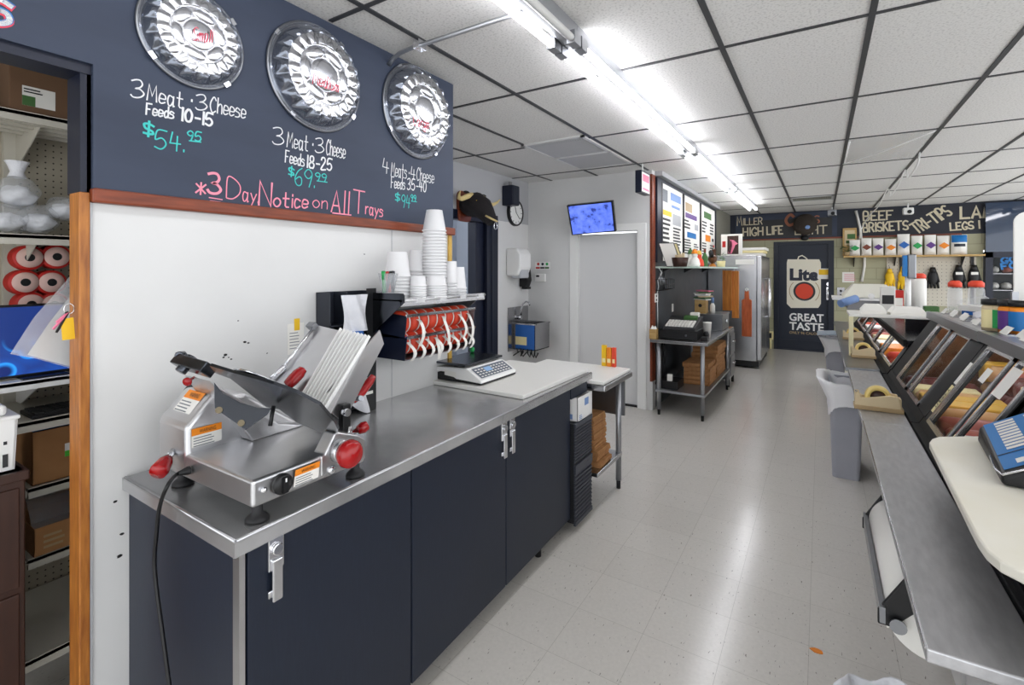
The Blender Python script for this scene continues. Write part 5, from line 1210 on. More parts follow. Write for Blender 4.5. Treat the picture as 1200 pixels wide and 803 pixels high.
g = MB(); g.lathe([(0, 0), (.037, 0), (.038, .02), (.038, .13), (.014, .18), (.014, .23)], (x, y, ZM), (0, 0, 1), 16); g.build('glass', 'leaf', t); g = MB(); g.lathe([(.015, .19), (.016, .235), (0, .235)], (x, y, ZM), (0, 0, 1), 14); g.build('cap', 'wood_red', t)
t, x, y = onshelf('rooster_figurine', 'rust and black rooster figurine near the far end of the menu shelf', 'figurine', 835, -1.25)
g = MB(); g.blob((x, y, ZM + .11), (.06, .09, .06), 14, 10, .05); g.tube([(x, y + .05, ZM + .12), (x, y + .09, ZM + .2), (x, y + .08, ZM + .25)], [.04, .03, .026], 10); g.build('body', 'bronze_brown', t)
g = MB(); g.tube([(x, y - .05, ZM + .13), (x, y - .12, ZM + .2), (x, y - .15, ZM + .15)], [.03, .03, .008], 10); g.build('tail', 'black', t)
g = MB(); g.lathe([(0, 0), (.05, 0), (.045, .02), (.012, .06)], (x, y, ZM), (0, 0, 1), 14); g.build('stand', 'wood_board', t)
g = MB(); g.blob((x, y + .085, ZM + .285), (.008, .025, .02), 8, 6); g.build('comb', 'red', t)
t, x, y = onshelf('potted_plant', 'small green potted plant beside the rooster figurine', 'plant', 845, -1.2)
g = MB(); g.lathe([(0, 0), (.05, 0), (.06, .09), (.055, .09), (.045, .01)], (x, y, ZM), (0, 0, 1), 14); g.build('pot', 'cheese_white', t); g = MB(); rnd = random.Random(8)
for k in range(26):
    a = rnd.uniform(0, 6.28); r = rnd.uniform(.02, .09); p = Vector((x + r * math.cos(a), y + r * math.sin(a), ZM + .1 + rnd.uniform(0, .11))); e = Vector((math.cos(a), math.sin(a), .4)).normalized(); s_ = e.cross(Vector((0, 0, 1))).normalized()
    g.add([p - e * .03, p + s_ * .014, p + e * .03, p - s_ * .014], [(0, 1, 2, 3)])
g.build('leaves', 'leaf', t)
# wall things under the shelf
oc = thing('pen_caddy', 'black wire caddy with pens hung on the slate wall under the menu shelf', 'caddy', (XM, 5.95, 1.3)); y0, y1 = XY(773, XM + .05), XY(786, XM + .05)
z0_, z1_ = 1.34, 1.46
g = MB()
for k in range(7): y = y0 + (y1 - y0) * k / 6; g.tube([(XM + .004, y, z1_), (XM + .09, y, z1_), (XM + .09, y, z0_), (XM + .004, y, z0_)], .003, 5)
for z in (z0_, (z0_ + z1_) / 2, z1_): g.tube([(XM + .09, y0, z), (XM + .09, y1, z)], .003, 5)
g.box(XM + .004, XM + .09, y0, y1, z0_ - .004, z0_); g.build('wire_frame', 'black', oc)
g = MB()
for k in range(5): y = y0 + .04 + k * .05; g.cyl((XM + .04, y, z0_ + .002), (XM + .05 - .004 * k, y + .01 * (k - 2), z1_ + .08 + .02 * (k % 3)), .006, n=8)
g.each('pen', 'steel_dark', oc)
ow = thing('power_outlet', 'white power outlet plate on the slate wall left of the register', 'outlet', (XM, 5.72, 1.2)); y0, y1 = XY(766.5, XM), XY(770.5, XM)
g = MB(); g.box(XM + .001, XM + .008, y0, y1, 1.2, 1.3); g.build('plate', 'paper', ow, bevel=.002); g = MB(); g.box(XM + .008, XM + .0095, y0 + .05, y1 - .05, 1.215, 1.24).box(XM + .008, XM + .0095, y0 + .05, y1 - .05, 1.26, 1.285); g.build('sockets', 'chalk_dark', ow)
g = MB(); a = atx(788, 357, XM); g.box(XM + .001, XM + .006, a.y - .04, a.y + .03, a.z - .09, a.z + .01); tag(g.build('paper_strip', 'paper'), 'narrow white paper strip stuck on the slate wall above the register', 'paper strip')
g = MB(); g.tube([(XM + .03, 5.63, 1.6), (XM + .06, 5.66, 1.54), (XM + .02, 5.64, 1.45), (XM + .02, 5.67, 1.38), (XM + .01, 5.65, 1.3), (XM + .012, 5.66, 1.1), (XM + .012, 5.665, .9)], .005, 6); tag(g.build('loose_cable', 'white'), 'white cord hanging down the end of the slate wall', 'cord')

# cash table
ct = thing('cash_table', 'stainless steel table with cash register and undershelf against the slate wall', 'table', (-1.28, 6.15, 0)); TZ = .82
x0, x1, y0, y1 = -1.57, -.975, 5.30, 7.05
g = MB(); g.box(x0, x1, y0, y1, TZ - .035, TZ); g.build('table_top', 'steel', ct, bevel=.006)
for (x, y) in ((-1.04, 5.36), (-1.49, 5.36), (-1.04, 6.94), (-1.49, 6.94)):
    g = MB(); g.cyl((x, y, .06), (x, y, TZ - .035), .022, n=16); lg = g.build('leg', 'galv', ct); g = MB(); g.cyl((x, y, 0), (x, y, .06), .015, n=12); g.build('foot', 'black', lg)
g = MB(); g.box(-1.52, -1.01, 5.33, 6.97, .25, .275); g.build('undershelf', 'galv', ct, bevel=.003)
def topz(u, v): return atz(u, v, TZ)
# cash register
rgx0, rgx1, rgy0, rgy1 = -1.50, -1.11, 5.42, 5.86
cr = thing('cash_register', 'black cash register with pale keys on the steel cash table', 'cash register', ((rgx0 + rgx1) / 2, 5.64, TZ))
g = MB(); g.box(rgx0, rgx1, rgy0, rgy1, TZ + .004, TZ + .10); g.build('drawer', 'black', cr, bevel=.004)
g = MB(); g.cyl((-1.22, rgy0, TZ + .05), (-1.22, rgy0 - .006, TZ + .05), .012); g.build('lock', 'chrome', cr)
g = MB(); g.prism([(rgx0 + .03, rgy0 + .02, TZ + .10), (rgx0 + .03, rgy0 + .02, TZ + .13), (rgx0 + .03, rgy1 - .08, TZ + .22), (rgx0 + .03, rgy1 - .02, TZ + .22), (rgx0 + .03, rgy1 - .02, TZ + .10)], (rgx1 - rgx0 - .05, 0, 0)); g.build('body', 'chalk_dark', cr, bevel=.004)
k0 = Vector((rgx0 + .05, rgy0 + .03, TZ + .134)); ku = Vector((1, 0, 0)); kv = Vector((0, .33, .09)).normalized(); kn = ku.cross(kv)
g = MB()
for i in range(9):
    for j in range(5): c = k0 + ku * (.015 + i * .033) + kv * (.02 + j * .04) + kn * .002; g.obox(c, ku * .013, kv * .015, kn * .005)
g.build('keys', 'paper', cr)
g = MB(); g.obox(k0 + ku * .22 + kv * .27 + kn * .012, ku * .07, kv * .035, kn * .015); g.build('display', 'leaf', cr); g = MB(); g.box(rgx1 - .14, rgx1 - .05, rgy1 - .10, rgy1 - .02, TZ + .22, TZ + .27); g.build('receipt_printer', 'paper', cr, bevel=.004)
t = thing('tissue_box', 'orange carton of tissues left of the cash register', 'box', (-1.55, 5.36, TZ)); q = topz(764, 396)
g = MB(); g.box(-1.585, -1.515, 5.325, 5.42, TZ + .001, TZ + .105); g.build('carton', 'wood_pale', t); g = MB(); g.grid(lambda u, v: (-1.58 + .06 * u, 5.33 + .08 * v, TZ + .106 + .04 * math.sin(PI * u) * math.sin(PI * v) * (1 + .5 * math.sin(9 * u))), 8, 8); g.build('tissue', 'paper', t)
t = thing('paper_cup', 'white paper cup stack right of the cash register', 'cup', (-1.07, 5.72, TZ)); g = MB(); g.lathe([(0, 0), (.034, 0), (.045, .16), (.047, .162), (.047, .17), (0, .17)], (-1.065, 5.75, TZ + .002), (0, 0, 1), 20); g.build('cup', 'foam', t)
t = thing('card_terminal', 'small dark card reader on the table corner by the register', 'card reader', (-1.06, 5.55, TZ)); g = MB(); g.box(-1.085, -1.02, 5.50, 5.60, TZ + .001, TZ + .035); g.build('case', 'black', t, bevel=.006); g = MB(); g.blob((-1.055, 5.64, TZ + .045), (.03, .03, .04), 10, 8, .1); g.build('cable_knot', 'black', t)
t = thing('steel_bin', 'grey steel lidded bin on the far end of the cash table', 'bin', (-1.15, 6.6, TZ)); g = MB(); g.box(-1.40, -1.02, 6.45, 6.95, TZ + .001, TZ + .18); g.build('body', 'steel_dark', t, bevel=.008); g = MB(); g.box(-1.41, -1.01, 6.44, 6.96, TZ + .18, TZ + .2); g.build('lid', 'steel_dark', t, bevel=.006); g = MB(); g.cyl((-1.02, 6.7, TZ + .1), (-1.0, 6.7, TZ + .1), .025); g.build('knob', 'chrome', t)
zb2 = TZ + .2005
t = thing('wooden_box', 'small orange wooden box with a round hole on the steel bin', 'box', (-1.33, 6.6, zb2)); q = aty(814, 363, 6.5); q1 = aty(827, 347, 6.5)
g = MB(); g.box(q.x, q1.x, 6.5, 6.66, zb2, zb2 + .17); g.build('box', 'wood_pale', t, bevel=.003); g = MB(); g.cyl(((q.x + q1.x) / 2, 6.4995, zb2 + .1), ((q.x + q1.x) / 2, 6.498, zb2 + .1), .022); g.build('hole', 'black', t)
t = thing('paper_pile', 'pile of receipts and cards balanced on the orange wooden box', 'papers', (-1.3, 6.6, zb2 + .17)); rnd = random.Random(4)
for k in range(7):
    g = MB(); c = Vector((q.x + .09 + rnd.uniform(-.02, .03), 6.57, zb2 + .176 + k * .018)); a = rnd.uniform(-.5, .5); g.obox(c, (.085 * math.cos(a), .085 * math.sin(a), rnd.uniform(-.008, .008)), (-.06 * math.sin(a), .06 * math.cos(a), 0), (0, 0, .007)); g.build('sheet', ('paper', 'leaf', 'tan', 'paper', 'foam', 'leaf', 'pink')[k], t)
t = thing('squeeze_bottle', 'clear blue topped bottle beside the orange wooden box', 'bottle', (-1.12, 6.6, zb2)); g = MB(); g.lathe([(0, 0), (.03, 0), (.03, .1), (.014, .13)], (-1.16, 6.6, zb2), (0, 0, 1), 14); g.build('bottle', 'foam', t); g = MB(); g.lathe([(.015, .13), (.018, .13), (.018, .2), (0, .2)], (-1.16, 6.6, zb2), (0, 0, 1), 14); g.build('cap', 'print_blue', t)
# under the table
t = thing('black_case', 'low black box with a white tag on the cash table undershelf', 'box', (-1.42, 5.5, .276)); g = MB(); g.box(-1.50, -1.30, 5.40, 5.68, .276, .36); g.build('case', 'black', t, bevel=.004); g = MB(); g.box(-1.42, -1.37, 5.43, 5.47, .36, .43); g.build('tag', 'paper', t)
k = 0
for (bx0, bx1, by0, by1, bz0, n, where) in ((-1.33, -1.05, 5.78, 6.18, .276, 5, 'nearer'), (-1.33, -1.05, 6.24, 6.85, .276, 8, 'farther')):
    for i in range(n):
        z = bz0 + i * .048; g = MB(); j = rnd.uniform(-.01, .01)
        g.grid(lambda u, v: (bx0 + (bx1 - bx0) * u + j, by0 + (by1 - by0) * v, z + .046 + .002 * math.sin(13 * u + 9 * v)), 8, 8); g.grid(lambda u, v: (bx0 + (bx1 - bx0) * u + j, by0 - .006 * math.sin(PI * v), z + .046 * v), 8, 4); g.grid(lambda u, v: (bx1 + j + .008 * math.sin(PI * v) * math.sin(9 * u + i), by0 + (by1 - by0) * u, z + .046 * v), 10, 4); g.box(bx0 + j, bx1 + j - .004, by0 + .004, by1, z + .001, z + .043)
        lb = '%s brown paper bag bundle in the %s stack under the cash table' % ('lowest' if i == 0 else 'topmost' if i == n - 1 else 'inner', where); tag(g.build('bag_bundle', 'kraft'), lb, 'paper bags', 'bag bundles in the %s stack under the cash table' % where)
g = MB(); rnd = random.Random(11)
for k in range(7):
    y = 5.45 + .06 * k; g.tube([(-1.56, y, .78), (-1.555 + rnd.uniform(0, .03), y + rnd.uniform(-.03, .03), .6), (-1.54, y + rnd.uniform(-.05, .05), .42), (-1.55, y, .3)], .007, 6)
tag(g.build('cable_bundle', 'black'), 'tangle of black cables behind the legs of the cash table', 'cables')
t = thing('file_cabinet', 'small blue grey drawer unit under the far end of the cash table', 'drawer unit', (-1.1, 7.2, 0)); g = MB(); g.box(-1.4, -1.03, 7.08, 7.5, .10, .74); g.build('case', 'steel_dark', t, bevel=.006)
for z in (.14, .43): g = MB(); g.box(-1.03, -1.018, 7.11, 7.47, z, z + .26); dw = g.build('drawer', 'steel_dark', t, bevel=.004); g = MB(); g.tube([(-1.018, 7.22, z + .17), (-.995, 7.24, z + .17), (-.995, 7.34, z + .17), (-1.018, 7.36, z + .17)], .008, 8); g.build('handle', 'chrome', dw)
for (x, y) in ((-1.38, 7.1), (-1.05, 7.1), (-1.38, 7.48), (-1.05, 7.48)): g = MB(); g.cyl((x, y, 0), (x, y, .1), .018); g.build('foot', 'black', t)

# ================================================================== steel fridge with knife boards
fr = thing('steel_fridge', 'tall stainless steel reach-in refrigerator beside the navy door', 'refrigerator', (-1.2, 9.3, 0)); fy0, fy1 = 8.6, 10.05
g = MB(); g.box(-1.585, -.86, fy0, fy1, .12, 1.80); g.build('cabinet', 'steel', fr, bevel=.006)
g = MB(); g.box(-.855, -.79, fy0 + .01, fy0 + .70, .14, 1.79).box(-.855, -.79, fy0 + .72, fy1 - .01, .14, 1.79); g.build('door', 'steel', fr, bevel=.008)
g = MB()
for y in (fy0 + .62, fy0 + .80): g.tube([(-.79, y, 1.42), (-.73, y, 1.42), (-.73, y, .78), (-.79, y, .78)], .013, 8)
g.each('handle', 'chrome', fr)
g = MB(); g.box(-1.56, -.83, fy0 + .02, fy1, .03, .12); g.build('kick_panel', 'black', fr)
for (x, y) in ((-.85, 8.66), (-1.5, 8.66), (-.85, 9.98), (-1.5, 9.98)): g = MB(); g.cyl((x, y, 0), (x, y, .12), .022); g.build('foot', 'galv', fr)
def FS(u, v): return aty(u, v, fy0 - .002)
t = thing('magnetic_knife_block', 'tall orange wooden knife board hung on the side of the steel fridge', 'knife board', tuple(FS(858, 372)))
a, b2 = FS(847.5, 372), FS(866, 317); g = MB(); mx = a.x + (b2.x - a.x) * .58
g.box(a.x, mx, fy0 - .07, fy0 - .001, a.z + .12, b2.z); g.box(mx, b2.x, fy0 - .04, fy0 - .001, a.z, b2.z - .01); g.build('board', 'wood_board', t, bevel=.004); g = MB(); g.box((a.x + b2.x) / 2 - .06, (a.x + b2.x) / 2 + .05, fy0 - .075, fy0 - .02, b2.z, b2.z + .02); g.build('hanger', 'galv', t)
t = thing('paddle_board', 'rust coloured wooden paddle cutting board hung low on the steel fridge', 'cutting board', tuple(FS(875, 394)))
a, b2 = FS(869.5, 394), FS(881, 352); cx = (a.x + b2.x) / 2; zt2 = FS(875, 341).z; g = MB()
g.prism([(a.x, fy0 - .024, a.z), (b2.x, fy0 - .024, a.z), (b2.x, fy0 - .024, b2.z), (cx + .035, fy0 - .024, b2.z + .02), (cx + .03, fy0 - .024, zt2), (cx - .03, fy0 - .024, zt2), (cx - .035, fy0 - .024, b2.z + .02), (a.x, fy0 - .024, b2.z)], (0, .022, 0)); g.build('board', 'wood_rust', t, bevel=.006)
g = MB(); g.tube([(cx, fy0 - .026, zt2 - .01), (cx + .02, fy0 - .03, zt2 + .03), (cx, fy0 - .02, zt2 + .045), (cx - .02, fy0 - .03, zt2 + .03), (cx, fy0 - .026, zt2 - .01)], .006, 6); g.build('hanging_loop', 'paper', t)
a, b2 = FS(862, 310), FS(884, 304); g = MB(); g.box(a.x, b2.x, fy0 - .004, fy0 - .001, a.z, b2.z); t_ = tag(g.build('fridge_label', 'paper'), 'long white paper label on the top of the steel fridge side', 'label')
ZF = 1.8005
t = thing('flat_cartons', 'stack of flat cream cartons on top of the steel fridge', 'boxes', (-1.0, 9.2, ZF))
for k in range(3): g = MB(); g.box(-1.25 + .03 * k, -.80 + .02 * k, 8.9, 9.5, ZF + .001 + k * .045, ZF + .042 + k * .045); g.build('carton', 'cheese_white' if k % 2 else 'paper', t, bevel=.004)
t = thing('food_poster', 'white poster with a picture of sliced meat standing on the fridge', 'poster', (-1.4, 8.9, ZF)); py = 8.85; a, b2 = aty(845, 303, py), aty(870, 274, py)
g = MB(); g.box(a.x, b2.x, py, py + .012, ZF + .001, b2.z); g.build('board', 'foam', t)
W = b2.x - a.x; H_ = b2.z - ZF; g = MB(); facing_quad(g, (a.x + W * .3, py, ZF + H_ * .08), (1, 0, 0), (0, 0, 1), W * .52, H_ * .84, .0015); ph = g.build('photo', 'wood_brown', t)
g = MB(); f = lambda s_, q: (a.x + W * s_, py - .003, ZF + H_ * q); g.add([f(.32, .12), f(.5, .1), f(.68, .5), f(.8, .55), f(.6, .72), f(.42, .75), f(.45, .4)], [(0, 1, 2, 3, 4, 5, 6)]); g.build('photo_detail', 'pink', ph); g = MB(); g.add([f(.34, .14), f(.44, .14), f(.52, .45), f(.5, .68), f(.43, .7), f(.46, .4)], [(0, 1, 2, 3, 4, 5)]); g.build('photo_detail', 'paper', ph)
g = MB(); facing_quad(g, (a.x + W * .06, py, ZF + H_ * .4), (1, 0, 0), (0, 0, 1), W * .16, H_ * .28, .0015); g.build('poster_print', 'red', t)
q = aty(903, 393, YB); g = MB(); g.box(q.x - .05, q.x + .05, YB - .04, YB - .001, q.z - .08, q.z + .08); t = thing('outlet_box', 'cream outlet box low on the block wall beside the navy door', 'outlet', (q.x, YB, q.z - .08)); g.build('box', 'cheese_white', t, bevel=.006); g = MB(); g.box(q.x - .02, q.x + .02, YB - .043, YB - .04, q.z - .05, q.z + .05); g.build('sockets', 'black', t); g = MB(); g.cyl((q.x, YB - .02, 0), (q.x, YB - .02, q.z - .08), .016); g.build('conduit', 'cheese_white', t)
# ================================================================== back wall: chalk words, shelf, pegboard, cooler
yk = YB - .012
def board(name, label, u0, u1, z0, z1, m):
    a = aty(u0, 260, yk).x; b2 = aty(u1, 260, yk).x
    t = thing(name, label, 'chalkboard', ((a + b2) / 2, yk, z0)); g = MB(); g.box(a, b2, yk, YB - .004, z0, z1); g.build('board', m, t); return t
def chalkb(t, text, a, b2, hpx, m, wd):
    p0 = aty(*a, yk); p1 = aty(*b2, yk); d = _c * yk - _s * p0.x; mb = MB(); write(mb, text, p0, p1, (0, -1, 0), hpx / FPX * d, wd); mb.build('lettering', m, t)
b1 = board('chalkboard_sign', 'dark board chalked with MILLER HIGH LIFE over the fridge and door', 862, 981, 2.20, ZC - .02, 'chalk_navy')
CR = 'chalk_cream'
g = MB(); a = aty(868, 260, yk).x; b2 = aty(975, 260, yk).x; g.box(a, b2, yk - .002, yk, 2.21, 2.56); g.build('dark_field', 'chalk_dark', b1)
yk -= .0025
for o in ((0, .02),):
    chalkb(b1, 'M', (864, 264.5), (869.5, 264), 10.5, CR, .018); chalkb(b1, 'ILLER', (871, 263.8), (893, 262.8), 7.5, CR, .018)
    chalkb(b1, 'HIGH', (871, 276.5), (894, 275.5), 9, CR, .028); chalkb(b1, 'LIFE', (899, 275), (917, 274), 9, CR, .028)
    chalkb(b1, 'C', (921.5, 264), (930, 263.5), 12, 'chalk_copper', .05); chalkb(b1, 'OORS', (933, 263), (960, 261), 8, 'chalk_copper', .022); chalkb(b1, 'LIGHT', (932, 275), (969, 273.5), 9, 'chalk_cream', .022)
yk = YB - .012
b3 = board('chalkboard_sign', 'black chalkboard reading BEEF BRISKETS, TRI-TIPS and LAMB LEGS above the wood shelf', 1007, 1185, 2.19, ZC - .03, mat('chalk_black', (36, 38, 48), .6))
yk -= .001
chalkb(b3, 'BEEF', (1012, 258.5), (1046, 257), 10, CR, .026); chalkb(b3, 'BRISKETS', (1012, 272), (1064, 269), 10, CR, .026)
chalkb(b3, 'LAMB', (1126, 256), (1180, 253.5), 13, CR, .034); chalkb(b3, 'LEGS 1', (1114, 270), (1148, 267.5), 8.5, CR, .024)
p0 = aty(1075, 274, yk); p1 = aty(1116, 251, yk); mb = MB(); write(mb, 'TRI-TIPS', p0, p1, (0, -1, 0), .19, .028); mb.build('lettering', CR, b3)
# round bronze head mount / wreath over the door
wr = thing('mounted_trophy', 'dark bristly brown trophy with a pale centre mounted over the navy door', 'trophy', (-.15, YB, 2.25))
c = aty(944, 263, YB - .125); g = MB(); g.blob(c, (.20, .1, .2), 20, 14, .06, 5); g.build('body', mat('bristle', (58, 50, 44), .85, bump=(40, .8)), wr)
g = MB(); g.blob(aty(946, 266, YB - .2), (.05, .03, .045), 12, 8); g.build('centre', 'print_blue', wr)
g = MB(); q = aty(943, 279, YB - .08); g.blob(q, (.07, .05, .05), 10, 8); g.build('lower_tip', 'black', wr)
# small camera-like devices hung at the ceiling
for (u, v, lb) in ((975, 250, 'small grey sensor under the ceiling above the navy door'), (1064, 248, 'small white security camera under the ceiling over the chalkboard')):
    q = aty(u, v, 10.5); t = thing('security_camera', lb, 'camera', tuple(q)); g = MB(); g.box(q.x - .07, q.x + .07, 10.42, 10.56, q.z - .05, q.z + .06); g.build('body', 'white' if u > 1000 else 'steel_dark', t, bevel=.015)
    g = MB(); g.cyl((q.x + .01, 10.42, q.z - .01), (q.x + .01, 10.40, q.z - .01), .03); g.build('lens', 'black', t); g = MB(); g.cyl((q.x, 10.5, q.z + .05), (q.x, 10.5, ZC), .012); g.build('mount', 'white', t)
# white conduit
g = MB(); pts = [aty(u, v, YB - .03) for u, v in ((1003, 247), (1008, 268), (1010, 290), (1013, 300), (1013, 312), (1010, 330))]; g.tube(pts, .022, 8); tag(g.build('wall_conduit', 'paper'), 'white conduit running down the block wall behind the bag shelf', 'pipe')
# wood shelf with bags
zs = aty(1060, 299, 10.72).z
ws = thing('wood_shelf', 'long pale wood shelf of coffee style bags on the far wall', 'shelf', (1.3, 10.86, zs - .03)); xa, xb = aty(989, 299, 10.72).x, 2.24
g = MB(); g.box(xa, xb, 10.72, YB, zs - .03, zs); g.build('shelf_board', 'wood_pale', ws, bevel=.003); g = MB()
for x in (xa + .15, (xa + xb) / 2 - .2, xb - .25): g.prism([(x, YB, zs - .03), (x, 10.76, zs - .03), (x, YB, zs - .2)], (.015, 0, 0))
g.each('shelf_bracket', 'black', ws)
bags = [(995.5, 1008.5, 281, 'green', 'green'), (1009.5, 1022, 279, 'wood_red', 'brown'), (1023, 1036, 279, 'purple', 'mauve'), (1037.5, 1051, 280, 'orange', 'orange'), (1052, 1067, 274, 'blue', 'blue'), (1068.5, 1082, 276, 'green', 'green'), (1084, 1098, 275, 'purple', 'purple'), (1099, 1114, 276, 'orange', 'orange')]
ordn = ['first', 'second', 'third', 'fourth', 'tall fifth', 'sixth', 'seventh', 'eighth']
for k, (u0, u1, v, m_, cn) in enumerate(bags):
    a = aty(u0, 297, 10.78); b2 = aty(u1, v, 10.78); x0, x1, zt2 = a.x, b2.x, b2.z
    t = thing('snack_bag', '%s white bag with %s diamond, %s from the left on the wood shelf' % (('short' if k < 4 else 'tall'), cn, ordn[k]), 'bag', ((x0 + x1) / 2, 10.84, zs), 0, 'white bags on the wood shelf')
    W = x1 - x0; Hh = zt2 - zs; cx = (x0 + x1) / 2
    g = MB()
    def fn(u, v, s_=1): 
        bulge = math.sin(PI * min(1, v * 1.05)) ** .5 * (1 - .6 * v); return (cx + (u - .5) * W * (.98 - .04 * math.sin(PI * v)), 10.85 - s_ * (.055 * bulge * math.sin(PI * u) ** .5) - s_ * .003, zs + .001 + Hh * v)
    g.grid(lambda u, v: fn(u, v, 1), 10, 10); g.grid(lambda u, v: fn(u, v, -1), 10, 10); g.build('pouch', 'foam', t, merge=True)
    g = MB(); zc_ = zs + Hh * .48; yy = 10.85 - .075; g.add([(cx - W * .44, yy + .0, zc_), (cx, yy - .0, zc_ - Hh * .17), (cx + W * .44, yy + .0, zc_), (cx, yy, zc_ + Hh * .17)], [(0, 1, 2, 3)]); g.build('emblem', m_, t)
t = thing('chip_bag', 'blue and white crumpled snack bag at the right end of the wood shelf', 'bag', (aty(1124, 297, 10.8).x, 10.82, zs)); a, b2 = aty(1115, 297, 10.8), aty(1134, 275, 10.8)
def cbf(u, v, s_): return (a.x + (b2.x - a.x) * u, 10.84 - s_ * .07 * (math.sin(PI * u) * math.sin(PI * v)) ** .5 - s_ * .004 * math.sin(20 * u + 9 * v) * math.sin(PI * u) - s_ * .003, zs + .001 + (b2.z - zs) * v)
g = MB(); g.grid(lambda u, v: cbf(u, v, 1), 10, 12); g.grid(lambda u, v: cbf(u, v, -1), 10, 12); g.build('pouch', 'foam', t)
g = MB(); g.grid(lambda u, v: (lambda p: (p[0], p[1] - .004, p[2]))(cbf(.02 + .96 * u, .62 + .37 * v, 1)), 8, 5); g.build('blue_top', 'cyan', t); g = MB(); g.grid(lambda u, v: (lambda p: (p[0], p[1] - .004, p[2]))(cbf(.15 + .7 * u, .4 + .14 * v, 1)), 8, 4); g.build('dark_band', 'navy', t)
t = thing('framed_picture', 'small wood framed picture behind the first bag on the wood shelf', 'picture', (aty(996, 284, 10.93).x, 10.93, zs)); a, b2 = aty(987.5, 297, 10.93), aty(1004, 267, 10.93)
g = MB(); g.box(a.x, b2.x, 10.93, 10.95, zs + .001, b2.z); g.build('frame', 'wood_pale', t, bevel=.004); g = MB(); g.box(a.x + .03, b2.x - .03, 10.926, 10.93, zs + .2, b2.z - .04); g.build('picture', 'tan', t)
g = MB(); facing_quad(g, (a.x + .07, 10.926, b2.z - .2), (1, 0, 0), (0, 0, 1), .12, .09); facing_quad(g, (a.x + .05, 10.926, b2.z - .28), (1, 0, 0), (0, 0, 1), .16, .05); g.build('picture_print', 'leaf', t)
t = thing('trailing_plant', 'small leafy plant at the left end of the wood shelf', 'plant', (aty(990, 297, 10.78).x, 10.78, zs)); x = aty(990, 297, 10.76).x; g = MB(); g.lathe([(0, 0), (.04, 0), (.05, .07), (.045, .07), (.035, .01)], (x + .03, 10.78, zs + .001), (0, 0, 1), 14); g.build('pot', 'tan_dark', t)
g = MB(); rnd = random.Random(9)
for k in range(40):
    p = Vector((x + .02 + rnd.gauss(0, .05), 10.76 + rnd.gauss(0, .03), zs + .07 + abs(rnd.gauss(.03, .05)))); e = Vector((rnd.uniform(-1, 1), rnd.uniform(-1, .2), rnd.uniform(-.3, .6))).normalized(); s_ = e.cross(Vector((.1, .2, 1))).normalized(); g.add([p - e * .03, p + s_ * .015, p + e * .03, p - s_ * .015], [(0, 1, 2, 3)])
g.build('leaves', 'leaf', t)
# pegboard and what hangs there
pg = thing('wall_pegboard', 'cream pegboard with hanging gloves under the wood shelf', 'pegboard', (1.6, YB, .95)); xa, xb = aty(1039, 300, YB - .02).x, aty(1144, 300, YB - .02).x
g = MB(); g.box(xa, xb, YB - .02, YB - .004, .95, zs - .035); g.build('panel', mat('peg_cream', (206, 200, 186), .6), pg)
g = MB()
for i in range(int((xb - xa) / .06)):
    for j in range(int((zs - 1.0) / .06)): g.cyl((xa + .03 + i * .06, YB - .0205, .98 + j * .06), (xa + .03 + i * .06, YB - .0215, .98 + j * .06), .006, n=6)
g.build('peg_holes', 'chalk_dark', pg); pg.children[-1]['kind'] = 'stuff'
g = MB(); 
for x in (xa + .2, xb - .05): g.box(x - .02, x + .02, YB - .04, YB - .02, 1.0, zs - .04)
g.build('slotted_uprights', 'black', pg)
def glove(u0, u1, v0, v1, m_, label, tagged):
    u0, u1 = u0 - .0, u1 - .0
    a, b2 = aty(u0, v1, YB - .06), aty(u1, v0, YB - .06); cx = (a.x + b2.x) / 2; W = b2.x - a.x; Hh = b2.z - a.z
    t = thing('work_glove', label, 'glove', (cx, YB - .06, a.z), 0, None)
    g = MB(); g.blob((cx, YB - .06, a.z + Hh * .5), (W * .42, .04, Hh * .34), 14, 10, .04, int(u0))
    for k in range(4): x = cx - W * .33 + W * .22 * k; g.tube([(x, YB - .06, a.z + Hh * .35), (x + .01 * (k - 1.5), YB - .065, a.z + Hh * .04)], [W * .12, W * .09], 8)
    g.tube([(cx + W * .3, YB - .06, a.z + Hh * .55), (cx + W * .46, YB - .07, a.z + Hh * .3)], [W * .12, W * .08], 8); g.tube([(cx, YB - .06, a.z + Hh * .7), (cx, YB - .06, a.z + Hh * .92)], [W * .3, W * .2], 10); g.build('hand', m_, t)
    if tagged: g = MB(); facing_quad(g, (cx - W * .25, YB - .105, a.z + Hh * .55), (1, 0, 0), (0, 0, 1), W * .5, Hh * .1); g.build('tag', 'paper', t)
    g = MB(); g.tube([(cx, YB - .06, a.z + Hh * .9), (cx, YB - .05, a.z + Hh), (cx, YB - .02, a.z + Hh)], .006, 6); g.build('hook', 'steel', t)
glove(1085.5, 1101, 311, 339, 'black', 'black work glove hanging alone in the middle of the pegboard', False)
glove(1115, 1132, 308, 339, 'black', 'black tagged work glove, left of the pair at the pegboard right end', True)
glove(1133, 1150, 308, 339, 'black', 'black tagged work glove, right of the pair at the pegboard right end', True)
glove(1036, 1049, 313, 338, 'yellow', 'yellow glove hanging at the left end of the pegboard', False)
glove(1051, 1067, 310, 340, 'yellow', 'yellow glove hanging behind the white display pole', False)
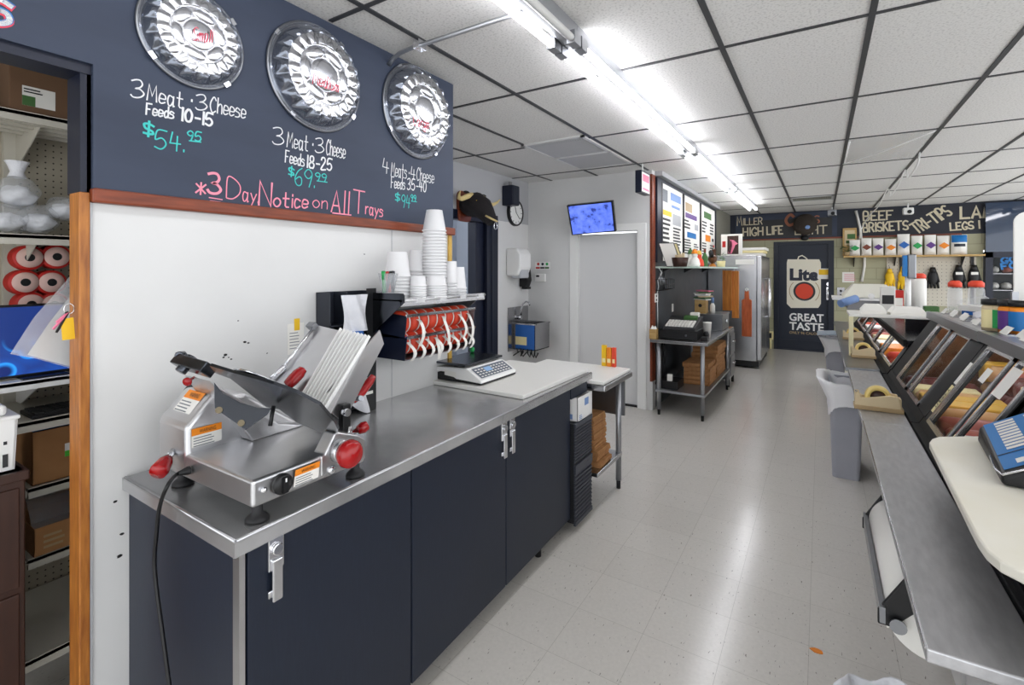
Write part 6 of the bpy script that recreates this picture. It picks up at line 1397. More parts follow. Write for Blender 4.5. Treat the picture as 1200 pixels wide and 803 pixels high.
# papers and outlets right of the navy door
q0, q1 = aty(987, 331, YB - .002), aty(1001, 319, YB - .002); g = MB(); g.box(q0.x, q1.x, YB - .004, YB - .001, q0.z, q1.z); t = thing('wall_notice', 'white paper notice on the block wall right of the navy door', 'notice', (q0.x, YB, q0.z)); g.build('sheet', 'paper', t); g = MB(); lines_block(g, (q0.x + .03, YB - .004, q0.z + .03), (1, 0, 0), (0, 0, 1), .2, .14, 5, .001, .3); g.build('notice_lines', 'pink', t)
q0, q1 = aty(981, 352, YB - .002), aty(990, 337, YB - .002); t = thing('switch_plate', 'steel outlet plate low on the block wall by the navy door handle', 'outlet', (q0.x, YB, q0.z)); g = MB(); g.box(q0.x, q1.x, YB - .012, YB - .001, q0.z, q1.z); g.build('plate', 'steel', t); g = MB()
for z in (.3, .65): g.box(q0.x + .04, q0.x + .075, YB - .014, YB - .012, q0.z + (q1.z - q0.z) * z, q0.z + (q1.z - q0.z) * z + .04)
g.build('sockets', 'black', t)
# glass door cooler at the right
cl = thing('glass_door_cooler', 'dark glass door drinks cooler with a glossy navy header at the far right', 'cooler', (2.7, 10.55, 0)); cx0, cx1, cy0_, cy1_ = 2.28, 3.34, 10.92, 11.6
g = MB(); g.box(cx0, cx0 + .05, cy0_ + .05, cy1_, .05, 1.86).box(cx1 - .05, cx1, cy0_ + .05, cy1_, .05, 1.86).box(cx0, cx1, cy1_ - .04, cy1_, .05, 1.86).box(cx0, cx1, cy0_ + .05, cy1_, .05, .3).box(cx0, cx1, cy0_ + .05, cy1_, 1.80, 1.86); g.build('cabinet', 'frame_dark', cl)
g = MB(); g.box(cx0, cx1, cy0_ - .02, 10.984, 1.86, 2.66); g.build('header', mat('header_navy', (44, 60, 84), .06, coat=.5), cl)
g = MB(); g.box(cx0, cx0 + .09, cy0_ - .01, cy0_ + .05, .3, 1.86).box(cx1 - .09, cx1, cy0_ - .01, cy0_ + .05, .3, 1.86).box(cx0, cx1, cy0_ - .01, cy0_ + .05, 1.77, 1.86).box(cx0, cx1, cy0_ - .01, cy0_ + .05, .3, .38); g.build('door_frame', 'navy_trim', cl)
M['pane'] = mat('pane', (40, 46, 46), .03, alpha=.1, spec=.8)
g = MB(); g.box(cx0 + .09, cx1 - .09, cy0_ + .01, cy0_ + .016, .38, 1.77); g.build('glass', 'pane', cl)
for k in range(5): g = MB(); g.box(cx0 + .05, cx1 - .05, cy0_ + .1, cy1_ - .05, .42 + .27 * k, .43 + .27 * k); g.build('rack', 'steel', cl)
for txt, z in (('GOOD', 1.68), ('FOOD', 1.58)):
    mb = MB(); write(mb, txt, (cx0 + .2, cy0_ + .008, z), (cx0 + .55, cy0_ + .008, z + .05), (0, -1, 0), .085, .026); mb.build('door_lettering', 'cyan', cl)
rnd = random.Random(21); nm = ['bottom', 'second', 'third', 'fourth', 'top']
for k in range(5):
    for i in range(5):
        x = cx0 + .16 + i * .15; m_ = rnd.choice(['ham', 'leaf', 'cheese', 'foam', 'red', 'beef', 'turkey', 'paper'])
        g = MB(); g.blob((x, cy0_ + .28, .4305 + .27 * k + .06), (.066, .12, .06), 12, 8, .08, i * 7 + k); t = tag(g.build('wrapped_meat', m_), 'food pack', 'food pack', 'food packs in the cooler')
        t['label'] = 'food pack %s on the %s rack of the dark glass cooler' % (['far left', 'left of centre', 'in the middle', 'right of centre', 'far right'][i], nm[k])
# ================================================================== deli cases on the right, work shelf, bins
ZR = .86
DP, DN = Vector((.40, 0, .88)), Vector((-.867, 0, .498))          # plane of the slanted rear doors
def DR(u, v): return onplane(u, v, DP, DN)
dv = Vector((.23, 0, .40)).normalized()                              # up along the door
DL = .461
# work shelf in three lengths
a0 = atz(1083.7, 759, ZR); a1 = atz(1015.8, 507.9, ZR); a2 = atz(997, 440, ZR)
print('shelf', a0, a1, a2, atz(1062, 487, ZR), atz(1200, 795, ZR))
xsf = (a0.x + a1.x) / 2
segs = [(a0.y, 2.86, xsf, .351), (2.862, 4.28, xsf - .003, .351), (4.283, 8.0, xsf - .02, .352)]
wl = ['nearest length of the brushed steel work shelf, under the white board', 'middle length of the steel work shelf, carrying the largest tape dispenser', 'far shiny length of the steel work shelf, carrying two tape dispensers']
for k, (ya, yb, xa, xb) in enumerate(segs):
    t = thing('work_shelf', wl[k], 'work shelf', ((xa + xb) / 2, (ya + yb) / 2, ZR - .03)); z = ZR + (.012 if k == 2 else 0)
    g = MB(); g.box(xa, xb, ya, yb, z - .028, z); g.build('shelf_top', 'steel_shelf' if k < 2 else 'steel_dark', t, bevel=.004, seg=3)
    g = MB(); g.tube([(xa + .001, ya + .004, z - .002), (xa + .001, yb - .004, z - .002)], .0025, 6); g.build('edge_trim', 'steel', t)
    g = MB()
    for y in (ya + .25, yb - .25): g.prism([(xa + .06, y, z - .028), (xb, y, z - .028), (xb, y, z - .16)], (0, .02, 0))
    g.each('bracket', 'steel_dark', t)

def deli_case(label, ya, yb, panes, top_z, door_top, dark, ends=(True, True)):
    """panes: list of (y0, y1) glass doors; ya..yb whole case"""
    t = thing('deli_case', label, 'deli case', (.9, (ya + yb) / 2, 0), 0, 'refrigerated deli cases')
    k_ = door_top; DT = DP + Vector((.23, 0, .40)) * k_                # top of door
    g = MB(); g.box(.46, 1.28, ya + .02, yb - .02, 0, .1); g.build('plinth', 'black', t)
    g = MB(); g.box(.405, 1.32, ya, yb, .1, .62); g.build('base', 'wall_white', t, bevel=.004)
    g = MB(); g.box(.356, .40, ya, yb, .6, .868).box(.395, .42, ya, yb, .855, .885)
    for j in range(3): g.box(.354, .36, ya, yb, .66 + j * .06, .68 + j * .06)
    g.build('rear_rail', 'matte_black', t)
    g = MB(); g.box(.44, 1.30, ya + .02, yb - .02, .62, .79); g.build('deck', 'white', t)
    # end walls
    prof = [(.40, .62), (.40, .88), (DT.x, DT.z), (DT.x, top_z), (1.02, top_z), (1.36, 1.0), (1.36, .62)]
    for y, on in ((ya, ends[0]), (yb - .02, ends[1])):
        if on: g = MB(); g.prism([(x, y, z) for x, z in prof], (0, .02, 0)); g.build('end_wall', 'bronze_brown' if dark and y > ya else 'matte_black', t)  # brown far end wall stands in for a reflection in the door glass
    g = MB(); g.box(DT.x - .03, 1.02, ya, yb, top_z - .025, top_z); g.build('top_shelf', 'alu' if top_z > 1.2 else 'screen_black', t, bevel=.004)
    g = MB(); g.box(DT.x - .045, DT.x - .025, ya, yb, top_z - .04, top_z + .004).box(DT.x - .02, DT.x + .0, ya, yb, top_z - .05, top_z - .03); g.build('top_rail', 'galv' if top_z > 1.2 else 'matte_black', t)
    g = MB(); g.grid(lambda u, v: (1.02 + .34 * math.sin(u * PI / 2), ya + .02 + (yb - ya - .04) * v, 1.0 + (top_z - 1.0) * math.cos(u * PI / 2)), 10, 2); g.build('front_glass', 'pane', t)
    g = MB(); g.box(1.33, 1.37, ya, yb, .62, 1.0); g.build('front_panel', 'navy', t)
    g = MB(); g.cyl((DT.x + .06, ya + .06, top_z - .045), (DT.x + .06, yb - .06, top_z - .045), .013, n=12); g.build('added_case_lamp', 'tube_on', t)  # glowing tube added under the top to brighten the case interior
    # door frames and panes
    nin = DN * -1
    L = DL * k_
    def bar(y0, y1, s0, s1, off0, off1, m_, nm):
        g = MB(); a = DP + dv * s0 + DN * off0; b2 = DP + dv * s1 + DN * off0
        g.prism([Vector((a.x, y0, a.z)), Vector((b2.x, y0, b2.z)), Vector((b2.x, y1, b2.z)), Vector((a.x, y1, a.z))], DN * (off1 - off0)); return g.build(nm, m_, t)
    ys = sorted([y for p in panes for y in p])
    edges = [(ya, ys[0])] + [(ys[i], ys[i + 1]) for i in range(1, len(ys) - 1, 2)] + [(ys[-1], yb)]
    for (y0, y1) in edges:
        if y1 - y0 > .004: bar(y0, y1, -.01, L, -.012, .004, 'matte_black', 'door_post')
    bar(ya, yb, -.02, .02, -.012, .008, 'matte_black', 'lower_track'); bar(ya, yb, L - .025, L, -.012, .008, 'matte_black', 'upper_track')
    for i, (y0, y1) in enumerate(panes):
        o = .006 if i % 2 else -.002
        for (p0, p1, s0, s1) in ((y0, y0 + .018, .02, L - .03), (y1 - .018, y1, .02, L - .03), (y0, y1, .02, .038), (y0, y1, L - .05, L - .03)): bar(p0, p1, s0, s1, o, o + .012, 'steel', 'door_frame')
        bar(y0 + .018, y1 - .018, .038, L - .05, o + .002, o + .006, 'pane', 'door_glass')
    return t
yN = DR(1085, 503).y; yM = DR(1125, 508).y
y2r = DR(1080, 474).y; y2m = DR(1063, 478).y; y2l = DR(1050, 449).y
print('door ys', yN, yM, y2r, y2m, y2l)
c1s = 2.235; c1e = yN + .10
deli_case('nearest black deli case with slanted glass doors, beside the blue keypad scale', c1s, c1e, [(c1s + .02, yM - .01), (yM + .012, yN)], 1.305, 1.0, False, (True, False))
deli_case('middle black deli case with slanted glass doors, beside the largest tape dispenser', c1e + .01, y2l + .32, [(y2r + .01, (y2r + y2l) / 2 - .02), ((y2r + y2l) / 2 + .02, y2l)], 1.30, 1.0, True, (False, True))
fa = y2l + .35
n = 5; fp = [(fa + .06 + k * .72, fa + .06 + k * .72 + .66) for k in range(n)]
fcase = deli_case('farthest low deli case with slanted doors, under the white foam tray board', fa, 8.0, fp, 1.10, .5, True)

# meats and cheeses inside, long logs lying front to back
rnd = random.Random(12)
ORD = ('first', 'second', 'third', 'fourth', 'fifth', 'sixth', 'seventh', 'eighth', 'ninth', 'tenth', 'eleventh', 'twelfth', 'thirteenth', 'fourteenth')
def logrow(ya, yb, n, mats, case, xs0, L0, row, layer='', z=.7905, i0=0):
    for i in range(n):
        y = ya + (yb - ya) * (i + .5) / n; hw = (yb - ya) / n * .44; L = L0 - rnd.uniform(0, .05); h = rnd.uniform(.05, .058); m_ = mats[i % len(mats)]
        nm = {'cheese': 'yellow cheese block', 'cheese_white': 'pale cheese block', 'ham': 'pink ham', 'turkey': 'roast turkey breast', 'beef': 'dark roast beef', 'foam': 'white wrapped loaf', 'orange': 'orange cheese block', 'red_label': 'red wrapped sausage', 'bag_white': 'plastic wrapped meat'}[m_]
        g = MB(); blk = m_ in ('cheese', 'cheese_white', 'foam', 'orange')
        if blk: g.box(xs0, xs0 + L, y - hw, y + hw, z, z + h * 1.9)
        else:
            h = min(h, hw); g.tube([(xs0, y, z + h), (xs0 + .02, y, z + h), (xs0 + L * .5, y, z + h), (xs0 + L - .03, y, z + h), (xs0 + L, y, z + h)], [h * .5, h * .92, h, h * .9, h * .4], 14)
        o = g.build('cheese_block' if m_ in ('cheese', 'cheese_white', 'orange') else 'deli_meat', m_, bevel=.006 if blk else 0)
        tag(o, '%s, %s from near end, %s%s row, %s deli case' % (nm, ORD[i + i0], layer, row, case), 'deli meat', 'food in the %s deli case' % case)
A_, B_, C_2 = ['turkey', 'orange', 'cheese', 'cheese_white', 'bag_white', 'ham'], ['ham', 'turkey', 'cheese', 'cheese', 'turkey', 'cheese_white', 'beef', 'beef'], ['red_label', 'orange', 'foam', 'cheese_white', 'ham', 'beef', 'foam']
rot_ = lambda a, o: a[o:] + a[:o]
logrow(c1s + .03, c1e - .01, 6, A_, 'nearest', .462, .34, 'rear'); logrow(c1e + .01, y2l + .29, 8, B_, 'middle', .462, .34, 'rear')
for li, (ln_, zz) in enumerate((('lower ', .7905), ('upper ', .903))):
    logrow(c1s + .03, c1e - .01, 6, rot_(A_, 2 + li), 'nearest', .83, .33, 'front', ln_, zz); logrow(c1e + .01, y2l + .29, 8, rot_(B_, 2 + li), 'middle', .83, .33, 'front', ln_, zz)
logrow(fa + .04, 4.83, 6, C_2, 'farthest', .462, .34, 'rear'); logrow(4.92, 7.9, 8, C_2, 'farthest', .462, .34, 'rear', i0=6)
# stand with scale and white board, nearest unit
nu = thing('scale_stand', 'black ribbed cabinet at the lower right carrying the white board and scale', 'cabinet', (.8, 1.7, 0)); ny0, ny1 = 1.0, 2.22
g = MB(); g.box(.415, 1.3, ny0, ny1, .10, .62); g.build('base', 'wall_white', nu, bevel=.004)
g = MB(); g.box(.413, .416, ny0 + .33, ny0 + .335, .1, .62).box(.413, .416, ny0 + .7, ny0 + .705, .1, .62); g.build('panel_seams', 'chalk_dark', nu)
g = MB(); g.box(.46, 1.28, ny0 + .02, ny1, 0, .1); g.build('plinth', 'black', nu)
g = MB(); g.box(.43, 1.3, ny0, ny1, .62, .972).box(.356, .43, ny0, ny1, .62, .862)
for j in range(6): g.box(.358 + j * .013, .364 + j * .013, ny0, ny1, .86, .868 + .014 * j)
g.build('body', 'black', nu)
wb = MB(); zw = 1.0
pts = [atz(u, v, zw) for u, v in ((1092, 514), (1100, 511.5), (1145, 511))] 
c0 = [atz(u, v, zw) for u, v in ((1200, 671), (1172, 657), (1156, 644), (1146, 630), (1138, 615), (1092, 524), (1089, 518))]
poly = [(.80, pts[2].y, zw - .025)] + [(p.x, p.y, zw - .025) for p in reversed(pts)] + [(p.x, p.y, zw - .025) for p in reversed(c0)] + [(.44, 1.24, zw - .025), (.8, 1.2, zw - .025)]
wb.prism(poly, (0, 0, .025)); tag(wb.build('cutting_board', 'poly_cream', bevel=.005, seg=3), 'worn white plastic cutting board with rounded corner under the blue keypad scale', 'cutting board')
ls = thing('label_scale', 'black label printing scale with bright blue keypad on the worn white board', 'scale', (.55, 2.0, zw))
TL, BL = Vector((.455, 2.20, 1.062)), Vector((.420, 1.83, 1.035)); e1 = Vector((.86, 0, .50)).normalized(); KW = .34
TRr, BRr = TL + e1 * KW, BL + e1 * KW; kn = (TL - BL).cross(e1).normalized()
if kn.z < 0: kn = -kn
def KL(a, b2, off=.002): return BL.lerp(TL, a).lerp(BRr.lerp(TRr, a), b2) + kn * off
low = [Vector((BL.x - .012, BL.y - .03, zw + .002)), Vector((TL.x - .012, TL.y + .02, zw + .002)), Vector((TRr.x, TL.y + .02, zw + .002)), Vector((BRr.x, BL.y - .03, zw + .002))]
upp = [KL(-.07, -.035, 0), KL(1.03, -.035, 0), KL(1.03, 1.03, 0), KL(-.07, 1.03, 0)]
g = MB(); g.hull8(low, upp); g.build('housing', 'black', ls, bevel=.012, seg=3)
g = MB(); g.add([KL(0, 0), KL(1, 0), KL(1, 1), KL(0, 1)], [(0, 1, 2, 3)]); g.build('keypad', 'cyan', ls)
g = MB()
for i in range(4):
    for j in range(10):
        b0 = .08 + .23 * i; a_ = .33 + .064 * j
        g.add([KL(a_, b0, .0035), KL(a_ + .045, b0, .0035), KL(a_ + .045, b0 + .15, .0035), KL(a_, b0 + .15, .0035)], [(0, 1, 2, 3)])
for i in range(5): g.add([KL(.05 + .05 * (i % 2), .1 + .17 * i, .0035), KL(.13 + .05 * (i % 2), .1 + .17 * i, .0035), KL(.13 + .05 * (i % 2), .22 + .17 * i, .0035), KL(.05 + .05 * (i % 2), .22 + .17 * i, .0035)], [(0, 1, 2, 3)])
g.each('key', 'paper', ls)
g = MB(); g.add([KL(.26, 0, .003), KL(.275, 0, .003), KL(.275, 1, .003), KL(.26, 1, .003)], [(0, 1, 2, 3)]); g.build('divider', 'black', ls)
g = MB(); g.add([KL(.06, .22, .0042), KL(.13, .22, .0042), KL(.13, .36, .0042), KL(.06, .36, .0042)], [(0, 1, 2, 3)]); g.build('red_key', 'red_gloss', ls)
g = MB(); P_ = [KL(.30, -.045, .004), KL(.05, -.05, .004), KL(-.09, -.02, .004), KL(-.1, .3, .004)]; g.tube(P_, .003, 6); g.build('edge_strip', 'chrome', ls)

# tags and clutter on the case tops
tt = 1.3055
ordw = ('first', 'second', 'third', 'fourth', 'fifth', 'sixth', 'seventh', 'eighth', 'ninth', 'tenth')
proto = None
for row, (ya_, n_) in enumerate(((c1s + .1, 5), (c1e + .12, 9))):
    for k in range(n_):
        y = ya_ + k * .125; x = .665 + .02 * (k % 2); lb = '%s small price tag along the %s case top, counted from the near end' % (ordw[k], ('near', 'middle')[row])
        if proto is None:
            proto = thing('price_tag', lb, 'price tag', (x, y, tt - .005), 0, 'price tags along the case tops'); g = MB(); g.box(x - .02, x + .02, y - .03, y + .03, tt - .0045, tt + .004); g.build('clip_base', 'steel', proto); g = MB(); g.prism([(x - .022, y - .045, tt + .004), (x + .002, y - .045, tt + .034), (x + .005, y - .045, tt + .034), (x - .017, y - .045, tt + .004)], (0, .09, 0)); g.build('card', 'paper', proto)
        else: dup(proto, (x, y, tt - .005 if row == 0 else tt - .010), None, lb)
# label strips on the post between the two cases
po = DR(1094, 460)
for (u0, v0, u1, v1, m_, lb) in ((1082, 468, 1104, 440, 'cheese_white', 'cream name strip reading TURKEY on the post between near and middle cases'), (1108, 440, 1124, 416, 'paper', 'blank white name strip higher on the post between near and middle cases')):
    a, b2 = DR(u0, v0), DR(u1, v1); s0 = (a - DP).dot(dv); s1 = (b2 - DP).dot(dv); y = c1e - .045; t = thing('name_strip', lb, 'label', (a.x, y, a.z)); g = MB(); A0 = DP + dv * s0 + DN * .006; A1 = DP + dv * s1 + DN * .006
    g.prism([Vector((A0.x, y - .03, A0.z)), Vector((A1.x, y - .03, A1.z)), Vector((A1.x, y + .03, A1.z)), Vector((A0.x, y + .03, A0.z))], DN * .002); g.build('strip', m_, t)
    if m_ == 'cheese_white': mb = MB(); q = A0 + DN * .0022; write(mb, 'TURKEY', Vector((q.x, y + .02, q.z)) + dv * .02, Vector((q.x, y + .02, q.z)) + dv * (s1 - s0 - .02), DN, .03, .004, up=(0, -1, 0)); mb.build('lettering', 'chalk_dark', t)
# paper notes on the panes
for (u, v, w_, h_, lb) in ((1162, 444, .07, .06, 'small white note taped inside the near case, left pane'), (1188, 453, .1, .12, 'lined white paper taped on the near case, right pane')):
    p = DR(u, v) + DN * .02; t = thing('taped_paper', lb, 'note', tuple(p)); ux_ = Vector((0, -1, 0)); g = MB(); q = [p - ux_ * w_ / 2 - dv * h_ / 2, p + ux_ * w_ / 2 - dv * h_ / 2, p + ux_ * w_ / 2 + dv * h_ / 2, p - ux_ * w_ / 2 + dv * h_ / 2]; g.prism(q, DN * .001); g.build('sheet', 'paper', t)
# jars
jr = [(1163, 'cheese_white', 'seasoning jar with pale label and black lid, leftmost of the four', 3.02, 3.0), (1172, 'green', 'seasoning jar with bright green label, second of the four', 3, 2.98), (1183, 'purple', 'seasoning jar with purple and orange label, third of the four', 3, 2.93), (1195, 'cyan', 'seasoning jar with blue label, rightmost of the four', 3, 2.9)]
for k, (u, m_, lb, _q, y) in enumerate(jr):
    p = aty(u, 388, y); x, z = p.x, 1.3055; r = .036 if k != 1 else .032
    t = thing('seasoning_jar', lb, 'jar', (x, y, z), 0, 'seasoning jars on the near case top')
    g = MB(); g.lathe([(0, 0), (r, 0), (r, .105), (r * .85, .115), (0, .115)], (x, y, z), (0, 0, 1), 22); g.build('jar', 'orange' if k > 1 else 'tan', t)
    g = MB(); g.lathe([(r + .0008, .014), (r + .0008, .095)], (x, y, z), (0, 0, 1), 22); lbm = g.build('label', m_, t)
    g = MB(); g.lathe([(0, .116), (r * 1.06, .116), (r * 1.06, .14), (0, .142)], (x, y, z), (0, 0, 1), 22); g.build('lid', 'black', t)
# tray of bags on the middle case
t = thing('bag_dispenser_box', 'white and blue carton of plastic bags lying on the middle case top', 'carton', (.80, 3.75, tt)); a = atz(1098, 372, tt); b2 = atz(1155, 375, tt)
q = [Vector((.70, 3.95, tt)), Vector((.92, 3.62, tt))]
g = MB(); uq = (q[1] - q[0]).normalized(); vq = Vector((-uq.y, uq.x, 0)); L = (q[1] - q[0]).length
g.prism([q[0], q[1], q[1] + vq * .22, q[0] + vq * .22], (0, 0, .06)); g.build('carton', 'foam', t, bevel=.004)
g = MB(); n_ = -vq; facing_quad(g, q[0] + uq * .03 + n_ * .001 + Vector((0, 0, .004)), uq, (0, 0, 1), L * .7, .022, .001); g.build('carton_print', 'blue', t)
g = MB(); g.grid(lambda u, v: q[0] + uq * (L * u * 1.05 - .01) + vq * (.24 * v) + Vector((0, 0, .062 + .05 * math.sin(PI * v) * (.6 + .4 * math.sin(7 * u + 3 * v)) + .012 * math.sin(17 * u + 11 * v))), 16, 14); g.build('bags', 'bag_film', t)
t = thing('plastic_wrap_heap', 'heap of clear crinkled plastic at the back of the middle case top', 'plastic', (.78, 4.1, tt)); g = MB(); g.blob((.80, 3.42, tt + .035), (.13, .12, .035), 18, 10, .12, 4); g.build('film', 'bag_white', t)
# upright white board with pole at the right
t = thing('upright_board', 'large white cutting board standing upright on the near case, at right edge', 'cutting board', (.86, 3.1, tt)); bx_ = aty(1188.5, 300, 3.25).x; g = MB(); zt3 = aty(1195, 248, 3.25).z; cxx = bx_ + .2
g.prism(rrect((cxx, 3.25, (tt + zt3) / 2), (1, 0, 0), (0, 0, 1), .2, (zt3 - tt) / 2, .05), (0, .015, 0)); g.build('board', 'poly_white', t); t2 = thing('support_pole', 'grey steel post in front of the upright white board', 'pole', (bx_, 3.2, tt)); x = aty(1189, 360, 3.2).x; z1_ = aty(1189, 342, 3.2).z; g = MB(); g.box(x - .01, x + .012, 3.19, 3.212, tt, z1_); g.build('post', 'galv', t2); g = MB(); g.box(x - .035, x + .04, 3.17, 3.235, tt - .0, tt + .008); g.build('foot_plate', 'galv', t2)

# white foam tray board over the far case
bz = 1.15; by0, by1 = 4.86, 5.32
pl_ = aty(995, 371, by0); pr_ = aty(1095, 374, by0)
t = thing('tray_board', 'white shelf board on a cream leg over the far case, holding foam trays', 'shelf', (.6, 5.1, bz)); print('trayboard', pl_, pr_); bz = pl_.z
g = MB(); g.box(pl_.x, pr_.x, by0, by1, bz - .0, bz + .022); g.build('board', 'poly_white', t, bevel=.004)
g = MB(); g.box(pl_.x, pl_.x + .03, by0, by0 + .06, ZR + .014, bz); g.build('leg', mat('cream_leg', (232, 226, 186), .5), t)
g = MB(); g.box(.56, pr_.x, by0 + .012, by0 + .03, .80, bz - .002); sk = g.build('divider_panel', 'screen_black', fcase)
g = MB()
for (u, v) in ((1089, 380), (1076, 396)): q = aty(u, v, by0 + .012); g.cyl(q, q + Vector((0, -.012, 0)), .014)
g.each('bolt', 'chrome', fcase)
def foam_stack(u0, u1, n, label, grp):
    a = aty(u0, 368, by0 + .05); b2 = aty(u1, 368, by0 + .05); W = b2.x - a.x
    for k in range(n):
        g = MB(); z = bz + .0225 + k * .012; x0, x1 = a.x, b2.x; y0, y1 = by0 + .05, by0 + .30; i = .035; h = .05
        g.hull8([(x0, y0, z), (x1, y0, z), (x1, y1, z), (x0, y1, z)], [(x0 + i, y0 + i, z + h), (x1 - i, y0 + i, z + h), (x1 - i, y1 - i, z + h), (x0 + i, y1 - i, z + h)])
        tag(g.build('foam_tray', 'foam', bevel=.006), ('topmost' if k == n - 1 else 'lowest' if k == 0 else 'inner') + ' upturned foam tray in the ' + label, 'foam tray', grp)
foam_stack(1009, 1040, 3, 'left stack on the white tray board', 'foam trays in the left stack'); foam_stack(1043, 1088, 2, 'right stack on the white tray board', 'foam trays in the right stack')
zf_ = 1.105
t = thing('pole_display', 'white pole with a grey price display standing on the far case', 'display', (.7, 5.6, zf_)); y = 5.6; q0 = aty(1064, 372, y); q1 = aty(1064, 324, y); g = MB(); g.cyl((q0.x, y, zf_), (q0.x, y, q1.z), .022); g.build('pole', 'white', t); a, b2 = aty(1057.5, 324, y), aty(1073, 298, y); g = MB(); g.box(a.x + .03, b2.x, y - .05, y + .04, a.z - .02, b2.z); g.build('head', 'steel_dark', t, bevel=.01); g = MB(); g.box(a.x, a.x + .03, y - .05, y + .03, a.z, b2.z - .01); g.build('screen', 'cyan', t)
# sloping white wrapper cover with dark base at the far end
t = thing('wrapping_machine', 'cream slope topped wrapping machine on a dark base behind the tray board', 'machine', (.9, 7.2, zf_)); y = 7.0
P = [aty(u, v, y) for u, v in ((987, 348), (1050, 352))]; z0_ = P[0].z
zt4 = aty(1020, 333, 7.5).z; xl, xr = P[0].x, P[1].x
g = MB(); g.hull8([(xl, 6.9, z0_), (xr, 6.9, z0_), (xr, 7.6, z0_), (xl, 7.6, z0_)], [(xl + .12, 7.35, zt4), (xr - .05, 7.35, zt4), (xr - .05, 7.6, zt4), (xl + .12, 7.6, zt4)]); g.build('cover', mat('machine_cream', (226, 224, 212), .4), t, bevel=.015)
g = MB(); g.box(xl + .05, xr, 6.95, 7.6, zf_ + .001, z0_ - .03); g.build('base', 'steel_dark', t); g = MB(); g.box(xl - .1, xl + .45, 6.86, 7.5, z0_ - .03, z0_ - .005); g.build('side_tray', 'white', t); g = MB(); q = aty(1021, 347, 6.9); g.cyl((q.x, 6.9, q.z), (q.x, 6.86, q.z), .03); g.build('knob', 'white', t)
g = MB(); q0 = aty(985, 356, 6.7); q1 = aty(1003, 350, 6.85); g.tube([q0, q1], .045, 12); g.build('wrap_roll', 'print_blue', t)
# red lidded containers and things behind
for k, (u, y, m_, lb, h) in enumerate(((1076, 5.95, 'foam', 'white tub with a flat red lid behind the price display pole', .30), (1119, 4.75, 'glass', 'clear jar with a red screw lid behind the bag carton', .22), (1144, 4.9, 'glass', 'wide clear jar with bright red lid near the pegboard gloves', .24))):
    x = aty(u, 345, y).x; vt = (322, 331, 331)[k]; zt5 = aty(u, vt, y).z; t = thing('lidded_jar', lb, 'jar', (x, y, zf_)); r = (.062, .042, .048)[k]
    zb_ = zf_ if y > fa else 1.3005
    if zb_ > zf_: t.location = (x, y, zb_)
    g = MB(); g.lathe([(0, 0), (r, 0), (r, zt5 - zb_ - .06), (r * .85, zt5 - zb_ - .035), (0, zt5 - zb_ - .035)], (x, y, zb_ + .001), (0, 0, 1), 20); g.build('jar', m_ if m_ != 'glass' else 'bag_film', t); g = MB(); g.lathe([(0, zt5 - zb_ - .035), (r * .95, zt5 - zb_ - .035), (r * .95, zt5 - zb_ - .005), (r * .6, zt5 - zb_ + .012), (0, zt5 - zb_ + .012)], (x, y, zb_ + .001), (0, 0, 1), 20); g.build('lid', 'red_label', t)
    if k: g = MB(); g.lathe([(0, .01), (r * .9, .01), (r * .9, .10), (0, .11)], (x, y, zb_ + .002), (0, 0, 1), 16); g.build('contents', 'turkey', t)
for k, (u, y, w_, z0_, h, m_, lb) in enumerate(((1040, 6.3, .12, zf_, .3, 'foam', 'white carton standing left of the price display pole'), (1052, 6.35, .09, zf_, .26, 'red', 'small red carton between the white carton and the display pole'), (1091, 5.6, .1, zf_, .15, 'leaf', 'dark green leafed bottle group right of the white tub'))):
    x = aty(u, 345, y).x; t = thing('goods_carton', lb, 'box', (x, y, z0_)); g = MB(); g.box(x - w_ / 2, x + w_ / 2, y - .05, y + .05, z0_ + .001, z0_ + h); g.build('carton', m_, t, bevel=.006); g = MB(); facing_quad(g, (x - w_ * .4, y - .05, z0_ + h * .4), (1, 0, 0), (0, 0, 1), w_ * .8, h * .3); g.build('carton_print', 'chalk_dark' if m_ == 'foam' else 'paper', t)
    if k == 2: t['label'] = 'dark green carton right of the white tub with the flat red lid'

# tape dispensers on the work shelf
def dispenser(x0, x1, y, z, label):
    t = thing('tape_dispenser', label, 'tape dispenser', ((x0 + x1) / 2, y, z), 0, 'tan tape dispensers'); W = x1 - x0; hw = .04
    pr = [(x0, z), (x1, z), (x1 - W * .08, z + .08), (x0 + W * .74, z + .085), (x0 + W * .24, z + .062), (x0 + W * .12, z + .062), (x0 + W * .1, z + .085), (x0, z + .085)]
    g = MB(); g.prism([(x, y - hw, zz) for x, zz in pr], (0, .012, 0)); g.prism([(x, y + hw - .012, zz) for x, zz in pr], (0, .012, 0)); g.box(x0 + .002, x0 + .03, y - hw + .01, y + hw - .01, z, z + .07); g.box(x1 - .03, x1 - .004, y - hw + .01, y + hw - .01, z, z + .07); g.build('body', 'tan', t, bevel=.004)
    g = MB(); g.box(x0 - .004, x1 + .004, y - hw - .004, y + hw + .004, z - .0005, z + .022); g.build('base', 'tan_dark', t, bevel=.003)
    c = Vector((x0 + W * .5, y, z + .066)); g = MB(); g.lathe([(.034, -.02), (.055, -.02), (.055, .02), (.034, .02), (.034, -.02)], c, (0, 1, 0), 28); g.build('tape_roll', mat('tape_yellow', (232, 206, 128), .35) if 'tape_yellow' not in M else 'tape_yellow', t)
    g = MB(); g.lathe([(.0, -.016), (.0335, -.016), (.0335, .014), (0, .014)], c, (0, 1, 0), 20); g.build('hub', 'wood_brown', t)
    g = MB(); g.box(x0 + .002, x0 + .012, y - .02, y + .02, z + .072, z + .085); g.build('cutter', 'chrome', t); return t
p = atz(1003, 483, ZR); q = atz(1060, 489, ZR)
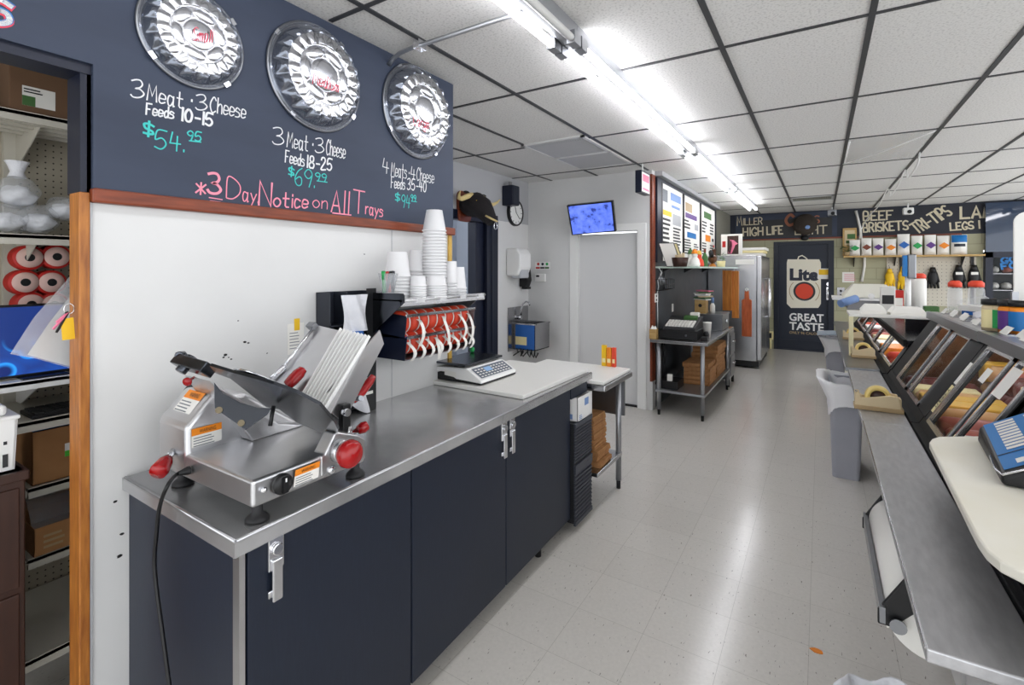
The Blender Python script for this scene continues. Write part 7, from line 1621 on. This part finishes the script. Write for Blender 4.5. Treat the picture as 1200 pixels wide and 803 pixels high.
dispenser(p.x, min(q.x, .372), 3.12, ZR + .001, 'largest looking tan tape dispenser with yellow tape, on the middle steel shelf')
dispenser(.21, .365, 4.86 - .05, ZR + .013, 'tan tape dispenser near the cream leg, with its reflection in the far shelf'); dispenser(.19, .36, 6.0, ZR + .013, 'farthest tan tape dispenser, behind the cream leg of the tray board')
# trash bins
def bin_(x0, x1, y0, y1, h, label, liner):
    t = thing('trash_bin', label, 'trash bin', ((x0 + x1) / 2, (y0 + y1) / 2, 0), 0, 'slim grey trash bins')
    i = .02; g = MB(); n = 6
    lo = rrect(((x0 + x1) / 2, (y0 + y1) / 2, .002), (1, 0, 0), (0, 1, 0), (x1 - x0) / 2 - i, (y1 - y0) / 2 - i * 1.5, .03, n); up = rrect(((x0 + x1) / 2, (y0 + y1) / 2, h), (1, 0, 0), (0, 1, 0), (x1 - x0) / 2, (y1 - y0) / 2, .035, n); m_ = len(lo)
    upi = rrect(((x0 + x1) / 2, (y0 + y1) / 2, h), (1, 0, 0), (0, 1, 0), (x1 - x0) / 2 - .006, (y1 - y0) / 2 - .006, .03, n); loi = rrect(((x0 + x1) / 2, (y0 + y1) / 2, .03), (1, 0, 0), (0, 1, 0), (x1 - x0) / 2 - i - .006, (y1 - y0) / 2 - i * 1.5 - .006, .025, n)
    f = []
    for k, (A, B) in enumerate(((0, 1), (1, 2), (2, 3))):
        for j in range(m_): f.append((A * m_ + j, A * m_ + (j + 1) % m_, B * m_ + (j + 1) % m_, B * m_ + j))
    f += [tuple(range(m_))[::-1], tuple(3 * m_ + j for j in range(m_))]; g.add(lo + up + upi + loi, f, False); g.build('bin', 'bin_grey', t)
    g = MB(); g.prism(rrect(((x0 + x1) / 2, (y0 + y1) / 2, h - .03), (1, 0, 0), (0, 1, 0), (x1 - x0) / 2 + .004, (y1 - y0) / 2 + .004, .035, n), (0, 0, .03)) if False else None
    if liner:
        g = MB(); cx, cy = (x0 + x1) / 2, (y0 + y1) / 2; N_ = 72
        def lf(u, v):
            a = 2 * PI * u; ca, sa = math.cos(a), math.sin(a); ex = .25
            px = (x1 - x0) / 2 * math.copysign(abs(ca) ** .35, ca); py = (y1 - y0) / 2 * math.copysign(abs(sa) ** .35, sa)
            rip = math.sin(a * 19) * .5 + math.sin(a * 31 + 1) * .3
            if v < .35: k = v / .35; s_ = .9 + .12 * k; z = h - .10 + .13 * k
            elif v < .5: k = (v - .35) / .15; s_ = 1.02 + .05 * k; z = h + .03 - .02 * k
            else: k = (v - .5) / .5; s_ = 1.07 + .01 * k; z = h + .01 - .14 * k - .05 * k * (1 + math.sin(a * 2 + 1)) 
            bulge = .08 * max(0, -ca) * max(0, 1 - abs(v - .5) * 3.5)
            return (cx + px * s_ - bulge + .004 * rip * ca * (v > .3), cy + py * s_ + .004 * rip * sa, z + .006 * rip + bulge * .5)
        g.grid(lf, N_, 16); g.build('bag_liner', mat('liner', (252, 252, 254), .35, alpha=.95), t)
    return t
bin_(.055, .268, 4.42, 4.95, .69, 'near grey slim trash bin with white liner, beside the steel work shelf', True)
b_ = bin_(.05, .26, 7.3, 7.85, .69, 'far grey slim trash bin with a tilted lid, near the navy door', True)
g = MB(); a = atz(959, 394, .74); g.obox((.09, 7.42, .77), (.13, 0, .01), (0, .2, 0), (0, 0, .008)); tag(g.build('bin_lid', mat('lid_pale', (176, 190, 205), .4), bevel=.004), 'pale flat lid lying across the far grey trash bin', 'lid')
# paper roll cutter under the shelf
t = thing('paper_roll_cutter', 'white butcher paper roll in a cutter frame hung under the near shelf', 'paper cutter', (.2, 1.95, .6)); cx, cz = .238, .72; y0, y1 = atx(1056, 672, .17).y, atx(1030, 600, .17).y; print('cutter', y0, y1)
g = MB(); g.cyl((cx, y0 + .014, cz - .01), (cx, y1 - .014, cz - .01), .098, n=40); g.build('paper_roll', 'paper', t); g = MB(); g.lathe([(0, 0), (.03, 0), (.03, .004), (0, .004)], (cx, y0 + .012, cz), (0, 1, 0), 20); g.build('core', 'cardboard', t)
for y in (y0, y1 - .012):
    g = MB(); g.prism([(cx + .02, y, .832), (cx - .045, y, .832), (cx - .115, y, cz - .01), (cx - .115, y, cz - .045), (cx - .085, y, cz - .045), (cx - .02, y, cz + .03), (cx + .01, y, cz - .01)], (0, .012, 0)); g.build('end_bracket', 'black', t, bevel=.003)
g = MB(); g.box(cx - .112, cx - .10, y0 - .01, y1 + .01, cz - .035, cz + .005); g.build('cutter_bar', 'steel_dark', t); g = MB(); g.prism([(cx - .092, y0 + .02, cz - .03), (cx - .087, y0 + .02, cz - .03), (cx - .09, y0 + .02, cz - .06), (cx - .095, y0 + .02, cz - .06)], (0, y1 - y0 - .04, 0)); g.build('paper_tail', 'paper', t)
g = MB(); g.cyl((cx - .075, y0 - .012, cz - .03), (cx - .075, y0 - .016, cz - .03), .018); g.build('bolt', 'steel_dark', t)
# small bin with a white bag at the bottom edge
wb_ = thing('waste_basket', 'small waste basket lined with a white bag at the bottom edge, near shelf end', 'waste basket', (.16, 1.62, 0)); g = MB(); g.lathe([(0, .002), (.10, .002), (.12, .26), (.115, .26), (.095, .01), (0, .01)], (.175, 1.67, 0), (0, 0, 1), 24); g.build('basket', 'bin_grey', wb_)
g = MB(); g.grid(lambda u, v: (lambda a, r, z: (.175 + r * math.cos(a), 1.67 + r * math.sin(a), z))(2 * PI * u, (.115 + .03 * math.sin(PI * v)) * (1 + .05 * math.sin(9 * 2 * PI * u)), (.17 + .20 * math.sin(PI * v * .8)) + .012 * math.sin(2 * PI * u * 5 + 1)), 48, 10); g.build('bag_liner', 'bag_white', wb_)
q = atz(957, 763, .001); g = MB(); g.prism([(q.x + .022 * math.cos(k * PI / 5) * (1 + .25 * math.sin(3 * k)), q.y + .014 * math.sin(k * PI / 5), .0005) for k in range(10)], (0, 0, .003)); tag(g.build('floor_scrap', 'orange'), 'small orange scrap lying on the floor near the bottom edge', 'scrap')
